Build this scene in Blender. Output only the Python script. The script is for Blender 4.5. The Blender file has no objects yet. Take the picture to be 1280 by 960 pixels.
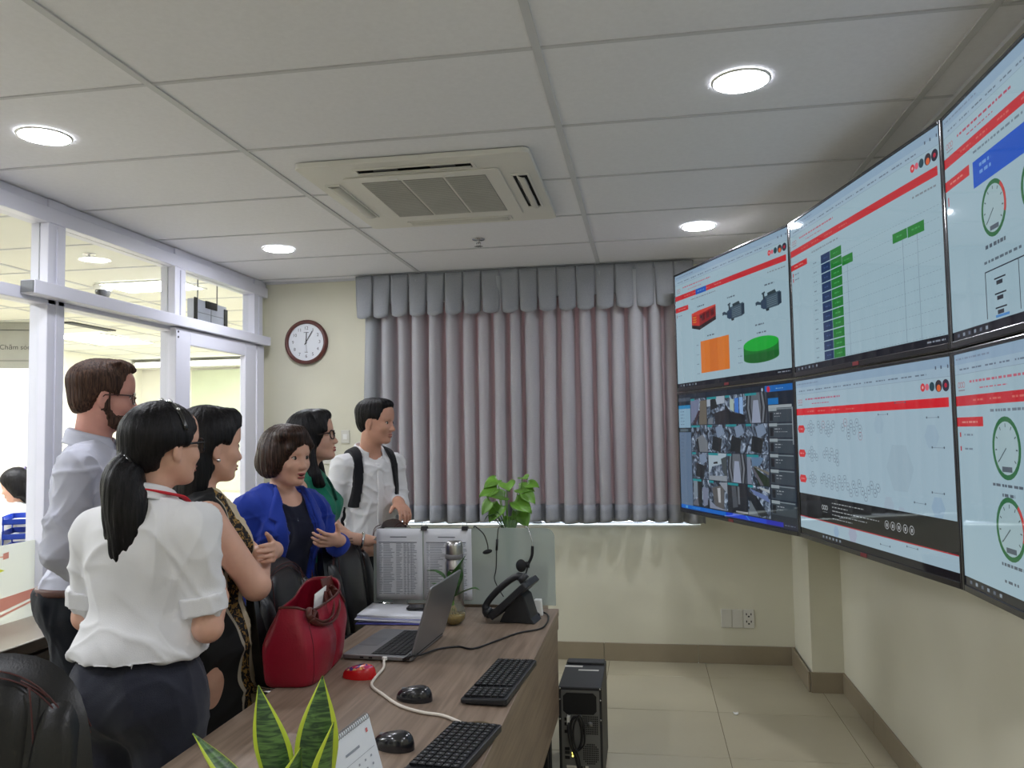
import bpy, bmesh, math, random
import numpy as np
from mathutils import Vector, Matrix

random.seed(7)
RNG = np.random.RandomState(11)
PI = math.pi
scene = bpy.context.scene
COL = scene.collection

# ------------------------------------------------------------------ camera
FPX, PITCH, YAW, ROLL, CAMH = 1012.826, 0.0602, 0.1623, -0.0168, 1.4674
_cp, _sp, _cy, _sy = math.cos(PITCH), math.sin(PITCH), math.cos(YAW), math.sin(YAW)
_F = Vector((-_sy * _cp, _cy * _cp, _sp))
_R0 = Vector((_cy, _sy, 0))
_U0 = _R0.cross(_F)
_cr, _sr = math.cos(ROLL), math.sin(ROLL)
_R = _R0 * _cr + _U0 * _sr
_U = _U0 * _cr - _R0 * _sr
cam_data = bpy.data.cameras.new('camera')
cam_data.sensor_width = 36.0
cam_data.lens = 36.0 * FPX / 1280.0
cam_data.clip_start = 0.05
cam = bpy.data.objects.new('camera', cam_data)
COL.objects.link(cam)
cam.matrix_world = Matrix(((_R.x, _U.x, -_F.x, 0), (_R.y, _U.y, -_F.y, 0), (_R.z, _U.z, -_F.z, CAMH), (0, 0, 0, 1)))
scene.camera = cam

# ------------------------------------------------------------------ world and exposure
world = bpy.data.worlds.new('daylight')
scene.world = world
world.use_nodes = True
_bg = world.node_tree.nodes['Background']
_bg.inputs[0].default_value = (0.80, 0.90, 1.0, 1)
_bg.inputs[1].default_value = 4.5
scene.view_settings.view_transform = 'Standard'
scene.view_settings.look = 'None'
scene.view_settings.gamma = 1.0
scene.view_settings.use_curve_mapping = False
scene.view_settings.exposure = 0.10
LAMP_L = 138.0        # radiance of the round ceiling lamps
OFFICE_L = 44.0      # radiance of the light panels in the office behind the glass

# ------------------------------------------------------------------ materials
MATS = {}
def srgb(r, g, b):
    def c(x):
        x = x / 255.0
        return x / 12.92 if x <= 0.04045 else ((x + 0.055) / 1.055) ** 2.4
    return (c(r), c(g), c(b))

def mat(name, col, rough=0.55, metal=0.0, var=0.06, vscale=6.0, bump=0.0, bscale=60.0, spec=0.5,
        sheen=0.0, coat=0.0, emit=None, estr=0.0, stretch=(1, 1, 1), trans=0.0, coords='Object'):
    if name in MATS:
        return MATS[name]
    m = bpy.data.materials.new(name)
    m.use_nodes = True
    nt = m.node_tree
    p = nt.nodes['Principled BSDF']
    p.inputs['Roughness'].default_value = rough
    p.inputs['Metallic'].default_value = metal
    p.inputs['Specular IOR Level'].default_value = spec
    if sheen:
        p.inputs['Sheen Weight'].default_value = sheen
    if coat:
        p.inputs['Coat Weight'].default_value = coat
        p.inputs['Coat Roughness'].default_value = 0.12
    if trans:
        p.inputs['Transmission Weight'].default_value = trans
    tc = nt.nodes.new('ShaderNodeTexCoord')
    mp = nt.nodes.new('ShaderNodeMapping')
    mp.inputs['Scale'].default_value = stretch
    nt.links.new(tc.outputs[coords], mp.inputs[0])
    nz = nt.nodes.new('ShaderNodeTexNoise')
    nz.inputs['Scale'].default_value = vscale
    nz.inputs['Detail'].default_value = 4.0
    nt.links.new(mp.outputs[0], nz.inputs[0])
    rp = nt.nodes.new('ShaderNodeValToRGB')
    a, b = 1.0 - var, 1.0 + var
    rp.color_ramp.elements[0].position = 0.3
    rp.color_ramp.elements[1].position = 0.7
    rp.color_ramp.elements[0].color = (min(1, col[0] * a), min(1, col[1] * a), min(1, col[2] * a), 1)
    rp.color_ramp.elements[1].color = (min(1, col[0] * b), min(1, col[1] * b), min(1, col[2] * b), 1)
    nt.links.new(nz.outputs[0], rp.inputs[0])
    nt.links.new(rp.outputs[0], p.inputs['Base Color'])
    if bump:
        nb = nt.nodes.new('ShaderNodeTexNoise')
        nb.inputs['Scale'].default_value = bscale
        nb.inputs['Detail'].default_value = 3.0
        nt.links.new(mp.outputs[0], nb.inputs[0])
        bp = nt.nodes.new('ShaderNodeBump')
        bp.inputs['Strength'].default_value = bump
        bp.inputs['Distance'].default_value = 0.01
        nt.links.new(nb.outputs[0], bp.inputs['Height'])
        nt.links.new(bp.outputs[0], p.inputs['Normal'])
    if emit is not None:
        p.inputs['Emission Color'].default_value = (*emit, 1)
        p.inputs['Emission Strength'].default_value = estr
    MATS[name] = m
    return m

def glass_mat(name, tint=(0.96, 0.97, 0.97), refl=0.10, rough=0.02, haze=0.0, hazecol=(0.8, 0.9, 0.86)):
    """thin sheet of glass: mostly clear, a mirror share by angle, optional milky film"""
    if name in MATS:
        return MATS[name]
    m = bpy.data.materials.new(name)
    m.use_nodes = True
    nt = m.node_tree
    nt.nodes.remove(nt.nodes['Principled BSDF'])
    out = nt.nodes['Material Output']
    tr = nt.nodes.new('ShaderNodeBsdfTransparent')
    tr.inputs[0].default_value = (*tint, 1)
    gl = nt.nodes.new('ShaderNodeBsdfGlossy')
    gl.inputs['Roughness'].default_value = rough
    lw = nt.nodes.new('ShaderNodeLayerWeight')
    pw = nt.nodes.new('ShaderNodeMath')
    pw.operation = 'POWER'
    pw.inputs[1].default_value = 5.0
    nt.links.new(lw.outputs['Facing'], pw.inputs[0])
    ma = nt.nodes.new('ShaderNodeMath')
    ma.operation = 'MULTIPLY_ADD'
    ma.inputs[1].default_value = 0.6
    ma.inputs[2].default_value = 0.02
    nt.links.new(pw.outputs[0], ma.inputs[0])
    mx = nt.nodes.new('ShaderNodeMixShader')
    nt.links.new(ma.outputs[0], mx.inputs[0])
    nt.links.new(tr.outputs[0], mx.inputs[1])
    nt.links.new(gl.outputs[0], mx.inputs[2])
    last = mx
    if haze:
        df = nt.nodes.new('ShaderNodeBsdfDiffuse')
        df.inputs[0].default_value = (*hazecol, 1)
        tl = nt.nodes.new('ShaderNodeBsdfTranslucent')
        tl.inputs[0].default_value = (*hazecol, 1)
        ad = nt.nodes.new('ShaderNodeMixShader')
        ad.inputs[0].default_value = 0.5
        nt.links.new(df.outputs[0], ad.inputs[1])
        nt.links.new(tl.outputs[0], ad.inputs[2])
        m2 = nt.nodes.new('ShaderNodeMixShader')
        m2.inputs[0].default_value = haze
        nt.links.new(mx.outputs[0], m2.inputs[1])
        nt.links.new(ad.outputs[0], m2.inputs[2])
        last = m2
    nt.links.new(last.outputs[0], out.inputs[0])
    MATS[name] = m
    return m

def lamp_mat(name, col, strength):
    if name in MATS:
        return MATS[name]
    m = bpy.data.materials.new(name)
    m.use_nodes = True
    p = m.node_tree.nodes['Principled BSDF']
    p.inputs['Base Color'].default_value = (0.9, 0.9, 0.9, 1)
    p.inputs['Emission Color'].default_value = (*col, 1)
    p.inputs['Emission Strength'].default_value = strength
    MATS[name] = m
    return m

def wood_mat(name, c1, c2, axis=1, rough=0.42):
    if name in MATS:
        return MATS[name]
    m = bpy.data.materials.new(name)
    m.use_nodes = True
    nt = m.node_tree
    p = nt.nodes['Principled BSDF']
    p.inputs['Roughness'].default_value = rough
    tc = nt.nodes.new('ShaderNodeTexCoord')
    mp = nt.nodes.new('ShaderNodeMapping')
    s = [26.0, 26.0, 26.0]
    s[axis] = 1.4
    mp.inputs['Scale'].default_value = s
    nt.links.new(tc.outputs['Object'], mp.inputs[0])
    nz = nt.nodes.new('ShaderNodeTexNoise')
    nz.inputs['Scale'].default_value = 2.2
    nz.inputs['Detail'].default_value = 6.0
    nz.inputs['Distortion'].default_value = 0.6
    nt.links.new(mp.outputs[0], nz.inputs[0])
    rp = nt.nodes.new('ShaderNodeValToRGB')
    rp.color_ramp.elements[0].position = 0.32
    rp.color_ramp.elements[1].position = 0.68
    rp.color_ramp.elements[0].color = (*c1, 1)
    rp.color_ramp.elements[1].color = (*c2, 1)
    nt.links.new(nz.outputs[0], rp.inputs[0])
    nt.links.new(rp.outputs[0], p.inputs['Base Color'])
    bp = nt.nodes.new('ShaderNodeBump')
    bp.inputs['Strength'].default_value = 0.06
    bp.inputs['Distance'].default_value = 0.003
    nt.links.new(nz.outputs[0], bp.inputs['Height'])
    nt.links.new(bp.outputs[0], p.inputs['Normal'])
    MATS[name] = m
    return m

def cloth_translucent(name, front, back, mixf):
    m = bpy.data.materials.new(name)
    m.use_nodes = True
    nt = m.node_tree
    nt.nodes.remove(nt.nodes['Principled BSDF'])
    out = nt.nodes['Material Output']
    df = nt.nodes.new('ShaderNodeBsdfDiffuse')
    tl = nt.nodes.new('ShaderNodeBsdfTranslucent')
    tc = nt.nodes.new('ShaderNodeTexCoord')
    nz = nt.nodes.new('ShaderNodeTexNoise')
    nz.inputs['Scale'].default_value = 220.0
    nt.links.new(tc.outputs['Object'], nz.inputs[0])
    rp = nt.nodes.new('ShaderNodeValToRGB')
    rp.color_ramp.elements[0].color = (*[c * 0.86 for c in front], 1)
    rp.color_ramp.elements[1].color = (*[min(1, c * 1.14) for c in front], 1)
    nt.links.new(nz.outputs[0], rp.inputs[0])
    nt.links.new(rp.outputs[0], df.inputs[0])
    tl.inputs[0].default_value = (*back, 1)
    mx = nt.nodes.new('ShaderNodeMixShader')
    mx.inputs[0].default_value = mixf
    nt.links.new(df.outputs[0], mx.inputs[1])
    nt.links.new(tl.outputs[0], mx.inputs[2])
    nt.links.new(mx.outputs[0], out.inputs[0])
    MATS[name] = m
    return m

# ------------------------------------------------------------------ object helpers
def link(o, parent=None):
    COL.objects.link(o)
    if parent is not None:
        o.parent = parent
    return o

def tag(o, label=None, cat=None, group=None, kind=None):
    if label: o['label'] = label
    if cat: o['category'] = cat
    if group: o['group'] = group
    if kind: o['kind'] = kind
    return o

def thing(name, label, cat, loc=(0, 0, 0), rz=0.0, group=None):
    o = link(bpy.data.objects.new(name, None))
    o.empty_display_size = 0.1
    o.location = loc
    o.rotation_euler = (0, 0, rz)
    return tag(o, label, cat, group)

def structure(name, parent=None):
    o = link(bpy.data.objects.new(name, None), parent)
    o['kind'] = 'structure'
    return o

def copy_tree(o, parent=None):
    c = o.copy()
    COL.objects.link(c)
    c.parent = parent
    for ch in list(o.children):
        copy_tree(ch, c)
    return c

def inst(src, name, parent, loc, rot=(0, 0, 0), scale=(1, 1, 1)):
    """another object on the same mesh data"""
    o = bpy.data.objects.new(name, src.data)
    link(o, parent)
    o.location = loc
    o.rotation_euler = rot
    o.scale = scale
    return o

def rotz(a):
    return Matrix.Rotation(a, 3, 'Z')
def rotx(a):
    return Matrix.Rotation(a, 3, 'X')
def roty(a):
    return Matrix.Rotation(a, 3, 'Y')

def smooth_path(pts, n=8, closed=False):
    """Catmull-Rom through the points"""
    P = [Vector(p) for p in pts]
    out = []
    m = len(P)
    for i in range(m - 1 if not closed else m):
        if closed:
            a, b, c, d = P[i - 1], P[i], P[(i + 1) % m], P[(i + 2) % m]
        else:
            a = P[i - 1] if i > 0 else P[0] * 2 - P[1]
            b, c = P[i], P[i + 1]
            d = P[i + 2] if i + 2 < m else P[-1] * 2 - P[-2]
        for k in range(n):
            t = k / n
            out.append(0.5 * ((2 * b) + (c - a) * t + (2 * a - 5 * b + 4 * c - d) * t * t + (3 * b - a - 3 * c + d) * t ** 3))
    if not closed:
        out.append(P[-1])
    return out

class MB:
    def __init__(s):
        s.v = []; s.f = []; s.m = []; s.s = []
    def add(s, verts, faces, mi=0, smooth=False):
        b = len(s.v)
        s.v.extend([tuple(v) for v in verts])
        for f in faces:
            s.f.append(tuple(b + i for i in f)); s.m.append(mi); s.s.append(smooth)
        return s
    def box(s, c, d, mi=0, R=None):
        c = Vector(c)
        vs = []
        for sx in (-1, 1):
            for sy in (-1, 1):
                for sz in (-1, 1):
                    p = Vector((sx * d[0] / 2, sy * d[1] / 2, sz * d[2] / 2))
                    vs.append(c + (R @ p if R is not None else p))
        fs = [(0, 1, 3, 2), (4, 6, 7, 5), (0, 4, 5, 1), (2, 3, 7, 6), (0, 2, 6, 4), (1, 5, 7, 3)]
        return s.add(vs, fs, mi)
    def bx(s, lo, hi, mi=0):
        return s.box([(a + b) / 2 for a, b in zip(lo, hi)], [b - a for a, b in zip(lo, hi)], mi)
    def lathe(s, prof, n=24, c=(0, 0, 0), R=None, mi=0, smooth=True, a0=0.0, a1=2 * PI, sx=1.0, sy=1.0):
        full = abs(a1 - a0 - 2 * PI) < 1e-6
        vs = []; fs = []
        c = Vector(c)
        cols = n if full else n + 1
        for r, z in prof:
            for k in range(cols):
                a = a0 + (a1 - a0) * k / n
                p = Vector((r * math.cos(a) * sx, r * math.sin(a) * sy, z))
                vs.append(c + (R @ p if R is not None else p))
        for i in range(len(prof) - 1):
            for k in range(n):
                k2 = (k + 1) % cols
                fs.append((i * cols + k, i * cols + k2, (i + 1) * cols + k2, (i + 1) * cols + k))
        s.add(vs, fs, mi, smooth)
        return s
    def disc(s, c, r, n=24, R=None, mi=0, ry=None):
        c = Vector(c)
        vs = []
        for k in range(n):
            a = 2 * PI * k / n
            p = Vector((r * math.cos(a), (ry or r) * math.sin(a), 0))
            vs.append(c + (R @ p if R is not None else p))
        return s.add(vs, [tuple(range(n))], mi)
    def cyl(s, a, b, r, r2=None, n=14, mi=0, smooth=True):
        return s.tube([a, b], [r, r if r2 is None else r2], n, mi, smooth)
    def tube(s, path, r, n=8, mi=0, smooth=True, closed=False, flat=1.0):
        P = [Vector(p) for p in path]
        m = len(P)
        rr = r if isinstance(r, (list, tuple)) else [r] * m
        t0 = (P[1] - P[0]).normalized()
        up = Vector((0, 0, 1)) if abs(t0.z) < 0.9 else Vector((1, 0, 0))
        nrm = t0.cross(up).normalized()
        vs = []; fs = []
        for i in range(m):
            if closed:
                t = (P[(i + 1) % m] - P[i - 1]).normalized()
            else:
                t = (P[min(i + 1, m - 1)] - P[max(i - 1, 0)]).normalized()
            nrm = (nrm - t * nrm.dot(t))
            nrm = nrm.normalized() if nrm.length > 1e-8 else t.orthogonal().normalized()
            bi = t.cross(nrm)
            for k in range(n):
                a = 2 * PI * k / n
                vs.append(P[i] + (nrm * math.cos(a) + bi * math.sin(a) * flat) * rr[i])
        for i in range(m if closed else m - 1):
            j = (i + 1) % m
            for k in range(n):
                k2 = (k + 1) % n
                fs.append((i * n + k, i * n + k2, j * n + k2, j * n + k))
        if not closed:
            fs.append(tuple(range(n - 1, -1, -1)))
            fs.append(tuple((m - 1) * n + k for k in range(n)))
        return s.add(vs, fs, mi, smooth)
    def ell(s, c, r, nu=16, nv=10, R=None, mi=0):
        c = Vector(c)
        prof = []
        vs = []; fs = []
        for j in range(nv + 1):
            ph = -PI / 2 + PI * j / nv
            for k in range(nu):
                a = 2 * PI * k / nu
                p = Vector((r[0] * math.cos(ph) * math.cos(a), r[1] * math.cos(ph) * math.sin(a), r[2] * math.sin(ph)))
                vs.append(c + (R @ p if R is not None else p))
        for j in range(nv):
            for k in range(nu):
                k2 = (k + 1) % nu
                fs.append((j * nu + k, j * nu + k2, (j + 1) * nu + k2, (j + 1) * nu + k))
        return s.add(vs, fs, mi, True)
    def prism(s, poly, thick, fn, mi=0, smooth=False):
        """2D outline (a,b) -> fn(a,b,t) with t = 0 and thick"""
        n = len(poly)
        vs = [fn(a, b, 0.0) for a, b in poly] + [fn(a, b, thick) for a, b in poly]
        fs = [tuple(range(n - 1, -1, -1)), tuple(range(n, 2 * n))]
        for i in range(n):
            j = (i + 1) % n
            fs.append((i, j, n + j, n + i))
        return s.add(vs, fs, mi, smooth)
    def grid(s, nu, nv, fn, mi=0, smooth=True, mfn=None):
        b = len(s.v)
        for j in range(nv + 1):
            for i in range(nu + 1):
                s.v.append(tuple(fn(i / nu, j / nv)))
        for j in range(nv):
            for i in range(nu):
                s.f.append((b + j * (nu + 1) + i, b + j * (nu + 1) + i + 1, b + (j + 1) * (nu + 1) + i + 1, b + (j + 1) * (nu + 1) + i))
                s.m.append(mfn(i / nu, j / nv) if mfn else mi); s.s.append(smooth)
        return s
    def build(s, name, mats, parent=None, loc=None, rz=None, bevel=0.0, solid=0.0, kind=None, label=None, seg=2, subsurf=0, weld=False):
        me = bpy.data.meshes.new(name)
        me.from_pydata(s.v, [], s.f)
        if not isinstance(mats, (list, tuple)):
            mats = [mats]
        for m in mats:
            me.materials.append(m)
        if len(mats) > 1:
            me.polygons.foreach_set('material_index', s.m)
        me.polygons.foreach_set('use_smooth', s.s)
        bm = bmesh.new(); bm.from_mesh(me)
        if weld:
            bmesh.ops.remove_doubles(bm, verts=bm.verts, dist=1e-5)
        if not solid:
            bmesh.ops.recalc_face_normals(bm, faces=bm.faces)
        bm.to_mesh(me); bm.free()
        o = link(bpy.data.objects.new(name, me), parent)
        if loc is not None: o.location = loc
        if rz is not None: o.rotation_euler = (0, 0, rz)
        if solid:
            md = o.modifiers.new('thickness', 'SOLIDIFY'); md.thickness = solid; md.offset = 0
        if subsurf:
            md = o.modifiers.new('subdivision', 'SUBSURF'); md.levels = subsurf; md.render_levels = subsurf
        if bevel:
            md = o.modifiers.new('bevel', 'BEVEL'); md.width = bevel; md.segments = seg; md.limit_method = 'ANGLE'
        if kind: o['kind'] = kind
        if label: o['label'] = label
        return o

def box_obj(name, lo, hi, m, parent=None, bevel=0.0, kind=None, label=None):
    return MB().bx(lo, hi).build(name, m, parent, bevel=bevel, kind=kind, label=label)

def rounded_rect(w, h, r, n=5):
    pts = []
    for cx, cy, a0 in ((w / 2 - r, h / 2 - r, 0), (-w / 2 + r, h / 2 - r, PI / 2), (-w / 2 + r, -h / 2 + r, PI), (w / 2 - r, -h / 2 + r, 1.5 * PI)):
        for k in range(n + 1):
            a = a0 + PI / 2 * k / n
            pts.append((cx + r * math.cos(a), cy + r * math.sin(a)))
    return pts

def text_mesh(body, size, fn, mb, mi=0, align='CENTER', weight=0.0):
    """lettering as flat faces appended to mb through fn(x, y)"""
    cu = bpy.data.curves.new('lettering', 'FONT')
    cu.body = body
    cu.size = size
    cu.align_x = align
    cu.align_y = 'CENTER'
    cu.offset = weight
    cu.resolution_u = 3
    o = bpy.data.objects.new('lettering', cu)
    COL.objects.link(o)
    dg = bpy.context.evaluated_depsgraph_get()
    me = bpy.data.meshes.new_from_object(o.evaluated_get(dg))
    vs = [fn(v.co.x, v.co.y) for v in me.vertices]
    fs = [tuple(p.vertices) for p in me.polygons]
    mb.add(vs, fs, mi)
    bpy.data.meshes.remove(me)
    bpy.data.objects.remove(o)
    bpy.data.curves.remove(cu)
    return mb

# shared materials
m_wall = mat('cream_paint', srgb(221, 218, 198), 0.85, var=0.02, vscale=3, bump=0.05, bscale=180)
m_tile_ceil = mat('ceiling_tile_board', srgb(236, 236, 240), 0.9, var=0.02, vscale=60, bump=0.08, bscale=240)
m_bar = mat('ceiling_grid_metal', srgb(206, 207, 210), 0.6, var=0.02)
m_floor = mat('floor_tile_glaze', srgb(182, 174, 150), 0.28, var=0.03, vscale=4, spec=0.4)
m_grout = mat('grout', srgb(140, 130, 108), 0.9)
m_skirt = mat('skirting_tile', srgb(150, 138, 116), 0.4, var=0.04, vscale=10)
m_alu = mat('white_aluminium', srgb(226, 226, 238), 0.35, var=0.01)
m_glass = glass_mat('clear_glass')
m_film = glass_mat('frosted_film', haze=0.78, rough=0.3, hazecol=(0.88, 0.90, 0.86))
m_redfilm = glass_mat('red_sticker', haze=0.8, hazecol=(0.92, 0.50, 0.42))
m_yelfilm = glass_mat('yellow_sticker', haze=0.85, hazecol=(0.85, 0.85, 0.15))
m_white = mat('white_plastic', srgb(236, 236, 232), 0.4, var=0.02)
m_black = mat('black_plastic', srgb(22, 22, 24), 0.38, var=0.1, vscale=30)
m_blackmatte = mat('black_matte', srgb(20, 20, 22), 0.7, var=0.1, vscale=30)
m_dark = mat('dark_slot', srgb(14, 14, 14), 0.8)
m_chrome = mat('chrome', (0.75, 0.75, 0.76), 0.14, metal=1.0, var=0.02)
m_grey = mat('grey_plastic', srgb(120, 122, 124), 0.5, var=0.04)
m_off_wall = mat('office_paint', srgb(245, 243, 230), 0.85, var=0.015)
# ================================================================== THE ROOM
XL, XR, YB, YF, ZC = -2.66, 1.05, 5.33, -2.0, 2.553
GX0, GY0 = -1.4768, 2.2202          # a crossing of the ceiling grid

def grid_cells(x0, x1, y0, y1, gx, gy, dx, dy):
    def cuts(a, b, g, d):
        k = math.ceil((a - g) / d + 1e-6)
        c = [a]
        while g + k * d < b - 1e-4:
            if g + k * d > a + 1e-4: c.append(g + k * d)
            k += 1
        return c + [b]
    cx, cy = cuts(x0, x1, gx, dx), cuts(y0, y1, gy, dy)
    return cx, cy

def tiled(root, name, cx, cy, gap, z0, z1, m, bevel=0.002, jit=0.0):
    """one object per tile; tiles of one size share their mesh"""
    cache = {}
    for i in range(len(cx) - 1):
        for j in range(len(cy) - 1):
            w, d = cx[i + 1] - cx[i] - gap, cy[j + 1] - cy[j] - gap
            if w < 0.012 or d < 0.012: continue
            key = (round(w, 3), round(d, 3))
            c = ((cx[i] + cx[i + 1]) / 2, (cy[j] + cy[j + 1]) / 2, RNG.uniform(-jit, jit))
            if key not in cache:
                cache[key] = MB().bx((-w / 2, -d / 2, z0), (w / 2, d / 2, z1)).build(name, m, root, bevel=bevel, seg=1)
                cache[key].location = c
            else:
                o = inst(cache[key], name, root, c)
                if bevel:
                    md = o.modifiers.new('bevel', 'BEVEL'); md.width = bevel; md.segments = 1

# floor
floor = box_obj('floor', (XL, YF, -0.12), (XR, YB, -0.0025), m_grout, kind='structure')
cx, cy = grid_cells(XL, XR, YF, YB, -0.267, 4.42, 0.6, 0.6)
tiled(floor, 'floor_tile', cx, cy, 0.004, -0.01, 0.0, m_floor, 0.001)
floor2 = box_obj('floor_office', (-6.92, YF, -0.12), (XL - 0.05, 10.3, 0.0), mat('office_floor', srgb(190, 182, 160), 0.35, var=0.03), kind='structure')
# ceiling
ceil_ = box_obj('ceiling', (XL, YF, 2.575), (XR, YB, 2.70), m_dark, kind='structure')
cx, cy = grid_cells(XL, XR, YF, YB, GX0, GY0, 1.2, 0.6)
tiled(ceil_, 'ceiling_tile', cx, cy, 0.012, ZC + 0.003, ZC + 0.018, m_tile_ceil, 0.002, 0.0006)
for x in cx:
    box_obj('grid_bar', (max(x - 0.012, XL), YF, ZC - 0.002), (min(x + 0.012, XR), YB, ZC + 0.012), m_bar, ceil_)
for y in cy:
    box_obj('grid_bar', (XL, max(y - 0.006, YF), ZC - 0.001), (XR, min(y + 0.006, YB), ZC + 0.012), m_bar, ceil_)
ceil2 = box_obj('ceiling_office', (-6.92, YF, 2.575), (XL, 10.3, 2.70), m_dark, kind='structure')
cx, cy = grid_cells(-6.92, XL, YF, 10.3, GX0, GY0, 1.2, 0.6)
tiled(ceil2, 'ceiling_tile', cx, cy, 0.012, ZC + 0.003, ZC + 0.018, mat('office_ceiling_board', srgb(236, 236, 226), 0.9, var=0.02), 0.0)
for x in cx:
    box_obj('grid_bar', (x - 0.012, YF, ZC - 0.002), (x + 0.012, 10.3, ZC + 0.012), m_bar, ceil2)
for y in cy:
    box_obj('grid_bar', (-6.92, y - 0.008, ZC - 0.001), (XL, y + 0.008, ZC + 0.012), m_bar, ceil2)

# walls
WX0, WX1, WZ0, WZ1 = -1.80, 0.33, 0.860, 2.36       # the window behind the curtain
wb = MB()
wb.bx((XL - 0.1, YB, 0), (WX0, YB + 0.2, 2.7)).bx((WX1, YB, 0), (XR + 0.1, YB + 0.2, 2.7))
wb.bx((WX0, YB, 0), (WX1, YB + 0.2, WZ0)).bx((WX0, YB, WZ1), (WX1, YB + 0.2, 2.7))
wall_back = wb.build('wall_back', m_wall, kind='structure')
wall_right = box_obj('wall_right', (XR, YF, 0), (XR + 0.15, YB, 2.7), m_wall, kind='structure')
wall_col = box_obj('wall_column', (0.88, 4.805, 0), (XR + 0.01, YB + 0.01, 2.6), m_wall, kind='structure')
wall_front = box_obj('wall_front', (-6.92, YF - 0.15, 0), (XR + 0.15, YF, 2.7), m_wall, kind='structure')
box_obj('wall_office_far', (-7.07, YF, 0), (-6.92, 10.3, 2.7), m_off_wall, kind='structure')
wo = box_obj('wall_office_end', (-7.07, 10.3, 0), (XL + 0.2, 10.45, 2.7), m_off_wall, kind='structure')
box_obj('wall_office_side', (XL - 0.1, YB + 0.2, 0), (XL + 0.05, 10.3, 2.7), m_off_wall, kind='structure')
box_obj('wall_panel', (-6.15, 10.27, 0.75), (-4.98, 10.30, 2.40), mat('pale_green_paint', srgb(206, 214, 186), 0.8, var=0.03), wo)
# window
w1 = structure('window_1')
for a, b in (((WX0, YB + 0.08, WZ0), (WX0 + 0.05, YB + 0.14, WZ1)), ((WX1 - 0.05, YB + 0.08, WZ0), (WX1, YB + 0.14, WZ1)),
             ((WX0, YB + 0.08, WZ0), (WX1, YB + 0.14, WZ0 + 0.008)), ((WX0, YB + 0.08, WZ1 - 0.05), (WX1, YB + 0.14, WZ1)),
             ((-0.76, YB + 0.08, WZ0), (-0.70, YB + 0.14, WZ1))):
    box_obj('window_frame', a, b, m_alu, w1)
for a, b in ((WX0 + 0.05, -0.76), (-0.70, WX1 - 0.05)):
    box_obj('pane', (a, YB + 0.105, WZ0 + 0.008), (b, YB + 0.111, WZ1 - 0.05), m_glass, w1)
box_obj('window_sill', (WX0, YB - 0.005, WZ0 - 0.012), (WX1, YB + 0.08, WZ0 + 0.002), mat('sill_stone', srgb(226, 224, 214), 0.4), w1)

# skirting tiles
def skirting(name, a, b, nrm, h=0.112):
    root = structure(name)
    a = Vector(a); b = Vector(b); L = (b - a).length; d = (b - a) / L
    n = max(1, round(L / 0.6)); step = L / n
    for k in range(n):
        p, q = a + d * (k * step + 0.0015), a + d * ((k + 1) * step - 0.0015)
        c = (p + q) / 2 + Vector(nrm) * 0.006
        s = [abs(q.x - p.x) + abs(nrm[0]) * 0.012, abs(q.y - p.y) + abs(nrm[1]) * 0.012, h]
        MB().box((c.x, c.y, h / 2), s).build('skirting_tile', m_skirt, root, bevel=0.0015, seg=1)
skirting('baseboard_back', (XL, YB, 0), (0.88, YB, 0), (0, -1, 0))
skirting('baseboard_column', (0.868, YB, 0), (0.868, 4.805, 0), (-1, 0, 0))
skirting('baseboard_column_front', (0.868, 4.805, 0), (XR, 4.805, 0), (0, -1, 0))
skirting('baseboard_right', (XR, 4.805, 0), (XR, YF, 0), (-1, 0, 0))
m_trim = m_bar  # same plain metal as the ceiling grid bars
box_obj('trim_1', (XL, YB - 0.02, ZC - 0.012), (XR, YB, ZC + 0.004), m_bar, kind='structure')
box_obj('trim_2', (XR - 0.02, YF, ZC - 0.012), (XR, YB, ZC + 0.004), m_bar, kind='structure')

# glazed partition on the left
wl = structure('wall_left')
PX = XL
posts = [-1.99, -0.10, 1.0, 2.10, 3.255, 4.245, 5.20]
for y in posts:
    w = 0.055 if y < 5 else 0.06
    MB().bx((PX - 0.045, y - w, 0), (PX + 0.045, y + w, ZC)).build('post', m_alu, wl, bevel=0.004)
    MB().bx((PX + 0.045, y - 0.006, 0.1), (PX + 0.052, y + 0.006, ZC - 0.12)).build('post_bead', m_alu, wl)
MB().bx((PX - 0.045, 5.26, 0), (PX + 0.02, YB + 0.01, ZC)).build('end_filler', m_wall, wl)
MB().bx((PX - 0.05, YF, 2.445), (PX + 0.05, YB, 2.515)).build('rail', m_alu, wl, bevel=0.004)
MB().bx((PX - 0.035, YF, 2.515), (PX + 0.035, YB, ZC)).build('rail', m_alu, wl)
MB().bx((PX - 0.045, YF, 2.075), (PX + 0.045, YB - 0.07, 2.13)).build('rail', m_alu, wl, bevel=0.004)
MB().bx((PX - 0.045, YF, 0), (PX + 0.045, 4.19, 0.09)).build('rail', m_alu, wl, bevel=0.004)
for i in range(len(posts) - 1):
    a, b = posts[i] + 0.055, posts[i + 1] - 0.055
    MB().bx((PX - 0.004, a, 2.13), (PX + 0.004, b, 2.445)).build('pane', m_glass, wl)
    if i < len(posts) - 2:
        MB().bx((PX - 0.004, a, 0.09), (PX + 0.004, b, 2.075)).build('pane', m_glass, wl)
        MB().bx((PX + 0.0045, a, 0.09), (PX + 0.006, b, 1.035)).build('frosted_film', m_film, wl)
def yz(xp):
    return lambda a, b, t: (xp + t, a, b)
st = MB()
st.prism([(2.2, 0.64), (3.2, 0.79), (3.2, 0.826), (2.2, 0.775)], 0.0006, yz(PX + 0.0065))
st.prism([(2.2, 0.60), (3.2, 0.772), (3.2, 0.780), (2.2, 0.615)], 0.0006, yz(PX + 0.0065))
st.prism([(2.96, 0.985), (3.02, 0.985), (3.02, 0.99), (2.96, 0.99)], 0.0006, yz(PX + 0.0065))
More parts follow.
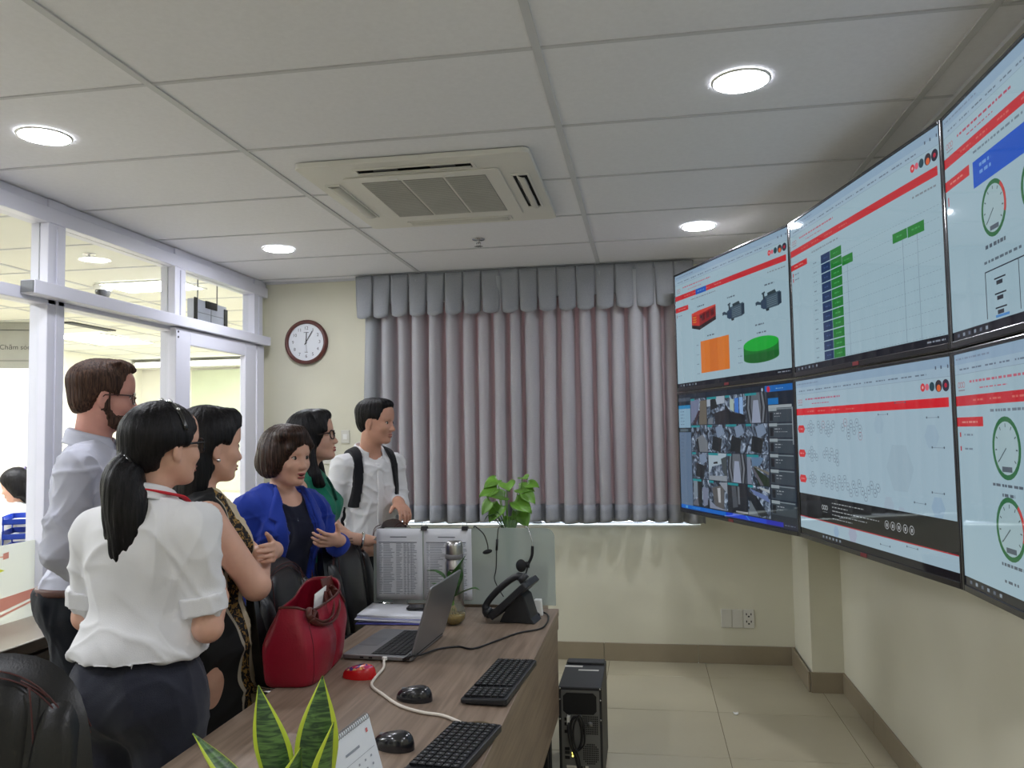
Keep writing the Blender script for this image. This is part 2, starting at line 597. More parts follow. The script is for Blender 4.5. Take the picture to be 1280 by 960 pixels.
st.prism([(3.02, 0.975), (3.05, 0.978), (3.05, 1.004), (3.02, 1.0)], 0.0006, yz(PX + 0.0065))
st.build('sticker', m_redfilm, wl)
MB().prism([(2.9, 0.905), (3.03, 0.93), (3.0, 0.94), (2.94, 0.925)], 0.0006, yz(PX + 0.0065)).build('sticker', m_yelfilm, wl)
# sliding door
d1 = structure('door_1')
DX0, DX1, DY0, DY1, DZ1 = PX + 0.052, PX + 0.092, 4.13, 5.07, 2.088
box_obj('stile', (DX0, DY0, 0.02), (DX1, DY0 + 0.145, DZ1), m_alu, d1, 0.004)
box_obj('stile', (DX0, DY1 - 0.145, 0.02), (DX1, DY1, DZ1), m_alu, d1, 0.004)
box_obj('rail', (DX0, DY0 + 0.145, 2.0), (DX1, DY1 - 0.145, DZ1), m_alu, d1, 0.004)
box_obj('rail', (DX0, DY0 + 0.145, 0.02), (DX1, DY1 - 0.145, 0.20), m_alu, d1, 0.004)
box_obj('pane', (DX0 + 0.015, DY0 + 0.14, 0.19), (DX0 + 0.023, DY1 - 0.14, 2.01), m_glass, d1)
box_obj('jamb', (PX + 0.05, 5.10, 0), (PX + 0.085, 5.20, 2.085), m_alu, d1, 0.003)
for z in (2.035, 2.065):
    MB().cyl((DX1 - 0.001, DY0 + 0.02, z), (DX1 + 0.002, DY0 + 0.02, z), 0.006, n=10).build('screw', m_black, d1)
MB().cyl((DX1 + 0.035, DY0 + 0.07, 0.85), (DX1 + 0.035, DY0 + 0.07, 1.25), 0.012).cyl((DX1, DY0 + 0.07, 0.9), (DX1 + 0.035, DY0 + 0.07, 0.9), 0.008).cyl((DX1, DY0 + 0.07, 1.2), (DX1 + 0.035, DY0 + 0.07, 1.2), 0.008).build('door_handle', m_chrome, d1)
MB().bx((PX + 0.045, 3.04, 2.095), (PX + 0.115, 5.24, 2.155)).build('door_track', m_alu, d1, bevel=0.004)
MB().bx((PX + 0.05, 3.034, 2.10), (PX + 0.11, 3.041, 2.15)).build('track_end', m_grey, d1)

# ================================================================== CEILING FITTINGS
m_lamp = lamp_mat('lamp_diffuser', (0.93, 0.955, 1.04), LAMP_L)
def downlight(x, y, label):
    t = thing('downlight', label, 'ceiling light', (x, y, ZC + 0.001), group='round recessed downlights')
    MB().lathe([(0.083, 0.0), (0.083, -0.006), (0.089, -0.006), (0.092, 0.0)], 36).build('trim_ring', m_white, t)
    MB().lathe([(0.0, -0.0075), (0.05, -0.0072), (0.083, -0.004)], 36).build('diffuser', m_lamp, t)
    return t
downlight(-2.09, 2.528, 'glowing round downlight nearest the glass partition, upper left of the photo')
downlight(-2.07, 4.36, 'glowing round downlight over the doorway beside the wall clock')
downlight(0.322, 2.556, 'largest glowing round downlight on the right, nearest the camera')
downlight(0.307, 4.385, 'glowing round downlight just above the first wall screen')
for x, y, w in ((-2.08, 0.70, 'left, above the low cabinet'), (0.315, 0.72, 'right, above the camera'), (-2.08, -1.12, 'left rear corner'), (0.315, -1.12, 'right rear corner')):
    downlight(x, y, 'round recessed downlight out of view, ' + w)

# cassette air conditioner
m_ac = mat('air_conditioner_plastic', srgb(226, 224, 216), 0.45, var=0.015)
ac = thing('air_conditioner', 'square white four-way cassette air conditioner set in the tiled ceiling', 'air conditioner', (-0.885, 3.48, ZC))
pts = rounded_rect(0.95, 0.99, 0.03)
MB().prism(pts, 0.022, lambda a, b, t: (a, b, -t)).build('face_panel', m_ac, ac, bevel=0.004)
def slot(name, cx_, cy_, w, d, ang, open_):
    R = rotz(ang)
    s = link(bpy.data.objects.new(name, None), ac)
    s.location = (cx_, cy_, -0.022); s.rotation_euler = (0, 0, ang)
    rim = MB()
    for a, b in (((-w / 2 - .012, -d / 2 - .006, -.006), (w / 2 + .012, -d / 2, 0)), ((-w / 2 - .012, d / 2, -.006), (w / 2 + .012, d / 2 + .006, 0)),
                 ((-w / 2 - .012, -d / 2, -.006), (-w / 2, d / 2, 0)), ((w / 2, -d / 2, -.006), (w / 2 + .012, d / 2, 0))):
        rim.bx(a, b)
    rim.build('slot_rim', m_ac, s)
    MB().bx((-w / 2, -d / 2, -0.002), (w / 2, d / 2, 0.0)).build('outlet', m_dark if open_ else m_ac, s)
    fl = MB()
    ang2 = 0.75 if open_ else 0.05
    def ff(u, v):
        q = (v - 0.5) * d * 0.92
        return ((u - 0.5) * w * 0.98, q * math.cos(ang2), -0.006 - 0.012 * (1 - (2 * v - 1) ** 2) * 0.5 + q * math.sin(ang2) * 0.5)
    fl.grid(12, 4, ff)
    fl.build('flap', mat('flap_plastic', srgb(205, 203, 194), 0.4), s, solid=0.003)
    if open_:
        for x in (-0.25 * w, 0.25 * w):
            MB().bx((x - 0.05, -d * 0.3, -0.006), (x + 0.05, d * 0.3, -0.002)).build('vane', m_grey, s)
slot('outlet_slot', 0.0, -0.40, 0.47, 0.055, 0, True)
slot('outlet_slot', 0.40, 0.0, 0.47, 0.06, PI / 2, True)
slot('outlet_slot', -0.40, 0.0, 0.50, 0.05, -PI / 2, False)
slot('outlet_slot', 0.0, 0.41, 0.50, 0.05, PI, False)
MB().prism(rounded_rect(0.66, 0.68, 0.02), 0.007, lambda a, b, t: (a, b - 0.0, -0.022 - t)).build('grille_frame', m_ac, ac, bevel=0.003)
m_slat = mat('grille_slat', srgb(200, 199, 194), 0.5)
for k in range(3):
    c = -0.18 + 0.18 * k
    g = MB()
    for j in range(30):
        y = -0.27 + 0.018 * j
        g.box((c, y, -0.031), (0.166, 0.009, 0.004), R=rotx(0.35))
    o = g.build('grille_louvre', m_slat, ac)
    MB().bx((c - 0.085, -0.28, -0.0295), (c + 0.085, 0.265, -0.029)).build('grille_backing', mat('filter_mesh', srgb(150, 149, 144), 0.8), ac)
for x in (-0.12, 0.12):
    MB().bx((x - 0.02, -0.305, -0.032), (x + 0.02, -0.295, -0.029)).build('latch', m_white, ac)

def sprinkler(x, y, label):
    t = thing('sprinkler', label, 'sprinkler', (x, y, ZC), group='ceiling sprinklers')
    MB().lathe([(0.0, -0.004), (0.034, -0.004), (0.036, 0.0)], 20).build('escutcheon', m_chrome, t)
    MB().cyl((0, 0, -0.003), (0, 0, -0.022), 0.008, n=10).cyl((-0.011, 0, -0.02), (-0.009, 0, -0.04), 0.003, n=6).cyl((0.011, 0, -0.02), (0.009, 0, -0.04), 0.003, n=6).cyl((0, 0, -0.02), (0, 0, -0.04), 0.003, n=8).build('body', m_chrome, t)
    d = MB()
    for k in range(10):
        d.box((0.018 * math.cos(k * PI / 5), 0.018 * math.sin(k * PI / 5), -0.041), (0.014, 0.007, 0.002), R=rotz(k * PI / 5))
    d.lathe([(0.0, -0.042), (0.014, -0.042), (0.014, -0.04), (0, -0.04)], 12).build('deflector', m_chrome, t)
sprinkler(-0.896, 4.394, 'small chrome sprinkler head on the ceiling beyond the air conditioner')
sprinkler(-3.19, 4.23, 'chrome sprinkler head on the office ceiling seen through the top glass pane')

# ================================================================== OFFICE BEHIND THE GLASS
m_panel = lamp_mat('light_panel', (0.95, 0.97, 1.02), OFFICE_L)
def office_panel(x, y, w, d, label):
    t = thing('ceiling_panel_light', label, 'ceiling light', (x, y, ZC), group='office light panels')
    MB().bx((-w / 2, -d / 2, -0.010), (w / 2, d / 2, -0.002)).build('diffuser', m_panel, t)
    f = MB()
    f.bx((-w / 2 - .02, -d / 2 - .02, -.012), (w / 2 + .02, -d / 2, 0)).bx((-w / 2 - .02, d / 2, -.012), (w / 2 + .02, d / 2 + .02, 0))
    f.bx((-w / 2 - .02, -d / 2, -.012), (-w / 2, d / 2, 0)).bx((w / 2, -d / 2, -.012), (w / 2 + .02, d / 2, 0))
    f.build('frame', m_white, t)
office_panel(-3.42, 5.2, 0.58, 0.34, 'glowing light panel on the office ceiling beside the dome camera')
office_panel(-5.75, 7.85, 0.60, 0.9, 'glowing light panel deep in the office above the bearded man')
office_panel(-5.0, 4.6, 1.15, 0.55, 'light panel over the desks of the office, hidden above the sign')
office_panel(-4.2, 1.8, 1.15, 0.55, 'light panel of the office behind the camera')
office_panel(-4.3, 9.0, 1.15, 0.4, 'light panel at the far end of the office')
t = thing('light_strip', 'long bright cove strip above the pale green office wall', 'ceiling light', (-5.6, 10.15, ZC - 0.03))
MB().bx((-1.3, -0.09, -0.09), (1.25, 0.10, -0.01)).build('housing', m_white, t)
MB().bx((-1.25, -0.10, -0.075), (1.2, -0.091, -0.02)).build('diffuser', lamp_mat('strip_diffuser', (1, 1, 0.96), 5.0), t)
# dome camera
t = thing('dome_camera', 'small dark dome security camera on the office ceiling', 'camera', (-3.77, 5.15, ZC))
MB().lathe([(0, -0.03), (0.06, -0.03), (0.066, 0.0)], 24).build('base', m_white, t)
MB().lathe([(0.052, -0.03), (0.052, -0.045), (0.042, -0.075), (0.02, -0.09), (0, -0.094)], 24).build('dome', mat('smoked_dome', srgb(40, 40, 42), 0.08, var=0.0, coat=0.5), t)
# vent
t = thing('ceiling_vent', 'long dark slotted vent in the office ceiling', 'vent', (-5.22, 6.95, ZC), rz=PI / 2)
MB().bx((-0.32, -0.05, -0.006), (0.32, 0.05, 0.0)).build('backing', m_dark, t)
for k in range(4):
    MB().bx((-0.32, -0.045 + k * 0.028, -0.012), (0.32, -0.04 + k * 0.028, -0.005)).build('slat', m_grey, t)
# hanging sign
t = thing('hanging_sign', 'grey hanging sign with dark lettering under the office ceiling', 'sign', (-5.55, 6.6, ZC - 0.42), rz=0.35)
MB().bx((-1.0, -0.02, 0.0), (0.26, 0.02, 0.42)).build('board', mat('sign_grey', srgb(168, 168, 160), 0.6), t)
tx = MB()
text_mesh('Hỗ trợ & Chăm sóc', 0.062, lambda a, b: (a + 0.0, -0.0215, b + 0.19), tx, align='RIGHT')
tx.build('lettering', mat('sign_ink', srgb(60, 60, 58), 0.7), t)
MB().bx((-0.8, -0.0215, 0.06), (0.1, -0.021, 0.075)).build('small_print', mat('sign_faint_ink', srgb(140, 140, 134), 0.7), t)
MB().bx((-0.98, -0.024, 0.345), (0.24, -0.021, 0.352)).build('ruled_line', mat('sign_ink2', srgb(90, 90, 88), 0.7), t)
# box with arrows seen above the door
t = thing('exit_light_box', 'grey box with black corner brackets above the glass door', 'light box', (XL - 0.16, 4.90, 2.185), rz=0)
MB().bx((-0.03, -0.20, 0), (0.02, 0.20, 0.17)).build('housing', mat('light_box_grey', srgb(190, 194, 206), 0.4), t, bevel=0.004)
b = MB()
b.bx((0.02, -0.205, -0.004), (0.026, -0.17, 0.176)).bx((0.02, 0.165, -0.004), (0.026, 0.205, 0.15))
b.bx((0.02, -0.07, 0.125), (0.026, 0.07, 0.172)).bx((0.02, -0.08, -0.004), (0.026, 0.08, 0.035)).bx((0.02, -0.2, -0.004), (0.026, 0.2, 0.012))
b.build('bracket', m_blackmatte, t)
MB().bx((0.02, -0.17, 0.085), (0.022, 0.165, 0.088)).bx((0.02, 0.0, 0.03), (0.022, 0.003, 0.13)).build('seam', m_grey, t)
for y in (-0.12, 0.12):
    MB().cyl((-0.005, y, 0.17), (-0.005, y, ZC - 2.16), 0.004, n=8).build('hanger_rod', m_grey, t)
# office desk with trays
m_officetop = mat('office_desk_top', srgb(150, 140, 118), 0.5, var=0.05)
t = thing('office_desk', 'office desk with beige top behind the glass partition', 'desk', (-4.05, 4.72, 0), rz=0.55)
MB().bx((-0.75, -0.4, 0.70), (0.75, 0.4, 0.74)).build('desk_top', m_officetop, t, bevel=0.004)
MB().bx((-0.73, -0.39, 0.64), (0.73, -0.37, 0.70)).build('apron', mat('office_desk_edge', srgb(118, 112, 98), 0.6), t)
for x in (-0.72, 0.70):
    MB().bx((x, -0.38, 0), (x + 0.03, 0.38, 0.70)).build('leg', m_grey, t)
m_blue = mat('blue_plastic', srgb(24, 62, 178), 0.35, var=0.05)
def tray(parent, z, w=0.34, d=0.26):
    g = MB()
    g.bx((-w / 2, -d / 2, z), (w / 2, d / 2, z + 0.006)).bx((-w / 2, -d / 2, z), (-w / 2 + .006, d / 2, z + .055)).bx((w / 2 - .006, -d / 2, z), (w / 2, d / 2, z + .055))
    g.bx((-w / 2, d / 2 - .006, z), (w / 2, d / 2, z + .055)).bx((-w / 2, -d / 2, z), (w / 2, -d / 2 + .006, z + .035))
    g.build('tray', m_blue, parent)
    MB().bx((-w / 2 + .02, -d / 2 + .015, z + .007), (w / 2 - .03, d / 2 - .02, z + .022)).build('paper', m_white, parent)
t = thing('letter_tray', 'blue stacked letter trays with papers on the office desk', 'letter tray', (-4.0, 4.83, 0.741), rz=0.5)
for z in (0.0, 0.095, 0.19):
    tray(t, z)
for x in (-0.165, 0.165):
    for y in (-0.12, 0.12):
        MB().cyl((x, y, 0), (x, y, 0.24), 0.005, n=8).build('support', m_blue, t)
t = thing('file_holder', 'clear file holder with white folders beside the blue trays', 'file holder', (-4.36, 4.52, 0.741), rz=0.5)
for k in range(4):
    MB().bx((-0.12, -0.05 + 0.028 * k, 0), (0.12, -0.035 + 0.028 * k, 0.27 - 0.01 * k)).build('folder', m_white, t)
MB().bx((-0.125, -0.06, 0), (0.125, 0.055, 0.006)).bx((-0.125, -0.06, 0), (-0.12, 0.055, 0.15)).bx((0.12, -0.06, 0), (0.125, 0.055, 0.15)).build('holder', m_blue, t)
# low cabinet along the partition
m_darkwood = wood_mat('dark_brown_wood', srgb(52, 40, 32), srgb(70, 55, 44), axis=1)
t = thing('low_cabinet', 'low dark brown wooden cabinet along the glass partition', 'cabinet', (-2.44, 1.6, 0))
MB().bx((-0.15, -1.45, 0.04), (0.14, 1.5, 0.68)).build('body', m_darkwood, t)
MB().bx((-0.16, -1.47, 0.68), (0.165, 1.52, 0.725)).build('cabinet_top', mat('cabinet_top_laminate', srgb(150, 142, 128), 0.3), t, bevel=0.003)
MB().bx((0.165, -1.47, 0.683), (0.169, 1.52, 0.722)).build('top_edging', m_darkwood, t)
MB().bx((-0.14, -1.44, 0), (0.10, 1.48, 0.04)).build('plinth', m_blackmatte, t)
for k in range(5):
    y0 = -1.44 + k * 0.588
    dr = MB().bx((0.14, y0 + 0.004, 0.06), (0.158, y0 + 0.584, 0.665)).build('door', m_darkwood, t, bevel=0.002)
    MB().cyl((0.158, y0 + 0.54, 0.57), (0.178, y0 + 0.54, 0.57), 0.008).lathe([(0, 0.018), (0.012, 0.014), (0.014, 0.006), (0.008, 0)], 14, c=(0.172, y0 + 0.54, 0.57), R=roty(PI / 2)).build('knob', m_chrome, dr)
# ================================================================== CURTAIN, CLOCK, SOCKETS
m_curtain = cloth_translucent('grey_curtain_cloth', srgb(170, 174, 178), (0.50, 0.22, 0.22), 0.05)
m_valance = mat('grey_valance_cloth', srgb(150, 153, 158), 0.85, var=0.07, vscale=200, sheen=0.2)
cu = thing('curtain', 'grey pleated curtain with a scalloped valance covering the back window', 'curtain', (-0.80, 5.235, 0.880))
X0c, X1c = -1.07, 1.10
folds = []
xx = X0c
k = 0
while xx < X1c:
    w = RNG.uniform(0.098, 0.128)
    folds.append((xx, w, RNG.uniform(0.055, 0.085), RNG.uniform(-0.014, 0.014)))
    xx += w
def drape(u, v):
    s = u * len(folds)
    i = min(int(s), len(folds) - 1)
    f = s - i
    x0, w, amp, lean = folds[i]
    # rounded pleat: bulges to the room, tight valley between
    g = max(0.0, math.sin(PI * min(1.0, f / 0.80)))
    yy = 0.07 - 1.75 * amp * g ** 0.95 * (0.8 + 0.2 * v)
    z = 1.62 - 1.62 * v
    xo = x0 + w * (f - 0.10 * math.sin(2 * PI * min(1.0, f / 0.80))) + lean * v * (1 + 0.5 * math.sin(i * 1.7 + 3 * v))
    hem = 0.012 * math.sin(PI * f) * v if v > 0.98 else 0
    hem += (0.008 * math.sin(i * 0.9) if v > 0.98 else 0)
    return (xo, yy + 0.006 * math.sin(9 * v + i * 2.1), z + hem)
MB().grid(len(folds) * 10, 24, drape).build('drape', m_curtain, cu)
def hemband(u, v):
    p = drape(u, 0.925 + 0.075 * v)
    return (p[0], p[1] - 0.0022, p[2])
MB().grid(len(folds) * 10, 3, hemband).build('hem_band', mat('curtain_hem', srgb(160, 163, 170), 0.9, var=0.05, vscale=150), cu, solid=0.0015)
MB().bx((-1.11, -0.035, 1.47), (1.12, 0.02, 1.662)).build('heading_tape', m_valance, cu)
MB().cyl((-1.12, 0.045, 1.62), (1.13, 0.045, 1.62), 0.014).build('rod', m_chrome, cu)
def pleat(u, v):
    h = 0.295
    w = (0.118 + 0.012 * v) * (u - 0.5)
    # flat at the top, tubular and flaring to the foot
    b = -0.034 * (v ** 1.2) * (1 - (2 * u - 1) ** 2) ** 0.6 - 0.004
    edge = abs(2 * u - 1)
    foot = (0.022 * edge ** 2) * (v ** 6)
    w *= 1.0 - 0.17 * (v ** 1.5) * edge
    return (w, b - 0.006 * v, -h * v + foot)
src = None
npl = 18
for i in range(npl):
    x = -1.055 + (2.12) * i / (npl - 1)
    if src is None:
        src = MB().grid(10, 10, pleat).build('valance_pleat', m_valance, cu, solid=0.003)
        o = src
    else:
        o = inst(src, 'valance_pleat', cu, (0, 0, 0))
        md = o.modifiers.new('thickness', 'SOLIDIFY'); md.thickness = 0.003; md.offset = 0
    o.location = (x, -0.034, 1.662)
    o.rotation_euler = (RNG.uniform(-0.03, 0.03), RNG.uniform(-0.02, 0.02), RNG.uniform(-0.10, 0.10))

m_clockrim = mat('dark_red_wood', srgb(92, 44, 38), 0.35, var=0.12, vscale=20, coat=0.3)
ck = thing('wall_clock', 'round wall clock with a dark red rim and white face', 'clock', (-2.318, YB, 2.122))
Rw = rotx(PI / 2)          # local z of a lathe -> towards the room (-y)
MB().lathe([(0.118, 0.0), (0.155, 0.0), (0.158, 0.014), (0.152, 0.032), (0.140, 0.038), (0.131, 0.030), (0.129, 0.018)], 56, R=Rw).build('rim', m_clockrim, ck)
face = MB().disc((0, -0.017, 0), 0.131, 48, R=Rw).build('dial', mat('dial_white', srgb(236, 240, 246), 0.5, var=0.01), ck)
tx = MB()
for n in range(1, 13):
    a = PI / 2 - n * PI / 6
    text_mesh(str(n), 0.032, lambda p, q: (p + 0.098 * math.cos(a), -0.0175, q + 0.098 * math.sin(a)), tx)
tx.bx((-0.018, -0.0176, 0.066), (0.018, -0.0172, 0.070)).bx((-0.012, -0.0176, -0.072), (0.012, -0.0172, -0.069))
tx.build('numerals', mat('dial_ink', srgb(70, 72, 78), 0.6), ck)
def hand_(ang, l, w, back, y, name, m):
    a = PI / 2 - ang
    R = roty(-a)
    MB().box(R @ Vector(((l - back) / 2, 0, 0)) + Vector((0, y, 0)), (l + back, 0.0012, w), R=R).build(name, m, ck)
hand_(math.radians(2.5), 0.068, 0.006, 0.012, -0.0195, 'hour_hand', m_blackmatte)
hand_(math.radians(31), 0.090, 0.005, 0.020, -0.021, 'minute_hand', m_blackmatte)
hand_(math.radians(175), 0.075, 0.002, 0.02, -0.0225, 'second_hand', m_grey)
MB().lathe([(0.006, 0.018), (0.006, 0.024), (0, 0.025)], 12, R=Rw).build('hub', m_grey, ck)

m_plate = mat('switch_plate', srgb(216, 214, 204), 0.4, var=0.01)
sk = thing('wall_socket', 'row of three pale wall plates with a power socket on the right', 'socket', (0.538, YB, 0.222))
for i in range(3):
    x = -0.068 + 0.068 * i
    pl = MB().bx((x - 0.033, -0.009, 0), (x + 0.033, 0.0, 0.115)).build('plate', m_plate, sk, bevel=0.003)
    if i == 2:
        for z in (0.035, 0.08):
            g = MB()
            g.bx((x - 0.017, -0.0095, z), (x - 0.011, -0.0088, z + 0.013)).bx((x + 0.011, -0.0095, z), (x + 0.017, -0.0088, z + 0.013)).bx((x - 0.005, -0.0095, z - 0.012), (x + 0.005, -0.0088, z - 0.003))
            g.build('socket_holes', m_dark, pl)
    else:
        MB().bx((x - 0.027, -0.0105, 0.008), (x + 0.027, -0.0088, 0.107)).build('blank_cover', m_plate, pl)
for (x, z, w, h, lab) in ((-2.165, 1.275, 0.07, 0.115, 'lower pale switch plate on the wall behind the woman in green'), (-2.04, 1.415, 0.06, 0.09, 'small upper switch plate on the wall beside the curtain')):
    t = thing('switch_plate', lab, 'switch', (x, YB, z), group='switch plates under the clock')
    MB().bx((-w / 2, -0.009, 0), (w / 2, 0, h)).build('plate', m_plate, t, bevel=0.003)
    MB().bx((-w / 4, -0.012, h * 0.3), (w / 4, -0.008, h * 0.7)).build('rocker', m_white, t, bevel=0.001)

# ================================================================== WALL SCREENS
EM = {}
def scr(col, k=1.0):
    """colour shown by a lit screen under its glossy glass"""
    key = tuple(col) + (k,)
    if key in EM: return EM[key]
    m = bpy.data.materials.new('screen_colour')
    m.use_nodes = True
    p = m.node_tree.nodes['Principled BSDF']
    p.inputs['Base Color'].default_value = (0.006, 0.006, 0.007, 1)
    p.inputs['Roughness'].default_value = 0.04
    p.inputs['Specular IOR Level'].default_value = 0.5
    p.inputs['Emission Color'].default_value = (*srgb(*col), 1)
    p.inputs['Emission Strength'].default_value = k * 0.57
    EM[key] = m
    return m

TVW, TVH = 1.228, 0.700
BZ, BZB = 0.012, 0.020      # bezel at the sides, at the foot
SW, SH = TVW - 2 * BZ, TVH - BZ - BZB
class Screen:
    """flat picture on the panel: u to the right, v down, both 0..1"""
    def __init__(s):
        s.mb = MB(); s.mats = []; s.layer = 0; s.n = 0
        s.box = np.zeros((6000, 4)); s.lay = np.zeros(6000, int)
    def idx(s, col, k=1.0):
        m = scr(col, k)
        if m not in s.mats: s.mats.append(m)
        return s.mats.index(m)
    def pt(s, u, v):
        return (-SW / 2 + u * SW, -0.0262 - s.layer * 0.00006, BZB + (1 - v) * SH)
    def raw(s, pts, mi):
        """later shapes lie on top of the ones they cross"""
        us = [p[0] for p in pts]; vs = [p[1] for p in pts]
        b = (min(us), min(vs), max(us), max(vs))
        if s.n:
            Q = s.box[:s.n]
            hit = (Q[:, 0] < b[2]) & (Q[:, 2] > b[0]) & (Q[:, 1] < b[3]) & (Q[:, 3] > b[1])
            s.layer = int(s.lay[:s.n][hit].max()) + 1 if hit.any() else 0
        else:
            s.layer = 0
        if s.n < len(s.box):
            s.box[s.n] = b; s.lay[s.n] = s.layer; s.n += 1
        s.mb.add([s.pt(u, v) for u, v in pts], [tuple(range(len(pts)))], mi)
    def poly(s, pts, col, k=1.0):
        s.raw(pts, s.idx(col, k))
    def rect(s, u0, v0, u1, v1, col, k=1.0):
        s.poly([(u0, v0), (u1, v0), (u1, v1), (u0, v1)], col, k)
    def disc(s, u, v, r, col, k=1.0, r2=None, a0=0, a1=2 * PI, n=28):
        asp = SW / SH
        if r2 is None:
            s.poly([(u + r * math.cos(2 * PI * i / n), v + r * asp * math.sin(2 * PI * i / n)) for i in range(n)], col, k)
        else:
            for i in range(n):
                a, b = a0 + (a1 - a0) * i / n, a0 + (a1 - a0) * (i + 1) / n
                s.poly([(u + q * math.cos(w), v + q * asp * math.sin(w)) for q, w in ((r2, a), (r, a), (r, b), (r2, b))], col, k)
    def line(s, u0, v0, u1, v1, w, col, k=1.0):
        asp = SW / SH
        dx, dy = (u1 - u0), (v1 - v0) / asp
        L = math.hypot(dx, dy) or 1
        nx, ny = -dy / L * w / 2, dx / L * w / 2 * asp
        s.poly([(u0 + nx, v0 + ny), (u1 + nx, v1 + ny), (u1 - nx, v1 - ny), (u0 - nx, v0 - ny)], col, k)
    def dashes(s, u0, u1, v, h, col, k=1.0, words=None):
        """a line of print too small to read"""
        u = u0
        while u < u1:
            e = min(u + random.uniform(0.006, 0.022), u1)
            s.rect(u, v - h * 0.38, e, v + h * 0.38, col, k)
            u = e + random.uniform(0.003, 0.008)
WHITE = (176, 206, 220)
RED = (214, 44, 54)
INK = (124, 144, 160)
def page(s, bg=WHITE, icons=True, task=True, titlecol=(206, 110, 130), barcol=RED):
    s.rect(0, 0, 1, 1, bg)
    s.rect(0, 0, 1, 0.045, (158, 188, 214))
    s.rect(0, 0.045, 1, 0.088, (172, 200, 220))
    s.dashes(0.01, 0.20, 0.022, 0.010, (130, 150, 175))
    for k in range(12):
        u = 0.03 + k * 0.073
        s.dashes(u, u + 0.055, 0.068, 0.009, (110, 128, 148))
    for u in (0.93, 0.955, 0.985):
        s.rect(u, 0.035, u + 0.006, 0.05, (90, 104, 124))
    s.rect(0, 0.088, 1, 0.0895, (140, 160, 176))
    # emblem and title
    for u in (0.022, 0.036, 0.050):
        s.disc(u, 0.135, 0.0075, (190, 120, 130), r2=0.0055, n=12)
    s.rect(0.018, 0.156, 0.056, 0.161, (150, 140, 150))
    s.dashes(0.085, 0.37, 0.125, 0.013, titlecol)
    s.dashes(0.14, 0.28, 0.155, 0.007, titlecol)
    s.rect(0.0, 0.182, 0.985, 0.226, barcol)
    for u in (0.10, 0.19, 0.30, 0.41):
        s.dashes(u, u + 0.06, 0.204, 0.010, (232, 120, 110))
    if icons:
        for u, c, r in ((0.868, (230, 60, 70), 0.011), (0.889, (236, 110, 130), 0.009), (0.912, (36, 74, 86), 0.012), (0.943, (62, 52, 60), 0.0155), (0.975, (46, 40, 60), 0.0155)):
            s.disc(u, 0.127, r, c)
        s.disc(0.943, 0.137, 0.009, (240, 110, 60))
        s.disc(0.975, 0.127, 0.006, (200, 30, 60))
        s.disc(0.868, 0.127, 0.004, (250, 200, 200))
    if task:
        s.rect(0, 0.962, 1, 1, (14, 18, 30))
        for k in range(6):
            s.rect(0.03 + 0.032 * k, 0.974, 0.042 + 0.032 * k, 0.988, (150, 165, 180) if k % 2 else (96, 110, 130))
        s.dashes(0.90, 0.985, 0.981, 0.010, (150, 160, 175))

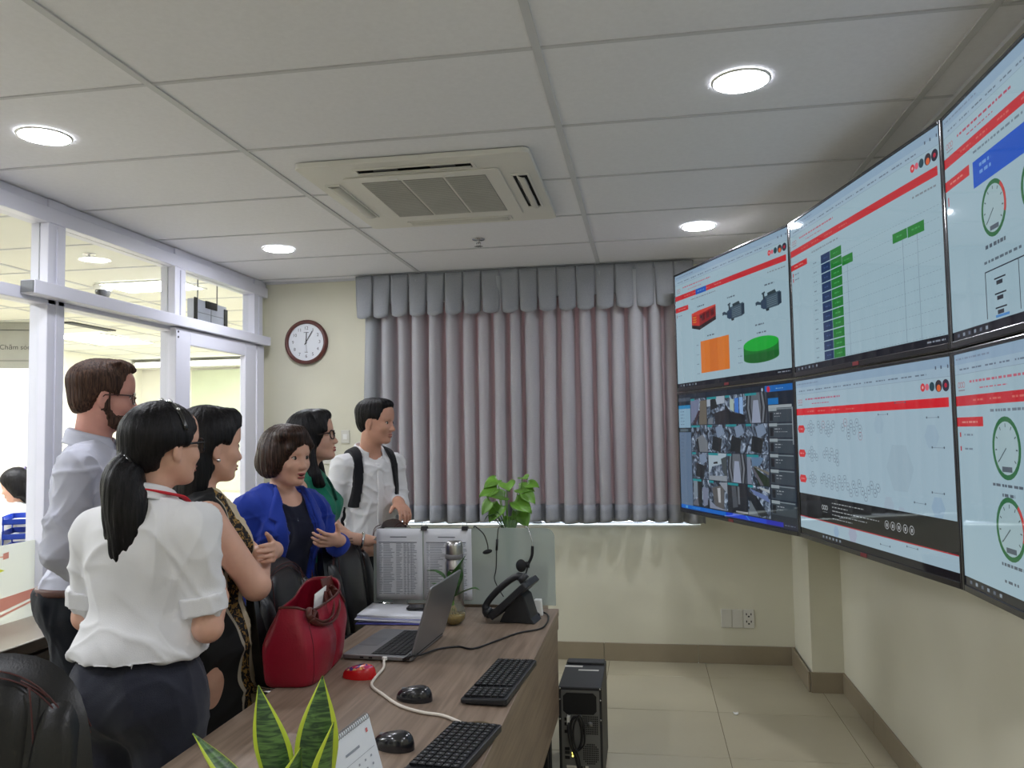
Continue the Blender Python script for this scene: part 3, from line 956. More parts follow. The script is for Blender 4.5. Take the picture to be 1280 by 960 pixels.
def screen_generator(s):
    page(s)
    s.rect(0.222, 0.182, 0.328, 0.228, (20, 94, 200))
    s.dashes(0.24, 0.31, 0.205, 0.010, (120, 170, 230))
    s.rect(0.0, 0.288, 0.14, 0.33, (216, 50, 56))
    s.dashes(0.03, 0.11, 0.309, 0.010, (240, 150, 140))
    s.rect(0.012, 0.352, 0.018, 0.378, (150, 60, 70)); s.dashes(0.03, 0.07, 0.365, 0.009, INK)
    s.dashes(0.17, 0.42, 0.255, 0.011, (140, 150, 160)); s.dashes(0.85, 0.98, 0.262, 0.011, (140, 150, 160))
    for u, v in ((0.27, 0.335), (0.555, 0.345), (0.86, 0.345), (0.36, 0.60), (0.78, 0.615), (0.79, 0.675)):
        s.dashes(u - 0.035, u + 0.035, v, 0.014, (100, 116, 130))
    # red generator set
    s.poly([(0.173, 0.380), (0.255, 0.368), (0.414, 0.362), (0.414, 0.376), (0.255, 0.405), (0.173, 0.398)], (222, 72, 58))
    s.poly([(0.173, 0.398), (0.252, 0.405), (0.252, 0.500), (0.173, 0.478)], (206, 48, 34))
    s.poly([(0.252, 0.405), (0.414, 0.374), (0.414, 0.455), (0.252, 0.500)], (150, 30, 32))
    s.poly([(0.173, 0.478), (0.252, 0.500), (0.252, 0.534), (0.173, 0.505)], (34, 22, 24))
    s.poly([(0.252, 0.500), (0.414, 0.455), (0.414, 0.485), (0.252, 0.534)], (44, 22, 26))
    for k in range(3):
        s.poly([(0.185, 0.412 + k * 0.02), (0.225, 0.416 + k * 0.02), (0.215, 0.426 + k * 0.02), (0.188, 0.422 + k * 0.02)], (232, 140, 40))
    for k in range(3):
        u = 0.275 + k * 0.045
        s.poly([(u, 0.412 - k * 0.007), (u + 0.032, 0.406 - k * 0.007), (u + 0.032, 0.458 - k * 0.009), (u, 0.466 - k * 0.009)], (100, 24, 30))
    s.rect(0.262, 0.415, 0.275, 0.44, (20, 20, 26))
    # motors
    for o in (0.0, 0.279):
        s.poly([(0.545 + o, 0.425), (0.655 + o, 0.415), (0.662 + o, 0.44), (0.662 + o, 0.495), (0.645 + o, 0.515), (0.55 + o, 0.52), (0.535 + o, 0.50), (0.535 + o, 0.44)], (74, 96, 112))
        s.poly([(0.515 + o, 0.452), (0.535 + o, 0.438), (0.556 + o, 0.44), (0.556 + o, 0.515), (0.535 + o, 0.515), (0.515 + o, 0.50)], (52, 74, 100))
        for k in range(5):
            s.poly([(0.562 + o, 0.445 + k * 0.014), (0.635 + o, 0.438 + k * 0.014), (0.635 + o, 0.443 + k * 0.014), (0.562 + o, 0.450 + k * 0.014)], (110, 132, 146))
        s.poly([(0.565 + o, 0.405), (0.62 + o, 0.395), (0.63 + o, 0.42), (0.565 + o, 0.428)], (48, 66, 74))
        s.poly([(0.640 + o, 0.425), (0.664 + o, 0.424), (0.664 + o, 0.505), (0.640 + o, 0.512)], (42, 60, 78))
        s.poly([(0.530 + o, 0.40), (0.542 + o, 0.395), (0.545 + o, 0.445), (0.533 + o, 0.448)], (44, 60, 70))
        s.poly([(0.524 + o, 0.395), (0.548 + o, 0.388), (0.548 + o, 0.402), (0.524 + o, 0.408)], (60, 78, 90))
        s.poly([(0.474 + o, 0.452), (0.49 + o, 0.445), (0.52 + o, 0.462), (0.52 + o, 0.48), (0.49 + o, 0.47), (0.476 + o, 0.475)], (60, 80, 96))
        s.poly([(0.55 + o, 0.518), (0.575 + o, 0.512), (0.575 + o, 0.532), (0.555 + o, 0.534)], (36, 50, 62))
    s.rect(0.257, 0.634, 0.525, 0.90, (236, 130, 40))
    s.rect(0.345, 0.634, 0.42, 0.90, (228, 120, 30))
    for v in (0.66, 0.74, 0.82, 0.9):
        s.dashes(0.215, 0.24, v, 0.008, INK)
    # green drum
    cyl = [(0.78 - 0.134 * math.cos(PI * i / 16), 0.855 + 0.038 * math.sin(PI * i / 16)) for i in range(17)]
    s.poly([(0.646, 0.755)] + cyl + [(0.914, 0.755)], (22, 128, 44))
    cyl2 = [(0.78 - 0.134 * math.cos(PI * i / 16), 0.84 + 0.052 * math.sin(PI * i / 16)) for i in range(17)]
    s.poly([(0.646, 0.82)] + cyl2[::1] + [(0.914, 0.82)], (20, 108, 40))
    s.poly([(0.78 + 0.134 * math.cos(2 * PI * i / 28), 0.755 + 0.052 * math.sin(2 * PI * i / 28)) for i in range(28)], (26, 188, 60))
    for v in (0.70, 0.76, 0.82, 0.87):
        s.dashes(0.60, 0.632, v, 0.008, INK)

def screen_schedule(s):
    page(s)
    s.rect(0.0, 0.28, 0.147, 0.318, (216, 50, 56))
    s.dashes(0.03, 0.11, 0.299, 0.010, (240, 150, 140))
    for v in (0.35, 0.385):
        s.rect(0.012, v - 0.012, 0.02, v + 0.012, (200, 60, 70)); s.dashes(0.03, 0.07, v, 0.009, INK)
    s.dashes(0.19, 0.40, 0.262, 0.012, (140, 150, 160)); s.dashes(0.86, 0.975, 0.268, 0.012, (140, 150, 160))
    for k in range(11):
        v = 0.36 + k * 0.0595
        for j in range(50):
            u = 0.19 + j * 0.016
            if u < 0.98: s.rect(u, v, u + 0.009, v + 0.0016, (130, 150, 165))
    for u in (0.46, 0.80, 0.875):
        s.rect(u, 0.43, u + 0.0016, 0.96, (120, 142, 160))
    for k in range(11):
        v = 0.312 + 0.0595 * k
        s.rect(0.264, v, 0.337, v + 0.053, (28, 58, 104)); s.dashes(0.285, 0.318, v + 0.027, 0.010, (70, 100, 150))
        s.rect(0.339, v, 0.422, v + 0.053, (30, 134, 50)); s.dashes(0.36, 0.40, v + 0.027, 0.010, (80, 180, 100))
        s.dashes(0.20, 0.225, v + 0.027, 0.009, INK)
    s.rect(0.424, 0.385, 0.50, 0.437, (30, 138, 50)); s.dashes(0.44, 0.48, 0.411, 0.010, (80, 180, 100))
    s.rect(0.748, 0.397, 0.826, 0.446, (30, 138, 50)); s.rect(0.829, 0.397, 0.912, 0.450, (30, 138, 50))
    s.dashes(0.77, 0.80, 0.42, 0.010, (80, 180, 100)); s.dashes(0.85, 0.89, 0.42, 0.010, (80, 180, 100))

def gauge(s, u, v, r, red=True):
    s.disc(u, v, r, (46, 118, 70)); s.disc(u, v, r * 0.84, (178, 206, 214))
    if red: s.disc(u, v, r * 1.0, (216, 70, 70), r2=r * 0.86, a0=-0.9, a1=0.35, n=10)
    for k in range(9):
        a = PI * 0.8 + k * PI * 0.175
        s.line(u + r * .66 * math.cos(a), v + r * .66 * SW / SH * math.sin(a), u + r * .78 * math.cos(a), v + r * .78 * SW / SH * math.sin(a), 0.003, (80, 100, 100))
    s.line(u, v, u - r * 0.55, v + r * 0.75, 0.003, (70, 90, 100))
    s.rect(u - r * .35, v + r * 1.05, u + r * .35, v + r * 1.35, (90, 104, 116))

def screen_gauges_top(s):
    page(s, titlecol=(200, 80, 110))
    s.rect(0.0, 0.285, 0.145, 0.33, (216, 50, 56)); s.dashes(0.03, 0.11, 0.307, 0.010, (240, 150, 140))
    s.rect(0.012, 0.36, 0.018, 0.40, (200, 60, 70))
    s.dashes(0.17, 0.5, 0.252, 0.012, (120, 140, 156))
    s.rect(0.165, 0.29, 0.98, 0.40, (20, 92, 214)); s.dashes(0.20, 0.26, 0.32, 0.018, (120, 170, 240)); s.dashes(0.20, 0.26, 0.35, 0.018, (120, 170, 240))
    for k, u in enumerate((0.26, 0.45, 0.64, 0.83)):
        gauge(s, u, 0.525, 0.062); s.dashes(u - 0.05, u + 0.05, 0.665, 0.020, (90, 104, 118))
    s.dashes(0.20, 0.38, 0.725, 0.014, (100, 116, 130))
    s.rect(0.20, 0.76, 0.50, 0.765, (40, 46, 60)); s.rect(0.20, 0.76, 0.204, 0.95, (60, 70, 84)); s.rect(0.36, 0.76, 0.363, 0.95, (60, 70, 84))
    for v in (0.80, 0.86, 0.915):
        s.rect(0.245, v, 0.30, v + 0.006, (30, 36, 48)); s.rect(0.255, v + 0.012, 0.285, v + 0.028, (40, 48, 60))
    s.rect(0.245, 0.945, 0.31, 0.955, (80, 150, 220))
    s.rect(0.40, 0.79, 0.46, 0.84, (70, 84, 96)); s.rect(0.55, 0.76, 0.9, 0.763, (60, 70, 84))

def screen_gauges_low(s):
    page(s)
    s.rect(0.0, 0.275, 0.15, 0.315, (216, 50, 56)); s.dashes(0.03, 0.12, 0.296, 0.010, (240, 150, 140))
    for v in (0.34, 0.40):
        s.rect(0.012, v, 0.02, v + 0.02, (190, 60, 70)); s.dashes(0.04, 0.09, v + 0.01, 0.010, INK)
    s.dashes(0.19, 0.40, 0.252, 0.014, (120, 136, 150))
    for u in (0.26, 0.46, 0.66, 0.86):
        gauge(s, u, 0.40, 0.068, red=u != 0.26)
        s.dashes(u - 0.075, u + 0.075, 0.545, 0.014, (90, 104, 118)); s.dashes(u - 0.03, u + 0.03, 0.582, 0.016, (90, 104, 118))
        gauge(s, u, 0.71, 0.068); s.dashes(u - 0.05, u + 0.05, 0.85, 0.016, (90, 104, 118))
        s.dashes(u - 0.04, u + 0.03, 0.915, 0.014, (90, 104, 118))

def hexa(s, u, v, r, col=(120, 140, 156)):
    asp = SW / SH
    p = [(u + r * math.cos(PI / 3 * i), v + r * asp * math.sin(PI / 3 * i)) for i in range(6)]
    for i in range(6):
        s.line(p[i][0], p[i][1], p[(i + 1) % 6][0], p[(i + 1) % 6][1], 0.0016, col)
    s.rect(u - r * 0.4, v - 0.004, u + r * 0.4, v + 0.004, (132, 150, 166))

def screen_flow(s):
    page(s, bg=(178, 206, 222), titlecol=(196, 96, 130), barcol=(232, 30, 44))
    # faint hexagons of the page background
    for u, v, r, c in ((0.73, 0.52, 0.075, (172, 199, 215)), (0.90, 0.36, 0.035, (170, 198, 217)), (0.66, 0.72, 0.03, (177, 199, 216)), (0.73, 0.755, 0.025, (177, 197, 215)), (0.915, 0.69, 0.032, (164, 194, 218)), (0.62, 0.30, 0.03, (172, 200, 218)), (0.30, 0.93, 0.02, (160, 190, 220)), (0.42, 0.92, 0.03, (176, 186, 210))):
        s.poly([(u + r * math.cos(PI / 3 * i), v + r * 1.79 * math.sin(PI / 3 * i)) for i in range(6)], c)
    for u, v in ((0.88, 0.27), (0.90, 0.41), (0.89, 0.62), (0.80, 0.68), (0.93, 0.74), (0.62, 0.245), (0.72, 0.19), (0.75, 0.905), (0.6, 0.93)):
        s.rect(u, v, u + 0.055, v + 0.002, (120, 136, 150)); s.disc(u, v, 0.003, (90, 104, 120)); s.disc(u + 0.055, v, 0.003, (90, 104, 120))
    for v in (0.316, 0.475, 0.64):
        s.poly([(0.005, v), (0.015, v - 0.024), (0.058, v - 0.024), (0.070, v), (0.058, v + 0.024), (0.015, v + 0.024)], (226, 44, 50))
        s.dashes(0.018, 0.055, v, 0.010, (244, 150, 150))
    rows = ((0.31, ((0.105, 0), (0.125, -.026), (0.125, .026), (0.145, 0), (0.19, -.02), (0.21, .012), (0.23, -.02), (0.25, .016), (0.27, -.02), (0.27, .034), (0.29, .01), (0.31, -.02), (0.38, .0), (0.40, -.028), (0.42, .012), (0.42, .05), (0.44, -.02), (0.46, .02), (0.48, -.025), (0.50, .01), (0.50, .05))),
            (0.475, ((0.105, 0), (0.125, -.026), (0.125, .026), (0.145, 0), (0.165, .02), (0.23, .0), (0.25, -.022), (0.27, .016), (0.29, -.02), (0.31, .02), (0.33, -.012), (0.33, .04))),
            (0.635, ((0.105, 0), (0.125, -.026), (0.125, .026), (0.145, 0), (0.20, .0), (0.22, -.024), (0.24, .016), (0.26, -.018), (0.28, .026), (0.30, -.01), (0.32, .03), (0.34, -.02), (0.36, .02), (0.38, -.024), (0.40, .016), (0.42, .05), (0.44, .0), (0.46, .04), (0.48, -.01), (0.50, .03), (0.52, .06), (0.54, .02), (0.56, -.01), (0.58, .03), (0.60, .0))))
    for v, cells in rows:
        s.rect(0.07, v, 0.10, v + 0.002, (120, 136, 150))
        for k, (u, dv) in enumerate(cells):
            hexa(s, u, v + dv * 1.0, 0.0135, (170, 110, 120) if (k % 7 == 6 and v < 0.4) else (118, 136, 152))
    s.rect(0, 0.735, 1, 0.885, (34, 36, 36), 0.7)
    s.rect(0, 0.883, 1, 0.889, (190, 50, 60))
    for u in (0.200, 0.216, 0.232):
        s.disc(u, 0.80, 0.0085, (190, 196, 200), r2=0.0055, n=12)
    s.rect(0.20, 0.826, 0.235, 0.829, (150, 156, 160))
    for k, (a, b) in enumerate(((0.275, 0.50), (0.275, 0.39), (0.275, 0.597), (0.275, 0.52), (0.275, 0.42))):
        s.dashes(a, b, 0.765 + k * 0.023, 0.007, (176, 182, 184))
    for u in (0.643, 0.677, 0.711, 0.746, 0.78):
        s.disc(u, 0.82, 0.0125, (200, 206, 208), r2=0.0105, n=16); s.rect(u - 0.004, 0.812, u + 0.004, 0.83, (190, 196, 200))
    s.rect(0, 0.962, 1, 1, (12, 14, 24))
    for k in range(6):
        s.rect(0.19 + 0.026 * k, 0.974, 0.202 + 0.026 * k, 0.988, (150, 165, 180))

def cam_mat():
    """grainy grey surveillance picture"""
    m = bpy.data.materials.new('camera_picture')
    m.use_nodes = True
    nt = m.node_tree
    p = nt.nodes['Principled BSDF']
    p.inputs['Base Color'].default_value = (0.006, 0.006, 0.007, 1)
    p.inputs['Roughness'].default_value = 0.09
    tc = nt.nodes.new('ShaderNodeTexCoord')
    nz = nt.nodes.new('ShaderNodeTexNoise')
    nz.inputs['Scale'].default_value = 26.0
    nz.inputs['Detail'].default_value = 5.0
    nz.inputs['Distortion'].default_value = 1.2
    nt.links.new(tc.outputs['Object'], nz.inputs[0])
    rp = nt.nodes.new('ShaderNodeValToRGB')
    e = rp.color_ramp.elements
    e[0].position = 0.40; e[0].color = (*srgb(20, 26, 34), 1)
    e[1].position = 0.72; e[1].color = (*srgb(170, 186, 206), 1)
    k = e.new(0.54); k.color = (*srgb(74, 88, 106), 1)
    nt.links.new(nz.outputs[0], rp.inputs[0])
    nt.links.new(rp.outputs[0], p.inputs['Emission Color'])
    p.inputs['Emission Strength'].default_value = 0.85
    return m
m_campic = cam_mat()
def screen_cctv(s):
    s.rect(0, 0, 1, 1, (26, 38, 54))
    s.rect(0.0, 0.03, 0.13, 0.06, (70, 84, 100))
    s.rect(0.0, 0.095, 0.128, 0.125, (24, 140, 200)); s.rect(0.0, 0.125, 0.128, 0.29, (148, 186, 210))
    for k in range(5): s.dashes(0.02, 0.06, 0.15 + 0.028 * k, 0.008, (90, 120, 145))
    s.rect(0.0, 0.295, 0.128, 0.33, (40, 54, 62)); s.rect(0.012, 0.302, 0.10, 0.322, (90, 110, 120))
    s.rect(0.0, 0.33, 0.128, 0.96, (104, 128, 156))
    for k in range(7): s.dashes(0.02, 0.05, 0.36 + 0.03 * k, 0.006, (84, 104, 130))
    s.rect(0.80, 0.005, 0.995, 0.05, (16, 108, 196)); s.disc(0.826, 0.03, 0.012, (220, 40, 70)); s.disc(0.78, 0.03, 0.007, (180, 200, 220)); s.dashes(0.88, 0.93, 0.03, 0.008, (140, 190, 230))
    s.rect(0.82, 0.095, 0.895, 0.14, (16, 120, 200))
    if m_campic not in s.mats: s.mats.append(m_campic)
    ci = s.mats.index(m_campic)
    U = [0.133, 0.285, 0.45, 0.625, 0.815]
    U = [0.133, 0.30, 0.472, 0.642, 0.815]
    V = [0.045, 0.272, 0.50, 0.725, 0.955]
    for r in range(4):
        for c in range(4):
            u0, u1, v0, v1 = U[c], U[c + 1] - 0.004, V[r], V[r + 1] - 0.006
            s.raw([(u0, v0), (u1, v0), (u1, v1), (u0, v1)], ci)
            w, h = u1 - u0, v1 - v0
            kind = (r * 4 + c)
            def q(pts, col): s.poly([(u0 + a * w, v0 + b * h) for a, b in pts], col)
            if kind in (3, 10):        # corridor between dark arches
                q([(0.05, 0), (1, 0), (1, 1), (0.05, 1)], (70, 78, 88))
                for i, cc in enumerate(((36, 42, 50), (120, 128, 138), (44, 50, 58), (104, 112, 122))):
                    g = 0.07 * i
                    q([(0.1 + g, 0), (0.9 - g, 0), (1 - g * 1.2, 0.5), (0.9 - g, 1), (0.15 + g, 1), (0.02 + g * 1.2, 0.5)], cc)
                q([(0.40, 0.25), (0.62, 0.25), (0.72, 1), (0.30, 1)], (160, 172, 196))
            elif kind == 2:
                q([(0.25, 0.15), (0.45, 0.15), (0.45, 0.6), (0.25, 0.5)], (180, 200, 190)); q([(0.5, 0.12), (0.7, 0.12), (0.7, 0.65), (0.5, 0.6)], (70, 130, 220)); q([(0.74, 0.1), (0.92, 0.1), (0.92, 0.7), (0.74, 0.65)], (150, 190, 240))
                q([(0, 0.3), (0.3, 0.6), (1, 0.72), (1, 1), (0, 1)], (24, 28, 34))
            elif kind == 0:
                q([(0, 0.05), (0.55, 0.05), (0.5, 0.5), (0.1, 0.9), (0, 0.95)], (120, 130, 160)); q([(0.62, 0.1), (1, 0.1), (1, 1), (0.5, 1)], (110, 104, 92)); q([(0.1, 1), (0.5, 0.45), (0.6, 0.5), (0.3, 1)], (60, 40, 50))
            elif kind == 1:
                q([(0, 0), (1, 0), (1, 0.25), (0, 0.35)], (176, 190, 206)); q([(0.2, 0.1), (0.5, 0.05), (0.6, 0.4), (0.2, 0.5)], (26, 32, 34)); q([(0.05, 0.8), (0.35, 0.75), (0.3, 1), (0.05, 1)], (120, 130, 142)); q([(0.4, 0.6), (1, 0.5), (1, 1), (0.45, 1)], (40, 40, 46))
            elif kind == 4:
                q([(0.3, 0.5), (0.7, 0.35), (1, 0.6), (1, 1), (0.4, 1)], (120, 128, 136)); q([(0.3, 0.55), (0.42, 0.5), (0.5, 1), (0.4, 1)], (24, 28, 34))
            elif kind == 9:
                q([(0, 0), (1, 0), (0.9, 0.35), (0.2, 0.5), (0.0, 0.8)], (176, 196, 210)); q([(0.28, 0.34), (0.5, 0.3), (0.52, 0.38), (0.28, 0.4)], (20, 24, 30)); q([(0.7, 0.2), (1, 0.1), (1, 0.9), (0.8, 0.7)], (70, 80, 84)); q([(0, 0.85), (1, 0.8), (1, 1), (0, 1)], (150, 160, 170))
            elif kind == 11:
                q([(0.2, 0.0), (0.8, 0.1), (0.6, 0.35), (0.25, 0.4)], (100, 132, 166)); q([(0, 0), (0.18, 0), (0.2, 1), (0, 1)], (130, 140, 160)); q([(0.3, 0.4), (1, 0.75), (1, 1), (0.5, 1)], (36, 52, 34)); q([(0.3, 0.36), (1, 0.55), (1, 0.65), (0.35, 0.42)], (120, 118, 108)); q([(0.22, 0.45), (0.3, 0.42), (0.75, 1), (0.6, 1)], (96, 96, 108))
            elif kind == 13:
                q([(0.15, 0.25), (0.85, 0.1), (0.8, 1), (0.3, 1)], (96, 96, 96)); q([(0.45, 0.25), (0.62, 0.22), (0.62, 0.75), (0.5, 0.75)], (190, 194, 200)); q([(0, 0.7), (0.35, 0.9), (1, 1), (0, 1)], (140, 150, 172)); q([(0.55, 0.05), (1, 0.0), (1, 0.4)], (150, 160, 172))
            elif kind == 14:
                q([(0, 0), (1, 0), (1, 1), (0, 1)], (36, 40, 46)); q([(0.2, 0.1), (0.42, 0.1), (0.5, 0.8), (0.25, 0.85)], (84, 90, 98)); q([(0.5, 0.1), (0.6, 0.1), (0.62, 0.7), (0.52, 0.7)], (110, 116, 124)); q([(0.4, 0.93), (1, 0.92), (1, 0.97), (0.4, 0.98)], (170, 174, 178))
            elif kind == 12:
                q([(0.05, 0), (0.3, 0), (0.3, 0.6), (0.05, 0.8)], (130, 146, 160)); q([(0.3, 0), (0.6, 0), (0.55, 1), (0.3, 1)], (26, 32, 34)); q([(0.6, 0.3), (0.95, 0.3), (0.9, 0.9), (0.65, 1)], (126, 136, 160)); q([(0, 0.9), (0.3, 0.7), (0.35, 1), (0, 1)], (104, 108, 120))
            elif kind == 15:
                q([(0, 0.2), (0.4, 0.35), (0.9, 0.9), (0.6, 1), (0, 0.5)], (30, 36, 42)); q([(0.1, 0.5), (0.5, 1), (0, 1)], (110, 120, 128)); q([(0.1, 0.12), (0.9, 0.3), (1, 0.5), (0.3, 0.3)], (110, 130, 180)); q([(0.5, 0.02), (1, 0.1), (1, 0.2), (0.6, 0.1)], (180, 190, 196))
            else:
                q([(0.45, 0.1), (0.8, 0.0), (0.95, 0.3), (0.55, 0.5)], (130, 150, 176)); q([(0.3, 0.4), (0.8, 0.5), (0.7, 1), (0.2, 0.9)], (30, 36, 40))
            s.rect(u0, v0, u0 + w * (0.25 + 0.3 * ((r + c) % 2)), v0 + 0.018, (36, 150, 160))
    for k in range(7):
        v = 0.165 + k * 0.108
        s.rect(0.822, v, 0.99, v + 0.10, (62, 74, 84))
        s.rect(0.822, v, 0.88, v + 0.022, (160, 174, 180)); s.rect(0.88, v + 0.004, 0.985, v + 0.012, (130, 144, 152))
        s.rect(0.828, v + 0.032, 0.852, v + 0.09, (26, 30, 36)); s.dashes(0.862, 0.91, v + 0.04, 0.008, (170, 178, 186)); s.dashes(0.862, 0.95 if k == 1 else 0.90, v + 0.06, 0.007, (150, 158, 166))
    s.rect(0.822, 0.145, 0.985, 0.165, (170, 182, 188)); s.rect(0.985, 0.165, 0.99, 0.42, (170, 180, 186))
    s.rect(0, 0.958, 0.45, 0.99, (20, 112, 216)); s.rect(0.45, 0.958, 0.78, 0.99, (16, 70, 226)); s.rect(0.78, 0.958, 0.90, 0.99, (18, 30, 190)); s.rect(0.90, 0.958, 1, 0.99, (28, 34, 60))
    s.line(0.62, 0.958, 0.65, 0.99, 0.006, (60, 150, 240)); s.dashes(0.91, 0.98, 0.974, 0.008, (120, 130, 150))
    s.rect(0.05, 0.965, 0.07, 0.984, (90, 180, 240)); s.dashes(0.12, 0.2, 0.974, 0.010, (60, 150, 230))
    s.rect(0, 0.99, 1, 1, (16, 22, 50))

m_bezel = mat('screen_bezel', srgb(26, 26, 30), 0.25, var=0.05, coat=0.4)
m_bezel_edge = mat('bezel_side_metal', srgb(150, 148, 144), 0.22, metal=0.9, var=0.03)
m_badge = mat('red_badge', srgb(120, 40, 46), 0.5)
def wall_screen(p0, a, z, content, label, tilt=0.0):
    d = Vector((math.sin(a), -math.cos(a), 0))
    c = Vector((p0[0], p0[1], 0)) + d * (TVW / 2 + 0.003)
    t = thing('wall_screen', label, 'screen', (c.x, c.y, z), math.atan2(-math.cos(a), math.sin(a)), 'video wall screens')
    # local: x to the viewer's right, -y towards the viewer
    fr = MB()
    W = TVW / 2
    for lo, hi in (((-W, -0.03, 0), (-W + BZ, 0.03, TVH)), ((W - BZ, -0.03, 0), (W, 0.03, TVH)), ((-W + BZ, -0.03, 0), (W - BZ, 0.03, BZB)), ((-W + BZ, -0.03, TVH - BZ), (W - BZ, 0.03, TVH))):
        fr.bx(lo, hi)
    fr.build('bezel', m_bezel, t, bevel=0.0025)
    ed = MB()
    for lo, hi in (((-W - .0015, -0.024, 0), (-W, 0.028, TVH)), ((W, -0.024, 0), (W + .0015, 0.028, TVH)), ((-W, -0.024, -.0015), (W, 0.028, 0)), ((-W, -0.024, TVH), (W, 0.028, TVH + .0015))):
        ed.bx(lo, hi)
    ed.build('metal_edge', m_bezel_edge, t)
    MB().bx((-W + BZ, -0.025, BZB), (W - BZ, -0.006, TVH - BZ)).build('screen', scr((10, 14, 20)), t)
    MB().bx((-W + 0.02, 0.03, 0.03), (W - 0.02, 0.055, TVH - 0.03)).build('back_cover', m_blackmatte, t, bevel=0.01)
    MB().bx((-0.2, 0.055, 0.15), (0.2, 0.085, 0.55)).build('wall_mount', m_grey, t)
    s = Screen()
    content(s)
    s.mb.build('screen_picture', s.mats, t)
    MB().bx((-0.028, -0.0315, 0.003), (0.02, -0.03, 0.017)).build('badge', m_badge, t)
    t.rotation_euler = (tilt, 0, t.rotation_euler[2])
    return t
ang = [math.radians(22.64), math.radians(11.33), math.radians(0.5), math.radians(-11)]
pA = Vector((0.2153, 4.935, 0))
pts_tv = [pA]
for a in ang:
    pts_tv.append(pts_tv[-1] + Vector((math.sin(a), -math.cos(a), 0)) * 1.2338)
ZT1, ZT0 = 0.986 + 0.709, 0.986
for i, (up, low, lu, ll) in enumerate((
        (screen_generator, screen_cctv, 'upper wall screen with a red generator, motors and an orange square', 'lower wall screen with a grid of dark surveillance camera pictures'),
        (screen_schedule, screen_flow, 'upper wall screen with a column of blue and green boxes', 'lower wall screen with hexagon flow rows and a black footer band'),
        (screen_gauges_top, screen_gauges_low, 'upper wall screen with a blue banner, cut off by the right edge', 'lower wall screen with green dial gauges, cut off by the right edge'))):
    wall_screen(pts_tv[i], ang[i], ZT1, up, lu)
    wall_screen(pts_tv[i], ang[i], ZT0, low, ll)
# ================================================================== DESKS
m_desk = wood_mat('desk_oak', srgb(116, 99, 84), srgb(146, 127, 110), axis=1)
m_desk_side = wood_mat('desk_oak_side', srgb(112, 94, 78), srgb(140, 120, 100), axis=1)
def desk(y0, y1, label, x0=-1.066, x1=-0.368):
    t = thing('desk', label, 'desk', ((x0 + x1) / 2, (y0 + y1) / 2, 0))
    hx, hy = (x1 - x0) / 2, (y1 - y0) / 2
    MB().bx((-hx, -hy, 0.722), (hx, hy, 0.75)).build('desk_top', m_desk, t, bevel=0.002)
    MB().bx((hx - 0.03, -hy + 0.01, 0.672), (hx - 0.002, hy - 0.005, 0.7195)).build('edge_rail', m_desk_side, t)
    MB().bx((hx - 0.026, -hy + 0.01, 0.33), (hx - 0.006, hy - 0.008, 0.670)).build('modesty_panel', m_desk_side, t)
    for lx in (-hx + 0.48, hx - 0.06):
        for q in (-1, 1):
            MB().bx((lx - 0.025, q * (hy - 0.06) - 0.025, 0), (lx + 0.025, q * (hy - 0.06) + 0.025, 0.72)).build('leg', m_blackmatte, t)
    MB().bx((-hx + 0.08, -0.02, 0.66), (hx - 0.08, 0.02, 0.72)).build('cross_beam', m_blackmatte, t)
    return t
dk = desk(1.05, 3.33, 'wood-grain desk carrying the laptop, red bag and keyboards')
MB().lathe([(0.0, 0.7512), (0.034, 0.7512), (0.036, 0.7502)], 28, c=(0.29, -0.198, 0)).build('cable_grommet', mat('grommet_brown', srgb(96, 80, 52), 0.45), dk)
desk(3.385, 4.5, 'wood-grain desk behind the frosted glass screen', -1.10, -0.55)

# glass screen between the desks
m_frost = glass_mat('frosted_green_glass', tint=(0.80, 0.83, 0.82), haze=0.5, rough=0.12, hazecol=(0.60, 0.66, 0.63))
gs = thing('desk_screen', 'greenish frosted glass screen at the far end of the front desk', 'desk screen', (-0.768, 3.335, 0.75))
pl = [(-0.385, 0.012), (0.388, 0.012), (0.388, 0.285)]
for k in range(7):
    a = PI / 2 * k / 6
    pl.append((0.348 + 0.04 * math.cos(a), 0.285 + 0.04 * math.sin(a)))
pl += [(-0.335, 0.325), (-0.385, 0.275)]
MB().prism(pl, 0.008, lambda a, b, t: (a, -0.004 + t, b)).build('glass_pane', m_frost, gs, bevel=0.001)
for x in (-0.27, 0.30):
    MB().bx((x - 0.03, -0.012, 0.0), (x + 0.03, 0.012, 0.035)).build('bracket', mat('bracket_silver', srgb(190, 194, 196), 0.35, metal=0.5), gs, bevel=0.002)

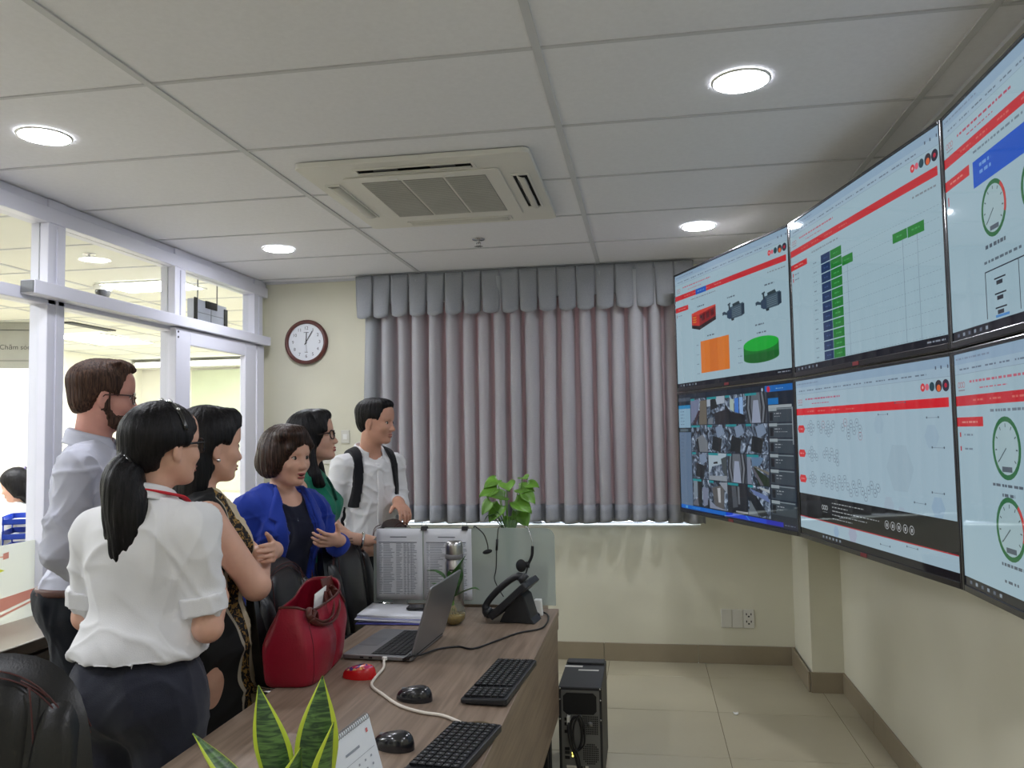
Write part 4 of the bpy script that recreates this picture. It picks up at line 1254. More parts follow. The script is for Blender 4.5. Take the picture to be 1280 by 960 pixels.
m_paper = mat('paper', srgb(226, 228, 234), 0.8, var=0.015)
m_print = mat('print_grey', srgb(150, 154, 164), 0.8)
m_print2 = mat('print_dark', srgb(110, 114, 124), 0.8)
def sheet(x0, x1, z0, z1, y, label, cols, lean=0.0, cut=0.0):
    w, h = x1 - x0, z1 - z0
    t = thing('document_sheet', label, 'paper', ((x0 + x1) / 2, y, z0), group='papers clipped on the glass')
    def wav(a, b): return 0.003 * math.sin(3 * a / w + 2 * b / h) * (1 - b / h)
    MB().grid(8, 10, lambda u, v: ((u - 0.5) * w, wav((u - 0.5) * w, v * h), v * h)).build('sheet', m_paper, t, solid=0.0008)
    p = MB()
    def mark(a0, b0, a1, b1, mi):
        n = max(1, int((a1 - a0) / 0.03))
        for i in range(n):
            q0, q1 = a0 + (a1 - a0) * i / n, a0 + (a1 - a0) * (i + 1) / n
            p.add([(q0, wav(q0, b0) - 0.0012, b0), (q1, wav(q1, b0) - 0.0012, b0), (q1, wav(q1, b1) - 0.0012, b1), (q0, wav(q0, b1) - 0.0012, b1)], [(0, 1, 2, 3)], mi)
    mark(-w * 0.2, h * 0.875, w * 0.16, h * 0.888, 1)
    mark(-w * 0.45, h * 0.80, w * 0.38, h * 0.812, 1)
    for k in range(30):
        b = h * (0.78 - 0.024 * k)
        a = -w * 0.44
        for c in cols:
            e = a + w * c * random.uniform(0.45, 0.95)
            mark(a, b, e, b + h * 0.009, 0)
            a += w * c
    for c in (0.12, 0.19, 0.26):
        mark(w * c, h * 0.06, w * c + 0.0012, h * 0.80, 0)
    p.build('print', [m_print, m_print2], t)
sheet(-1.135, -0.935, 0.778, 1.073, 3.318, 'left sheet with a printed table clipped to the glass screen', (0.09, 0.28, 0.16, 0.07, 0.07, 0.16))
sheet(-0.930, -0.725, 0.780, 1.072, 3.321, 'right sheet with printed rows behind the steel flask', (0.07, 0.36, 0.18, 0.08, 0.16))
for x, lab in ((-0.928, 'black binder clip between the two hung sheets'), (-0.753, 'black binder clip at the right sheet corner')):
    t = thing('binder_clip', lab, 'binder clip', (x, 3.329, 1.066), group='binder clips on the glass')
    MB().prism([(-0.016, 0), (0.016, 0), (0.006, 0.016), (-0.006, 0.016)], 0.026, lambda a, b, q: (-0.013 + q, a, b)).build('clip_body', m_black, t)
    path = [(-0.006, -0.008, 0.014), (-0.009, -0.010, 0.028), (0, -0.011, 0.034), (0.009, -0.010, 0.028), (0.006, -0.008, 0.014)]
    MB().tube(smooth_path(path, 5), 0.0009, 6).build('wire_arm', m_chrome, t)

# ------------------------------------------------------------------ desk items
ZD = 0.7505
# laptop
m_lap = mat('laptop_silver', srgb(150, 152, 156), 0.32, metal=0.7, var=0.02)
m_key = mat('key_black', srgb(24, 25, 28), 0.5, var=0.05)
lp = thing('laptop', 'open silver laptop seen from its side on the desk', 'laptop', (-0.855, 2.69, ZD), rz=math.radians(-3))
MB().prism(rounded_rect(0.235, 0.345, 0.01), 0.014, lambda a, b, t: (a, b, 0.003 + t)).build('base', m_lap, lp, bevel=0.003)
ks = MB()
for r in range(6):
    for c in range(15):
        ks.box((0.085 - 0.0185 * r - 0.005, -0.145 + 0.0206 * c, 0.0182), (0.0155, 0.0175, 0.002))
ks.build('keys', m_key, lp, kind='stuff')
MB().bx((-0.025, -0.157, 0.0168), (0.092, 0.157, 0.0174)).build('keyboard_deck', m_blackmatte, lp)
MB().bx((-0.108, -0.055, 0.0168), (-0.045, 0.045, 0.0175)).build('touchpad', mat('touchpad_grey', srgb(128, 130, 134), 0.3, metal=0.4), lp)
Rl = roty(math.radians(17))
lid = MB()
lid.prism(rounded_rect(0.345, 0.232, 0.01), 0.007, lambda a, b, t: Rl @ Vector((t, a, b + 0.116)) + Vector((0.112, 0, 0.014))).build('lid', m_lap, lp, bevel=0.002)
MB().prism(rounded_rect(0.33, 0.21, 0.004), 0.0006, lambda a, b, t: Rl @ Vector((-t - 0.0002, a, b + 0.12)) + Vector((0.112, 0, 0.014))).build('display', mat('display_black', srgb(14, 15, 18), 0.1, var=0.0), lp)
MB().cyl((0.114, -0.15, 0.015), (0.114, 0.15, 0.015), 0.006).build('hinge', m_blackmatte, lp)
for y in (-0.05, -0.02, 0.03):
    MB().bx((y * 1.0 - 0.006, -0.1735, 0.007), (y + 0.006, -0.172, 0.012)).build('port', m_dark, lp)
# power cable of the laptop and the white network cable
t = thing('power_cable', 'thin black power cable winding from the laptop to the white adapter', 'cable', (0, 0, 0))
pth = smooth_path([(-0.755, 2.505, 0.762), (-0.745, 2.50, 0.775), (-0.73, 2.56, 0.762), (-0.70, 2.66, 0.755), (-0.64, 2.70, 0.754), (-0.585, 2.68, 0.754), (-0.53, 2.78, 0.754), (-0.47, 2.90, 0.754), (-0.40, 2.97, 0.754), (-0.385, 3.06, 0.754), (-0.39, 3.16, 0.755), (-0.405, 3.21, 0.756), (-0.425, 3.215, 0.762)], 8)
MB().tube(pth, 0.0032, 8).build('cord', m_black, t)
MB().cyl((-0.77, 2.50, 0.760), (-0.745, 2.502, 0.776), 0.006).build('plug', m_black, t)
t = thing('network_cable', 'white network cable running from the laptop across the desk', 'cable', (0, 0, 0))
pth = smooth_path([(-0.835, 2.520, 0.760), (-0.83, 2.49, 0.757), (-0.812, 2.43, 0.755), (-0.805, 2.34, 0.755), (-0.79, 2.26, 0.755), (-0.735, 2.19, 0.755), (-0.66, 2.105, 0.755), (-0.585, 2.06, 0.755), (-0.53, 2.045, 0.755), (-0.48, 2.005, 0.756), (-0.445, 1.975, 0.754)], 8)
MB().tube(pth, 0.0042, 8).build('cord', mat('white_cable', srgb(226, 218, 206), 0.5), t)
MB().bx((-0.843, 2.508, 0.755), (-0.827, 2.532, 0.766)).build('plug', m_white, t, bevel=0.002)

# mice
def mouse(x, y, rz, m_body, m_top, label, floral=False):
    t = thing('computer_mouse', label, 'mouse', (x, y, ZD), rz, 'computer mice on the desk')
    def shell(u, v):
        a = 2 * PI * u
        ph = (PI / 2) * v
        r = math.cos(ph) ** 0.55 if v < 1 else 0
        xx = 0.052 * r * math.cos(a); yy = 0.030 * r * math.sin(a) * (1 - 0.12 * math.cos(a))
        zz = 0.036 * math.sin(ph) ** 0.8 * (1 - 0.25 * (xx / 0.052)) 
        return (xx, yy, zz)
    MB().grid(28, 10, shell, mfn=lambda u, v: 1 if v > 0.45 else 0).build('shell', [m_body, m_top], t, weld=True)
    MB().bx((0.022, -0.0035, 0.022), (0.036, 0.0035, 0.031)).build('scroll_wheel', m_grey, t, bevel=0.002)
    MB().bx((-0.004, -0.0006, 0.028), (0.018, 0.0006, 0.0335)).build('button_seam', m_dark, t)
    MB().prism([(0.05 * math.cos(2 * PI * k / 20), 0.028 * math.sin(2 * PI * k / 20)) for k in range(20)], 0.002, lambda a, b, q: (a, b, q)).build('base_plate', m_blackmatte, t)
    return t
m_mouse = mat('mouse_black', srgb(26, 27, 32), 0.22, var=0.05, coat=0.3)
m_fl = bpy.data.materials.new('floral_print'); m_fl.use_nodes = True
_nt = m_fl.node_tree
_v = _nt.nodes.new('ShaderNodeTexVoronoi'); _v.inputs['Scale'].default_value = 95.0
_tc = _nt.nodes.new('ShaderNodeTexCoord'); _nt.links.new(_tc.outputs['Object'], _v.inputs[0])
_rp = _nt.nodes.new('ShaderNodeValToRGB'); _rp.color_ramp.interpolation = 'CONSTANT'
_e = _rp.color_ramp.elements
_e[0].color = (*srgb(196, 30, 34), 1); _e[1].position = 0.78; _e[1].color = (*srgb(70, 60, 130), 1)
for _p, _c in ((0.28, (230, 110, 90)), (0.45, (190, 60, 110)), (0.6, (226, 180, 120))):
    k = _e.new(_p); k.color = (*srgb(*_c), 1)
_sx = _nt.nodes.new('ShaderNodeSeparateColor'); _nt.links.new(_v.outputs['Color'], _sx.inputs[0]); _nt.links.new(_sx.outputs[0], _rp.inputs[0])
_nt.links.new(_rp.outputs[0], _nt.nodes['Principled BSDF'].inputs['Base Color']); _nt.nodes['Principled BSDF'].inputs['Roughness'].default_value = 0.25
mouse(-0.858, 2.345, math.radians(178), mat('mouse_red', srgb(196, 26, 30), 0.25, var=0.04), m_fl, 'red floral computer mouse beside the red bag')
mouse(-0.637, 2.165, math.radians(172), m_mouse, m_mouse, 'black computer mouse beside the far keyboard')
mouse(-0.590, 1.835, math.radians(168), m_mouse, m_mouse, 'black computer mouse half hidden by the white calendar')

def keyboard(x, y, rz, label):
    t = thing('keyboard', label, 'keyboard', (x, y, ZD), rz, 'black compact keyboards')
    # long side along local y, far row at +x side
    MB().prism(rounded_rect(0.128, 0.38, 0.008), 0.014, lambda a, b, q: (a, b, 0.004 + q * (1 + 0.2 * a / 0.06))).build('body', mat('keyboard_body', srgb(28, 29, 33), 0.45, var=0.05), t, bevel=0.003)
    k = MB()
    leg = MB()
    for r in range(6):
        for c in range(19):
            if c in (14,): continue
            xx, yy = -0.048 + 0.0188 * r, 0.172 - 0.0188 * c
            k.box((xx, yy, 0.0205 + 0.02 * xx), (0.0158, 0.0158, 0.005))
            leg.add([(xx - 0.002, yy - 0.0015, 0.0232 + 0.02 * xx), (xx + 0.002, yy - 0.0015, 0.0232 + 0.02 * xx), (xx + 0.002, yy + 0.002, 0.0232 + 0.02 * xx), (xx - 0.002, yy + 0.002, 0.0232 + 0.02 * xx)], [(0, 1, 2, 3)])
    k.build('keys', mat('keycaps', srgb(20, 21, 24), 0.4, var=0.05), t, kind='stuff')
    leg.build('key_legends', mat('legend_white', srgb(140, 142, 148), 0.6), t, kind='stuff')
    MB().bx((0.012, 0.1755, 0.0165), (0.052, 0.1865, 0.0195)).build('sticker', m_white, t)
    for yy in (-0.17, 0.17):
        MB().bx((-0.05, yy - 0.012, 0), (0.05, yy + 0.012, 0.006)).build('foot', m_blackmatte, t)
keyboard(-0.4265, 2.325, math.radians(-4.5), 'black keyboard near the desk edge, farther from the camera')
keyboard(-0.447, 1.775, math.radians(-8), 'nearer black keyboard beside the cable hole')

# stacked papers with a black phone
t = thing('paper_stack', 'loose stack of papers and a blue folder at the far desk corner', 'papers', (-0.965, 3.11, ZD), rz=0.03)
for k, (dx, dy, r, m) in enumerate(((0, -0.015, 0.02, mat('blue_folder', srgb(70, 72, 150), 0.5)), (0.01, 0, -0.04, m_paper), (-0.008, -0.006, 0.05, m_paper), (0.0, 0.0, 0.0, mat('pale_blue_paper', srgb(180, 184, 220), 0.8)), (0.005, 0.004, -0.03, m_paper), (0.0, 0.008, 0.02, m_paper))):
    w, d = 0.295, 0.212
    R = rotz(r)
    z0 = 0.0045 * k
    MB().grid(10, 6, lambda u, v: R @ Vector(((u - .5) * w + dx, (v - .5) * d + dy, 0)) + Vector((0, 0, z0 + 0.003 + (0.007 * (1 - u) ** 3 if k > 1 else 0)))).build('sheet' if k else 'folder', m, t, solid=0.0032)
t = thing('smartphone', 'black smartphone lying on the stack of papers', 'phone', (-0.875, 3.145, ZD + 0.0318), rz=0.06)
MB().prism(rounded_rect(0.145, 0.07, 0.012), 0.008, lambda a, b, q: (a, b, q)).build('body', m_black, t, bevel=0.002)
MB().prism(rounded_rect(0.13, 0.062, 0.006), 0.0004, lambda a, b, q: (a, b, 0.0082 + q)).build('glass', mat('phone_glass', srgb(12, 12, 14), 0.06, var=0), t)

# steel flask
m_steel = mat('brushed_steel', (0.50, 0.49, 0.48), 0.28, metal=1.0, var=0.05, vscale=40, stretch=(1, 1, 0.05))
t = thing('thermos_flask', 'stainless steel thermos flask in front of the hung sheet', 'flask', (-0.785, 3.262, ZD))
MB().lathe([(0, 0), (0.036, 0), (0.038, 0.004), (0.038, 0.195), (0.034, 0.203), (0.034, 0.208)], 32).build('body', m_steel, t)
MB().lathe([(0.0355, 0.208), (0.0375, 0.21), (0.0375, 0.226), (0.0355, 0.228)], 32).build('collar', mat('flask_grey', srgb(120, 118, 118), 0.4), t)
MB().lathe([(0.036, 0.228), (0.036, 0.262), (0.033, 0.276), (0.026, 0.281), (0, 0.282)], 32).build('cap', m_steel, t)
MB().bx((-0.012, -0.0395, 0.165), (0.016, -0.037, 0.17)).build('mark', m_dark, t)

# plants
def leaf_material(name, c1, c2, sc=(30, 30, 30)):
    return mat(name, tuple((a + b) / 2 for a, b in zip(srgb(*c1), srgb(*c2))), 0.38, var=0.35, vscale=1.0, stretch=sc, spec=0.4)
m_leaf = leaf_material('dark_green_leaf', (36, 74, 34), (64, 108, 44))
m_leaf2 = leaf_material('bright_green_leaf', (84, 130, 44), (116, 164, 62), (14, 14, 14))
def ribbon_leaf(path, w, m, parent, fold=0.25, name='leaf'):
    P = smooth_path(path, 5)
    n = len(P) - 1
    def fn(u, v):
        i = min(int(v * n + 1e-6), n)
        p = P[i]
        t_ = (P[min(i + 1, n)] - P[max(i - 1, 0)]).normalized()
        s_ = t_.cross(Vector((0, 0, 1)))
        s_ = s_.normalized() if s_.length > 1e-3 else Vector((1, 0, 0))
        nn = s_.cross(t_)
        ww = w * (math.sin(PI * (0.08 + 0.92 * v)) ** 0.7)
        q = (u - 0.5) * 2
        return p + s_ * (q * ww) + nn * (abs(q) * ww * fold)
    MB().grid(4, n, fn).build(name, m, parent, solid=0.0012)
t = thing('vase_plant', 'small leafy plant in a round glass vase behind the laptop', 'plant', (-0.735, 3.03, ZD))
MB().lathe([(0, 0.002), (0.03, 0.002), (0.044, 0.02), (0.047, 0.04), (0.040, 0.062), (0.028, 0.074), (0.031, 0.084)], 28).build('glass_vase', glass_mat('vase_glass', tint=(0.86, 0.86, 0.78), haze=0.12), t)
MB().lathe([(0, 0.004), (0.029, 0.004), (0.042, 0.02), (0.044, 0.038), (0, 0.038)], 24).build('water', mat('amber_water', srgb(140, 112, 44), 0.15, var=0.3, vscale=60), t)
rs = MB()
for k in range(9):
    a = k * 0.7
    rs.tube(smooth_path([(0.004 * math.cos(a), 0.004 * math.sin(a), 0.07), (0.014 * math.cos(a), 0.014 * math.sin(a), 0.045), (0.024 * math.cos(a + 1), 0.024 * math.sin(a + 1), 0.02)], 4), 0.002, 5)
rs.build('root', mat('pale_root', srgb(170, 150, 100), 0.7), t)
MB().tube(smooth_path([(0, 0, 0.05), (-0.005, 0, 0.10), (-0.012, 0, 0.15)], 5), 0.006, 8).build('stem', m_leaf2, t)
for path, w in (([(-0.01, 0, 0.12), (-0.03, -0.01, 0.17), (-0.06, -0.01, 0.195), (-0.10, -0.01, 0.20)], 0.012), ([(-0.01, 0, 0.12), (-0.04, -0.02, 0.145), (-0.085, -0.02, 0.155)], 0.011),
                ([(0.0, 0, 0.10), (0.015, -0.01, 0.15), (0.03, -0.02, 0.21), (0.055, -0.02, 0.26)], 0.022), ([(0.0, 0, 0.08), (0.01, 0.0, 0.14), (0.015, 0.01, 0.20)], 0.018),
                ([(0.0, 0, 0.10), (0.04, 0.0, 0.12), (0.08, -0.01, 0.135), (0.105, -0.01, 0.13)], 0.011), ([(-0.01, 0, 0.13), (-0.012, 0, 0.17), (-0.014, -0.005, 0.20)], 0.011), ([(0, 0, 0.09), (-0.03, -0.02, 0.10), (-0.05, -0.03, 0.08)], 0.012)):
    ribbon_leaf(path, w * 1.5, m_leaf, t)
# pothos behind the glass
t = thing('pothos_plant', 'bright green pothos in a glass jar behind the desk screen', 'plant', (-0.60, 3.50, ZD))
MB().lathe([(0, 0.003), (0.04, 0.003), (0.045, 0.02), (0.045, 0.12), (0.035, 0.15), (0.036, 0.30), (0.034, 0.34)], 24).build('glass_jar', glass_mat('jar_glass', tint=(0.9, 0.93, 0.9), haze=0.1), t)
def heart(s, cx_=0):
    pts = []
    return pts
def heart_leaf(c, d, n, L, parent):
    d = Vector(d).normalized(); n = Vector(n); n = (n - d * n.dot(d)).normalized(); s_ = d.cross(n)
    c = Vector(c)
    def fn(u, v):
        q = (u - 0.5) * 2
        ww = 0.48 * L * (math.sin(PI * min(1, (v * 0.93 + 0.07) ** 0.62)) ** 0.85)
        back = -0.10 * L * (abs(q) ** 1.5) * (1 - v) ** 2
        return c + d * (v * L + back) + s_ * (q * ww) + n * (0.12 * L * abs(q) - 0.18 * L * v * v)
    MB().grid(6, 8, fn).build('leaf', m_leaf2, parent, solid=0.001)
lv = [(-0.01, 0.44, -0.5, 0.6, 0.075), (0.04, 0.47, 0.6, 0.5, 0.07), (0.03, 0.42, 0.9, 0.0, 0.08), (-0.045, 0.475, -0.9, 0.2, 0.075), (0.0, 0.50, 0.2, 0.3, 0.07), (0.07, 0.455, 1.0, -0.3, 0.06), (-0.03, 0.40, -0.8, -0.5, 0.075), (0.04, 0.375, 0.8, -0.7, 0.075), (0.08, 0.49, 0.9, 0.4, 0.055), (-0.07, 0.42, -0.9, -0.6, 0.06), (0.0, 0.35, 0.3, -0.8, 0.06), (0.06, 0.52, 0.3, 0.5, 0.05), (-0.05, 0.51, -0.4, 0.3, 0.065)]
for i, (x, z, dx, dz, L) in enumerate(lv):
    y = RNG.uniform(-0.05, 0.05)
    MB().tube(smooth_path([(0, 0, 0.10), (x * 0.3, y * 0.4, 0.30), (x, y, z)], 6), 0.0022, 6).build('stem', m_leaf2, t)
    heart_leaf((x, y, z), (dx, RNG.uniform(-0.7, -0.1), dz - 0.5), (0, -0.6, 0.8), L * 1.15, t)
for k in range(3):
    ribbon_leaf([(0.0, -0.02, 0.28), (-0.03 - 0.02 * k, -0.03, 0.36), (-0.05 - 0.025 * k, -0.03, 0.38 - 0.02 * k)], 0.012, m_leaf, t)

# headset hung over the glass
t = thing('headset', 'black wired headset hung over the top of the glass screen', 'headset', (0, 0, 0))
yh = 3.322
MB().tube(smooth_path([(-0.505, 3.345, 1.065), (-0.50, 3.335, 1.082), (-0.488, yh, 1.076), (-0.474, yh - 0.008, 1.04), (-0.468, yh - 0.01, 1.00), (-0.475, yh - 0.01, 0.96), (-0.49, yh - 0.01, 0.93)], 7), 0.0026, 8).build('headband', m_chrome, t)
MB().tube(smooth_path([(-0.4685, yh - 0.011, 1.005), (-0.472, yh - 0.012, 0.965), (-0.487, yh - 0.012, 0.932)], 6), [0.006] * 12 + [0.005], 8).build('band_pad', m_blackmatte, t)
MB().ell((-0.515, yh - 0.024, 0.927), (0.022, 0.014, 0.026)).build('ear_cushion', m_blackmatte, t)
MB().cyl((-0.500, yh - 0.012, 0.93), (-0.482, yh - 0.012, 0.928), 0.012).build('ear_housing', m_black, t)
MB().tube(smooth_path([(-0.49, yh - 0.014, 0.92), (-0.497, yh - 0.016, 0.895), (-0.51, yh - 0.018, 0.875)], 5), 0.003, 8).build('mic_boom', m_black, t)
MB().ell((-0.522, yh - 0.02, 0.877), (0.016, 0.010, 0.009)).build('microphone', m_blackmatte, t)
MB().tube(smooth_path([(-0.600, 3.345, 1.07), (-0.604, 3.335, 1.081), (-0.612, yh, 1.07), (-0.616, yh, 1.03), (-0.620, yh, 0.985), (-0.622, yh, 0.93), (-0.625, yh, 0.90), (-0.63, yh - 0.006, 0.87), (-0.615, yh - 0.01, 0.835), (-0.59, yh - 0.02, 0.80)], 7), 0.0022, 7).build('cord', m_black, t)
MB().tube([(-0.6165, yh - 0.002, 1.03), (-0.6195, yh - 0.002, 0.985)], 0.005, 8).build('cord_connector', m_black, t)
t = thing('microphone_boom', 'black microphone boom dangling from the top of the glass screen', 'microphone', (0, 0, 0))
MB().tube(smooth_path([(-0.72, 3.345, 1.068), (-0.715, 3.332, 1.081), (-0.70, yh, 1.076), (-0.672, yh - 0.003, 1.05), (-0.657, yh - 0.005, 1.01), (-0.655, yh - 0.005, 0.985)], 7), 0.0024, 7).build('mic_boom', m_black, t)
MB().ell((-0.657, yh - 0.008, 0.980), (0.021, 0.013, 0.009), R=roty(-0.25)).build('microphone', m_blackmatte, t)

# desk telephone
m_tel = mat('telephone_black', srgb(34, 36, 40), 0.4, var=0.06)
t = thing('desk_telephone', 'black desk telephone with its handset in front of the glass screen', 'telephone', (-0.56, 3.12, ZD), rz=math.radians(-8))
Rt = roty(math.radians(-42))            # slab leaning back to the right
def tel(a, b, q): return Rt @ Vector((a, b, q)) + Vector((0.02, 0, 0.047))
bd = MB().prism([(p[0] - 0.0, p[1]) for p in rounded_rect(0.20, 0.17, 0.015)], 0.026, lambda a, b, q: tel(a + 0.045, b, q)).build('body', m_tel, t, bevel=0.004)
for r in range(4):
    for c in range(3):
        p = tel(0.0 + 0.018 * r - 0.03, 0.005 + 0.02 * c, 0.028)
        MB().box(p, (0.012, 0.014, 0.004), R=Rt).build('key', m_grey, bd)
MB().box(tel(0.105, 0.025, 0.0275), (0.05, 0.09, 0.003), R=Rt).build('display', mat('lcd', srgb(92, 100, 96), 0.2), bd)
MB().prism([(0.0, 0), (0.14, 0), (0.125, 0.02), (0.10, 0.10), (0.075, 0.115), (0.03, 0.06)], 0.10, lambda a, b, q: (a, -0.05 + q, b)).build('stand', m_tel, t, bevel=0.003)
hs = MB()
pth = smooth_path([tel(-0.055, -0.062, 0.040), tel(-0.03, -0.062, 0.062), tel(0.045, -0.062, 0.070), tel(0.12, -0.062, 0.062), tel(0.148, -0.062, 0.040)], 6)
hs.tube(pth, [0.016] * 5 + [0.0125] * (len(pth) - 10) + [0.016] * 5, 12).build('handset', m_tel, t)
MB().cyl(tel(-0.05, -0.062, 0.028), tel(-0.05, -0.062, 0.048), 0.022, 0.019).build('mouthpiece', m_tel, t)
MB().cyl(tel(0.143, -0.062, 0.028), tel(0.143, -0.062, 0.048), 0.022, 0.019).build('earpiece', m_tel, t)
coil = []
for k in range(120):
    f = k / 119
    base = Vector((-0.05 - 0.02 * f * 4 * (1 - f) - 0.02 * f, -0.02 + 0.10 * f, 0.012))
    a = k * 0.9
    coil.append(base + Vector((0.007 * math.cos(a), 0, 0.007 * math.sin(a))))
MB().tube(coil, 0.0018, 5).build('coiled_cord', m_black, t)
MB().tube(smooth_path([(-0.06, 0.03, 0.008), (-0.085, 0.06, 0.006), (-0.10, 0.10, 0.006), (-0.07, 0.14, 0.006), (0.0, 0.15, 0.006), (0.06, 0.13, 0.006), (0.105, 0.08, 0.006), (0.10, 0.04, 0.008), (0.07, 0.03, 0.02)], 8), 0.004, 7).build('line_cord', m_black, t)
MB().ell((0.115, 0.05, 0.012), (0.018, 0.014, 0.011)).build('cord_clip', m_black, t)

t = thing('power_adapter', 'small white tapered plastic block at the desk corner', 'adapter', (-0.437, 3.205, ZD))
MB().prism([(-0.021, 0), (0.021, 0), (0.015, 0.062), (-0.012, 0.062)], 0.03, lambda a, b, q: (a, -0.015 + q, b)).build('body', m_white, t, bevel=0.003)
MB().lathe([(0, 0.001), (0.005, 0.001), (0.005, 0)], 14, c=(0.002, -0.0152, 0.010), R=rotx(PI / 2)).build('button', m_grey, t)

# red tote bag
m_red = mat('red_leather', srgb(150, 22, 46), 0.36, var=0.08, vscale=14, bump=0.12, bscale=220, spec=0.5)
m_brown = mat('brown_leather', srgb(88, 42, 34), 0.42, var=0.12, vscale=18, bump=0.1, bscale=200)
bag = thing('tote_bag', 'red leather tote bag with brown handles standing on the desk', 'bag', (-1.05, 2.40, ZD), rz=math.radians(6))
def bagring(a, v):
    # outline in the plane: long side along y
    hw = 0.080 + 0.010 * math.sin(PI * min(1, v * 1.1)) - 0.022 * max(0, v - 0.5) / 0.5
    hl = 0.178 + 0.014 * math.sin(PI * v) - 0.006 * v
    n = 0.40 + 0.10 * v
    ca, sa = math.cos(a), math.sin(a)
    x = hw * math.copysign(abs(ca) ** n, ca)
    y = hl * math.copysign(abs(sa) ** n, sa)
    top = 0.225 + 0.018 * math.cos(2 * a + PI) + 0.012 * math.sin(a * 1.0)
    x += 0.006 * math.sin(5 * a + 6 * v) * v * (1 - v) * 2 + 0.012 * v * v * math.sin(2 * a)
    return (x + 0.008 * v, y - 0.012 * v, top * v)
def bagout(u, v):
    if v < 0.06: 
        q = bagring(2 * PI * u, 0.0); k = v / 0.06
        return (q[0] * (0.9 + 0.1 * k), q[1] * (0.95 + 0.05 * k), 0.012 * k ** 2)
    q = bagring(2 * PI * u, (v - 0.06) / 0.94)
    return (q[0], q[1], max(q[2], 0.012 + q[2] * 0.95))
MB().grid(64, 26, bagout).add([bagout(i / 64, 0.0) for i in range(64)], [tuple(range(64))]).build('bag_body', m_red, bag, solid=0.004)
MB().grid(64, 2, lambda u, v: (lambda p: (p[0] * 1.02, p[1] * 1.01, p[2] + 0.001))(bagout(u, 0.97 + 0.03 * v))).build('top_binding', m_brown, bag, solid=0.004)
def strap(pts, w=0.011, name='handle'):
    MB().tube(smooth_path([(a, b, c - 0.026) for a, b, c in pts], 8), w, 8, flat=0.35).build(name, m_brown, bag)
strap([(0.062, -0.105, 0.205), (0.066, -0.13, 0.232), (0.072, -0.17, 0.215), (0.082, -0.10, 0.185), (0.088, 0.0, 0.178), (0.078, 0.08, 0.20), (0.055, 0.115, 0.245), (0.044, 0.10, 0.26)])
strap([(0.058, -0.12, 0.215), (0.060, -0.15, 0.245), (0.068, -0.18, 0.228), (0.084, -0.12, 0.198), (0.086, -0.02, 0.192), (0.07, 0.05, 0.215), (0.05, 0.07, 0.25)], 0.009)
MB().prism([(0.02, 0.19), (0.14, 0.21), (0.175, 0.285), (0.06, 0.292)], 0.004, lambda a, b, q: (0.036 + q + 0.03 * (0.27 - b) / 0.08, a, b - 0.028)).build('leather_flap', m_brown, bag)
strap([(0.062, 0.11, 0.25), (0.075, 0.125, 0.225), (0.078, 0.145, 0.205)], 0.012, 'leather_tab')
MB().grid(1, 18, lambda u, v: (lambda p: (p[0] * 1.012 + (u - .5) * 0.0, p[1] * 1.006 + (u - .5) * 0.005, p[2]))(bagout(0.875 + 0.001 * 0, 0.05 + 0.93 * v))).build('seam', mat('bag_seam', srgb(90, 12, 28), 0.5), bag, solid=0.002)
t = thing('folded_paper', 'white paper poking out of the open red bag', 'paper', (-1.035, 2.42, ZD + 0.13))
MB().grid(4, 4, lambda u, v: (0.015 + 0.01 * v, (u - 0.5) * 0.09, v * 0.105 + 0.01 * u)).build('sheet', m_white, t, solid=0.001)

# snake plant in the foreground
def snake_mat():
    m = bpy.data.materials.new('snake_leaf')
    m.use_nodes = True
    nt = m.node_tree
    p = nt.nodes['Principled BSDF']; p.inputs['Roughness'].default_value = 0.4
    tc = nt.nodes.new('ShaderNodeTexCoord')
    mp = nt.nodes.new('ShaderNodeMapping'); mp.inputs['Scale'].default_value = (12, 12, 75)
    nt.links.new(tc.outputs['Object'], mp.inputs[0])
    nz = nt.nodes.new('ShaderNodeTexNoise'); nz.inputs['Scale'].default_value = 1.5; nz.inputs['Detail'].default_value = 4; nz.inputs['Distortion'].default_value = 1.4
    nt.links.new(mp.outputs[0], nz.inputs[0])
    rp = nt.nodes.new('ShaderNodeValToRGB')
    rp.color_ramp.elements[0].position = 0.4; rp.color_ramp.elements[0].color = (*srgb(38, 66, 40), 1)
    rp.color_ramp.elements[1].position = 0.62; rp.color_ramp.elements[1].color = (*srgb(92, 128, 66), 1)
    nt.links.new(nz.outputs[0], rp.inputs[0]); nt.links.new(rp.outputs[0], p.inputs['Base Color'])
    return m
m_snake = snake_mat()
m_snake_edge = mat('snake_leaf_margin', srgb(188, 206, 62), 0.4, var=0.08, vscale=20)
sp = thing('snake_plant', 'snake plant with yellow-edged green leaves in the foreground', 'plant', (-0.605, 1.33, ZD))
MB().lathe([(0, 0.002), (0.07, 0.002), (0.085, 0.02), (0.10, 0.095), (0.106, 0.10), (0.10, 0.104), (0.092, 0.098), (0.088, 0.08), (0, 0.078)], 32).build('pot', mat('white_ceramic', srgb(226, 224, 218), 0.25), sp)
MB().lathe([(0.0885, 0.081), (0.04, 0.087), (0, 0.085)], 24).build('soil', mat('soil', srgb(60, 46, 34), 0.95, var=0.3, vscale=60), sp)
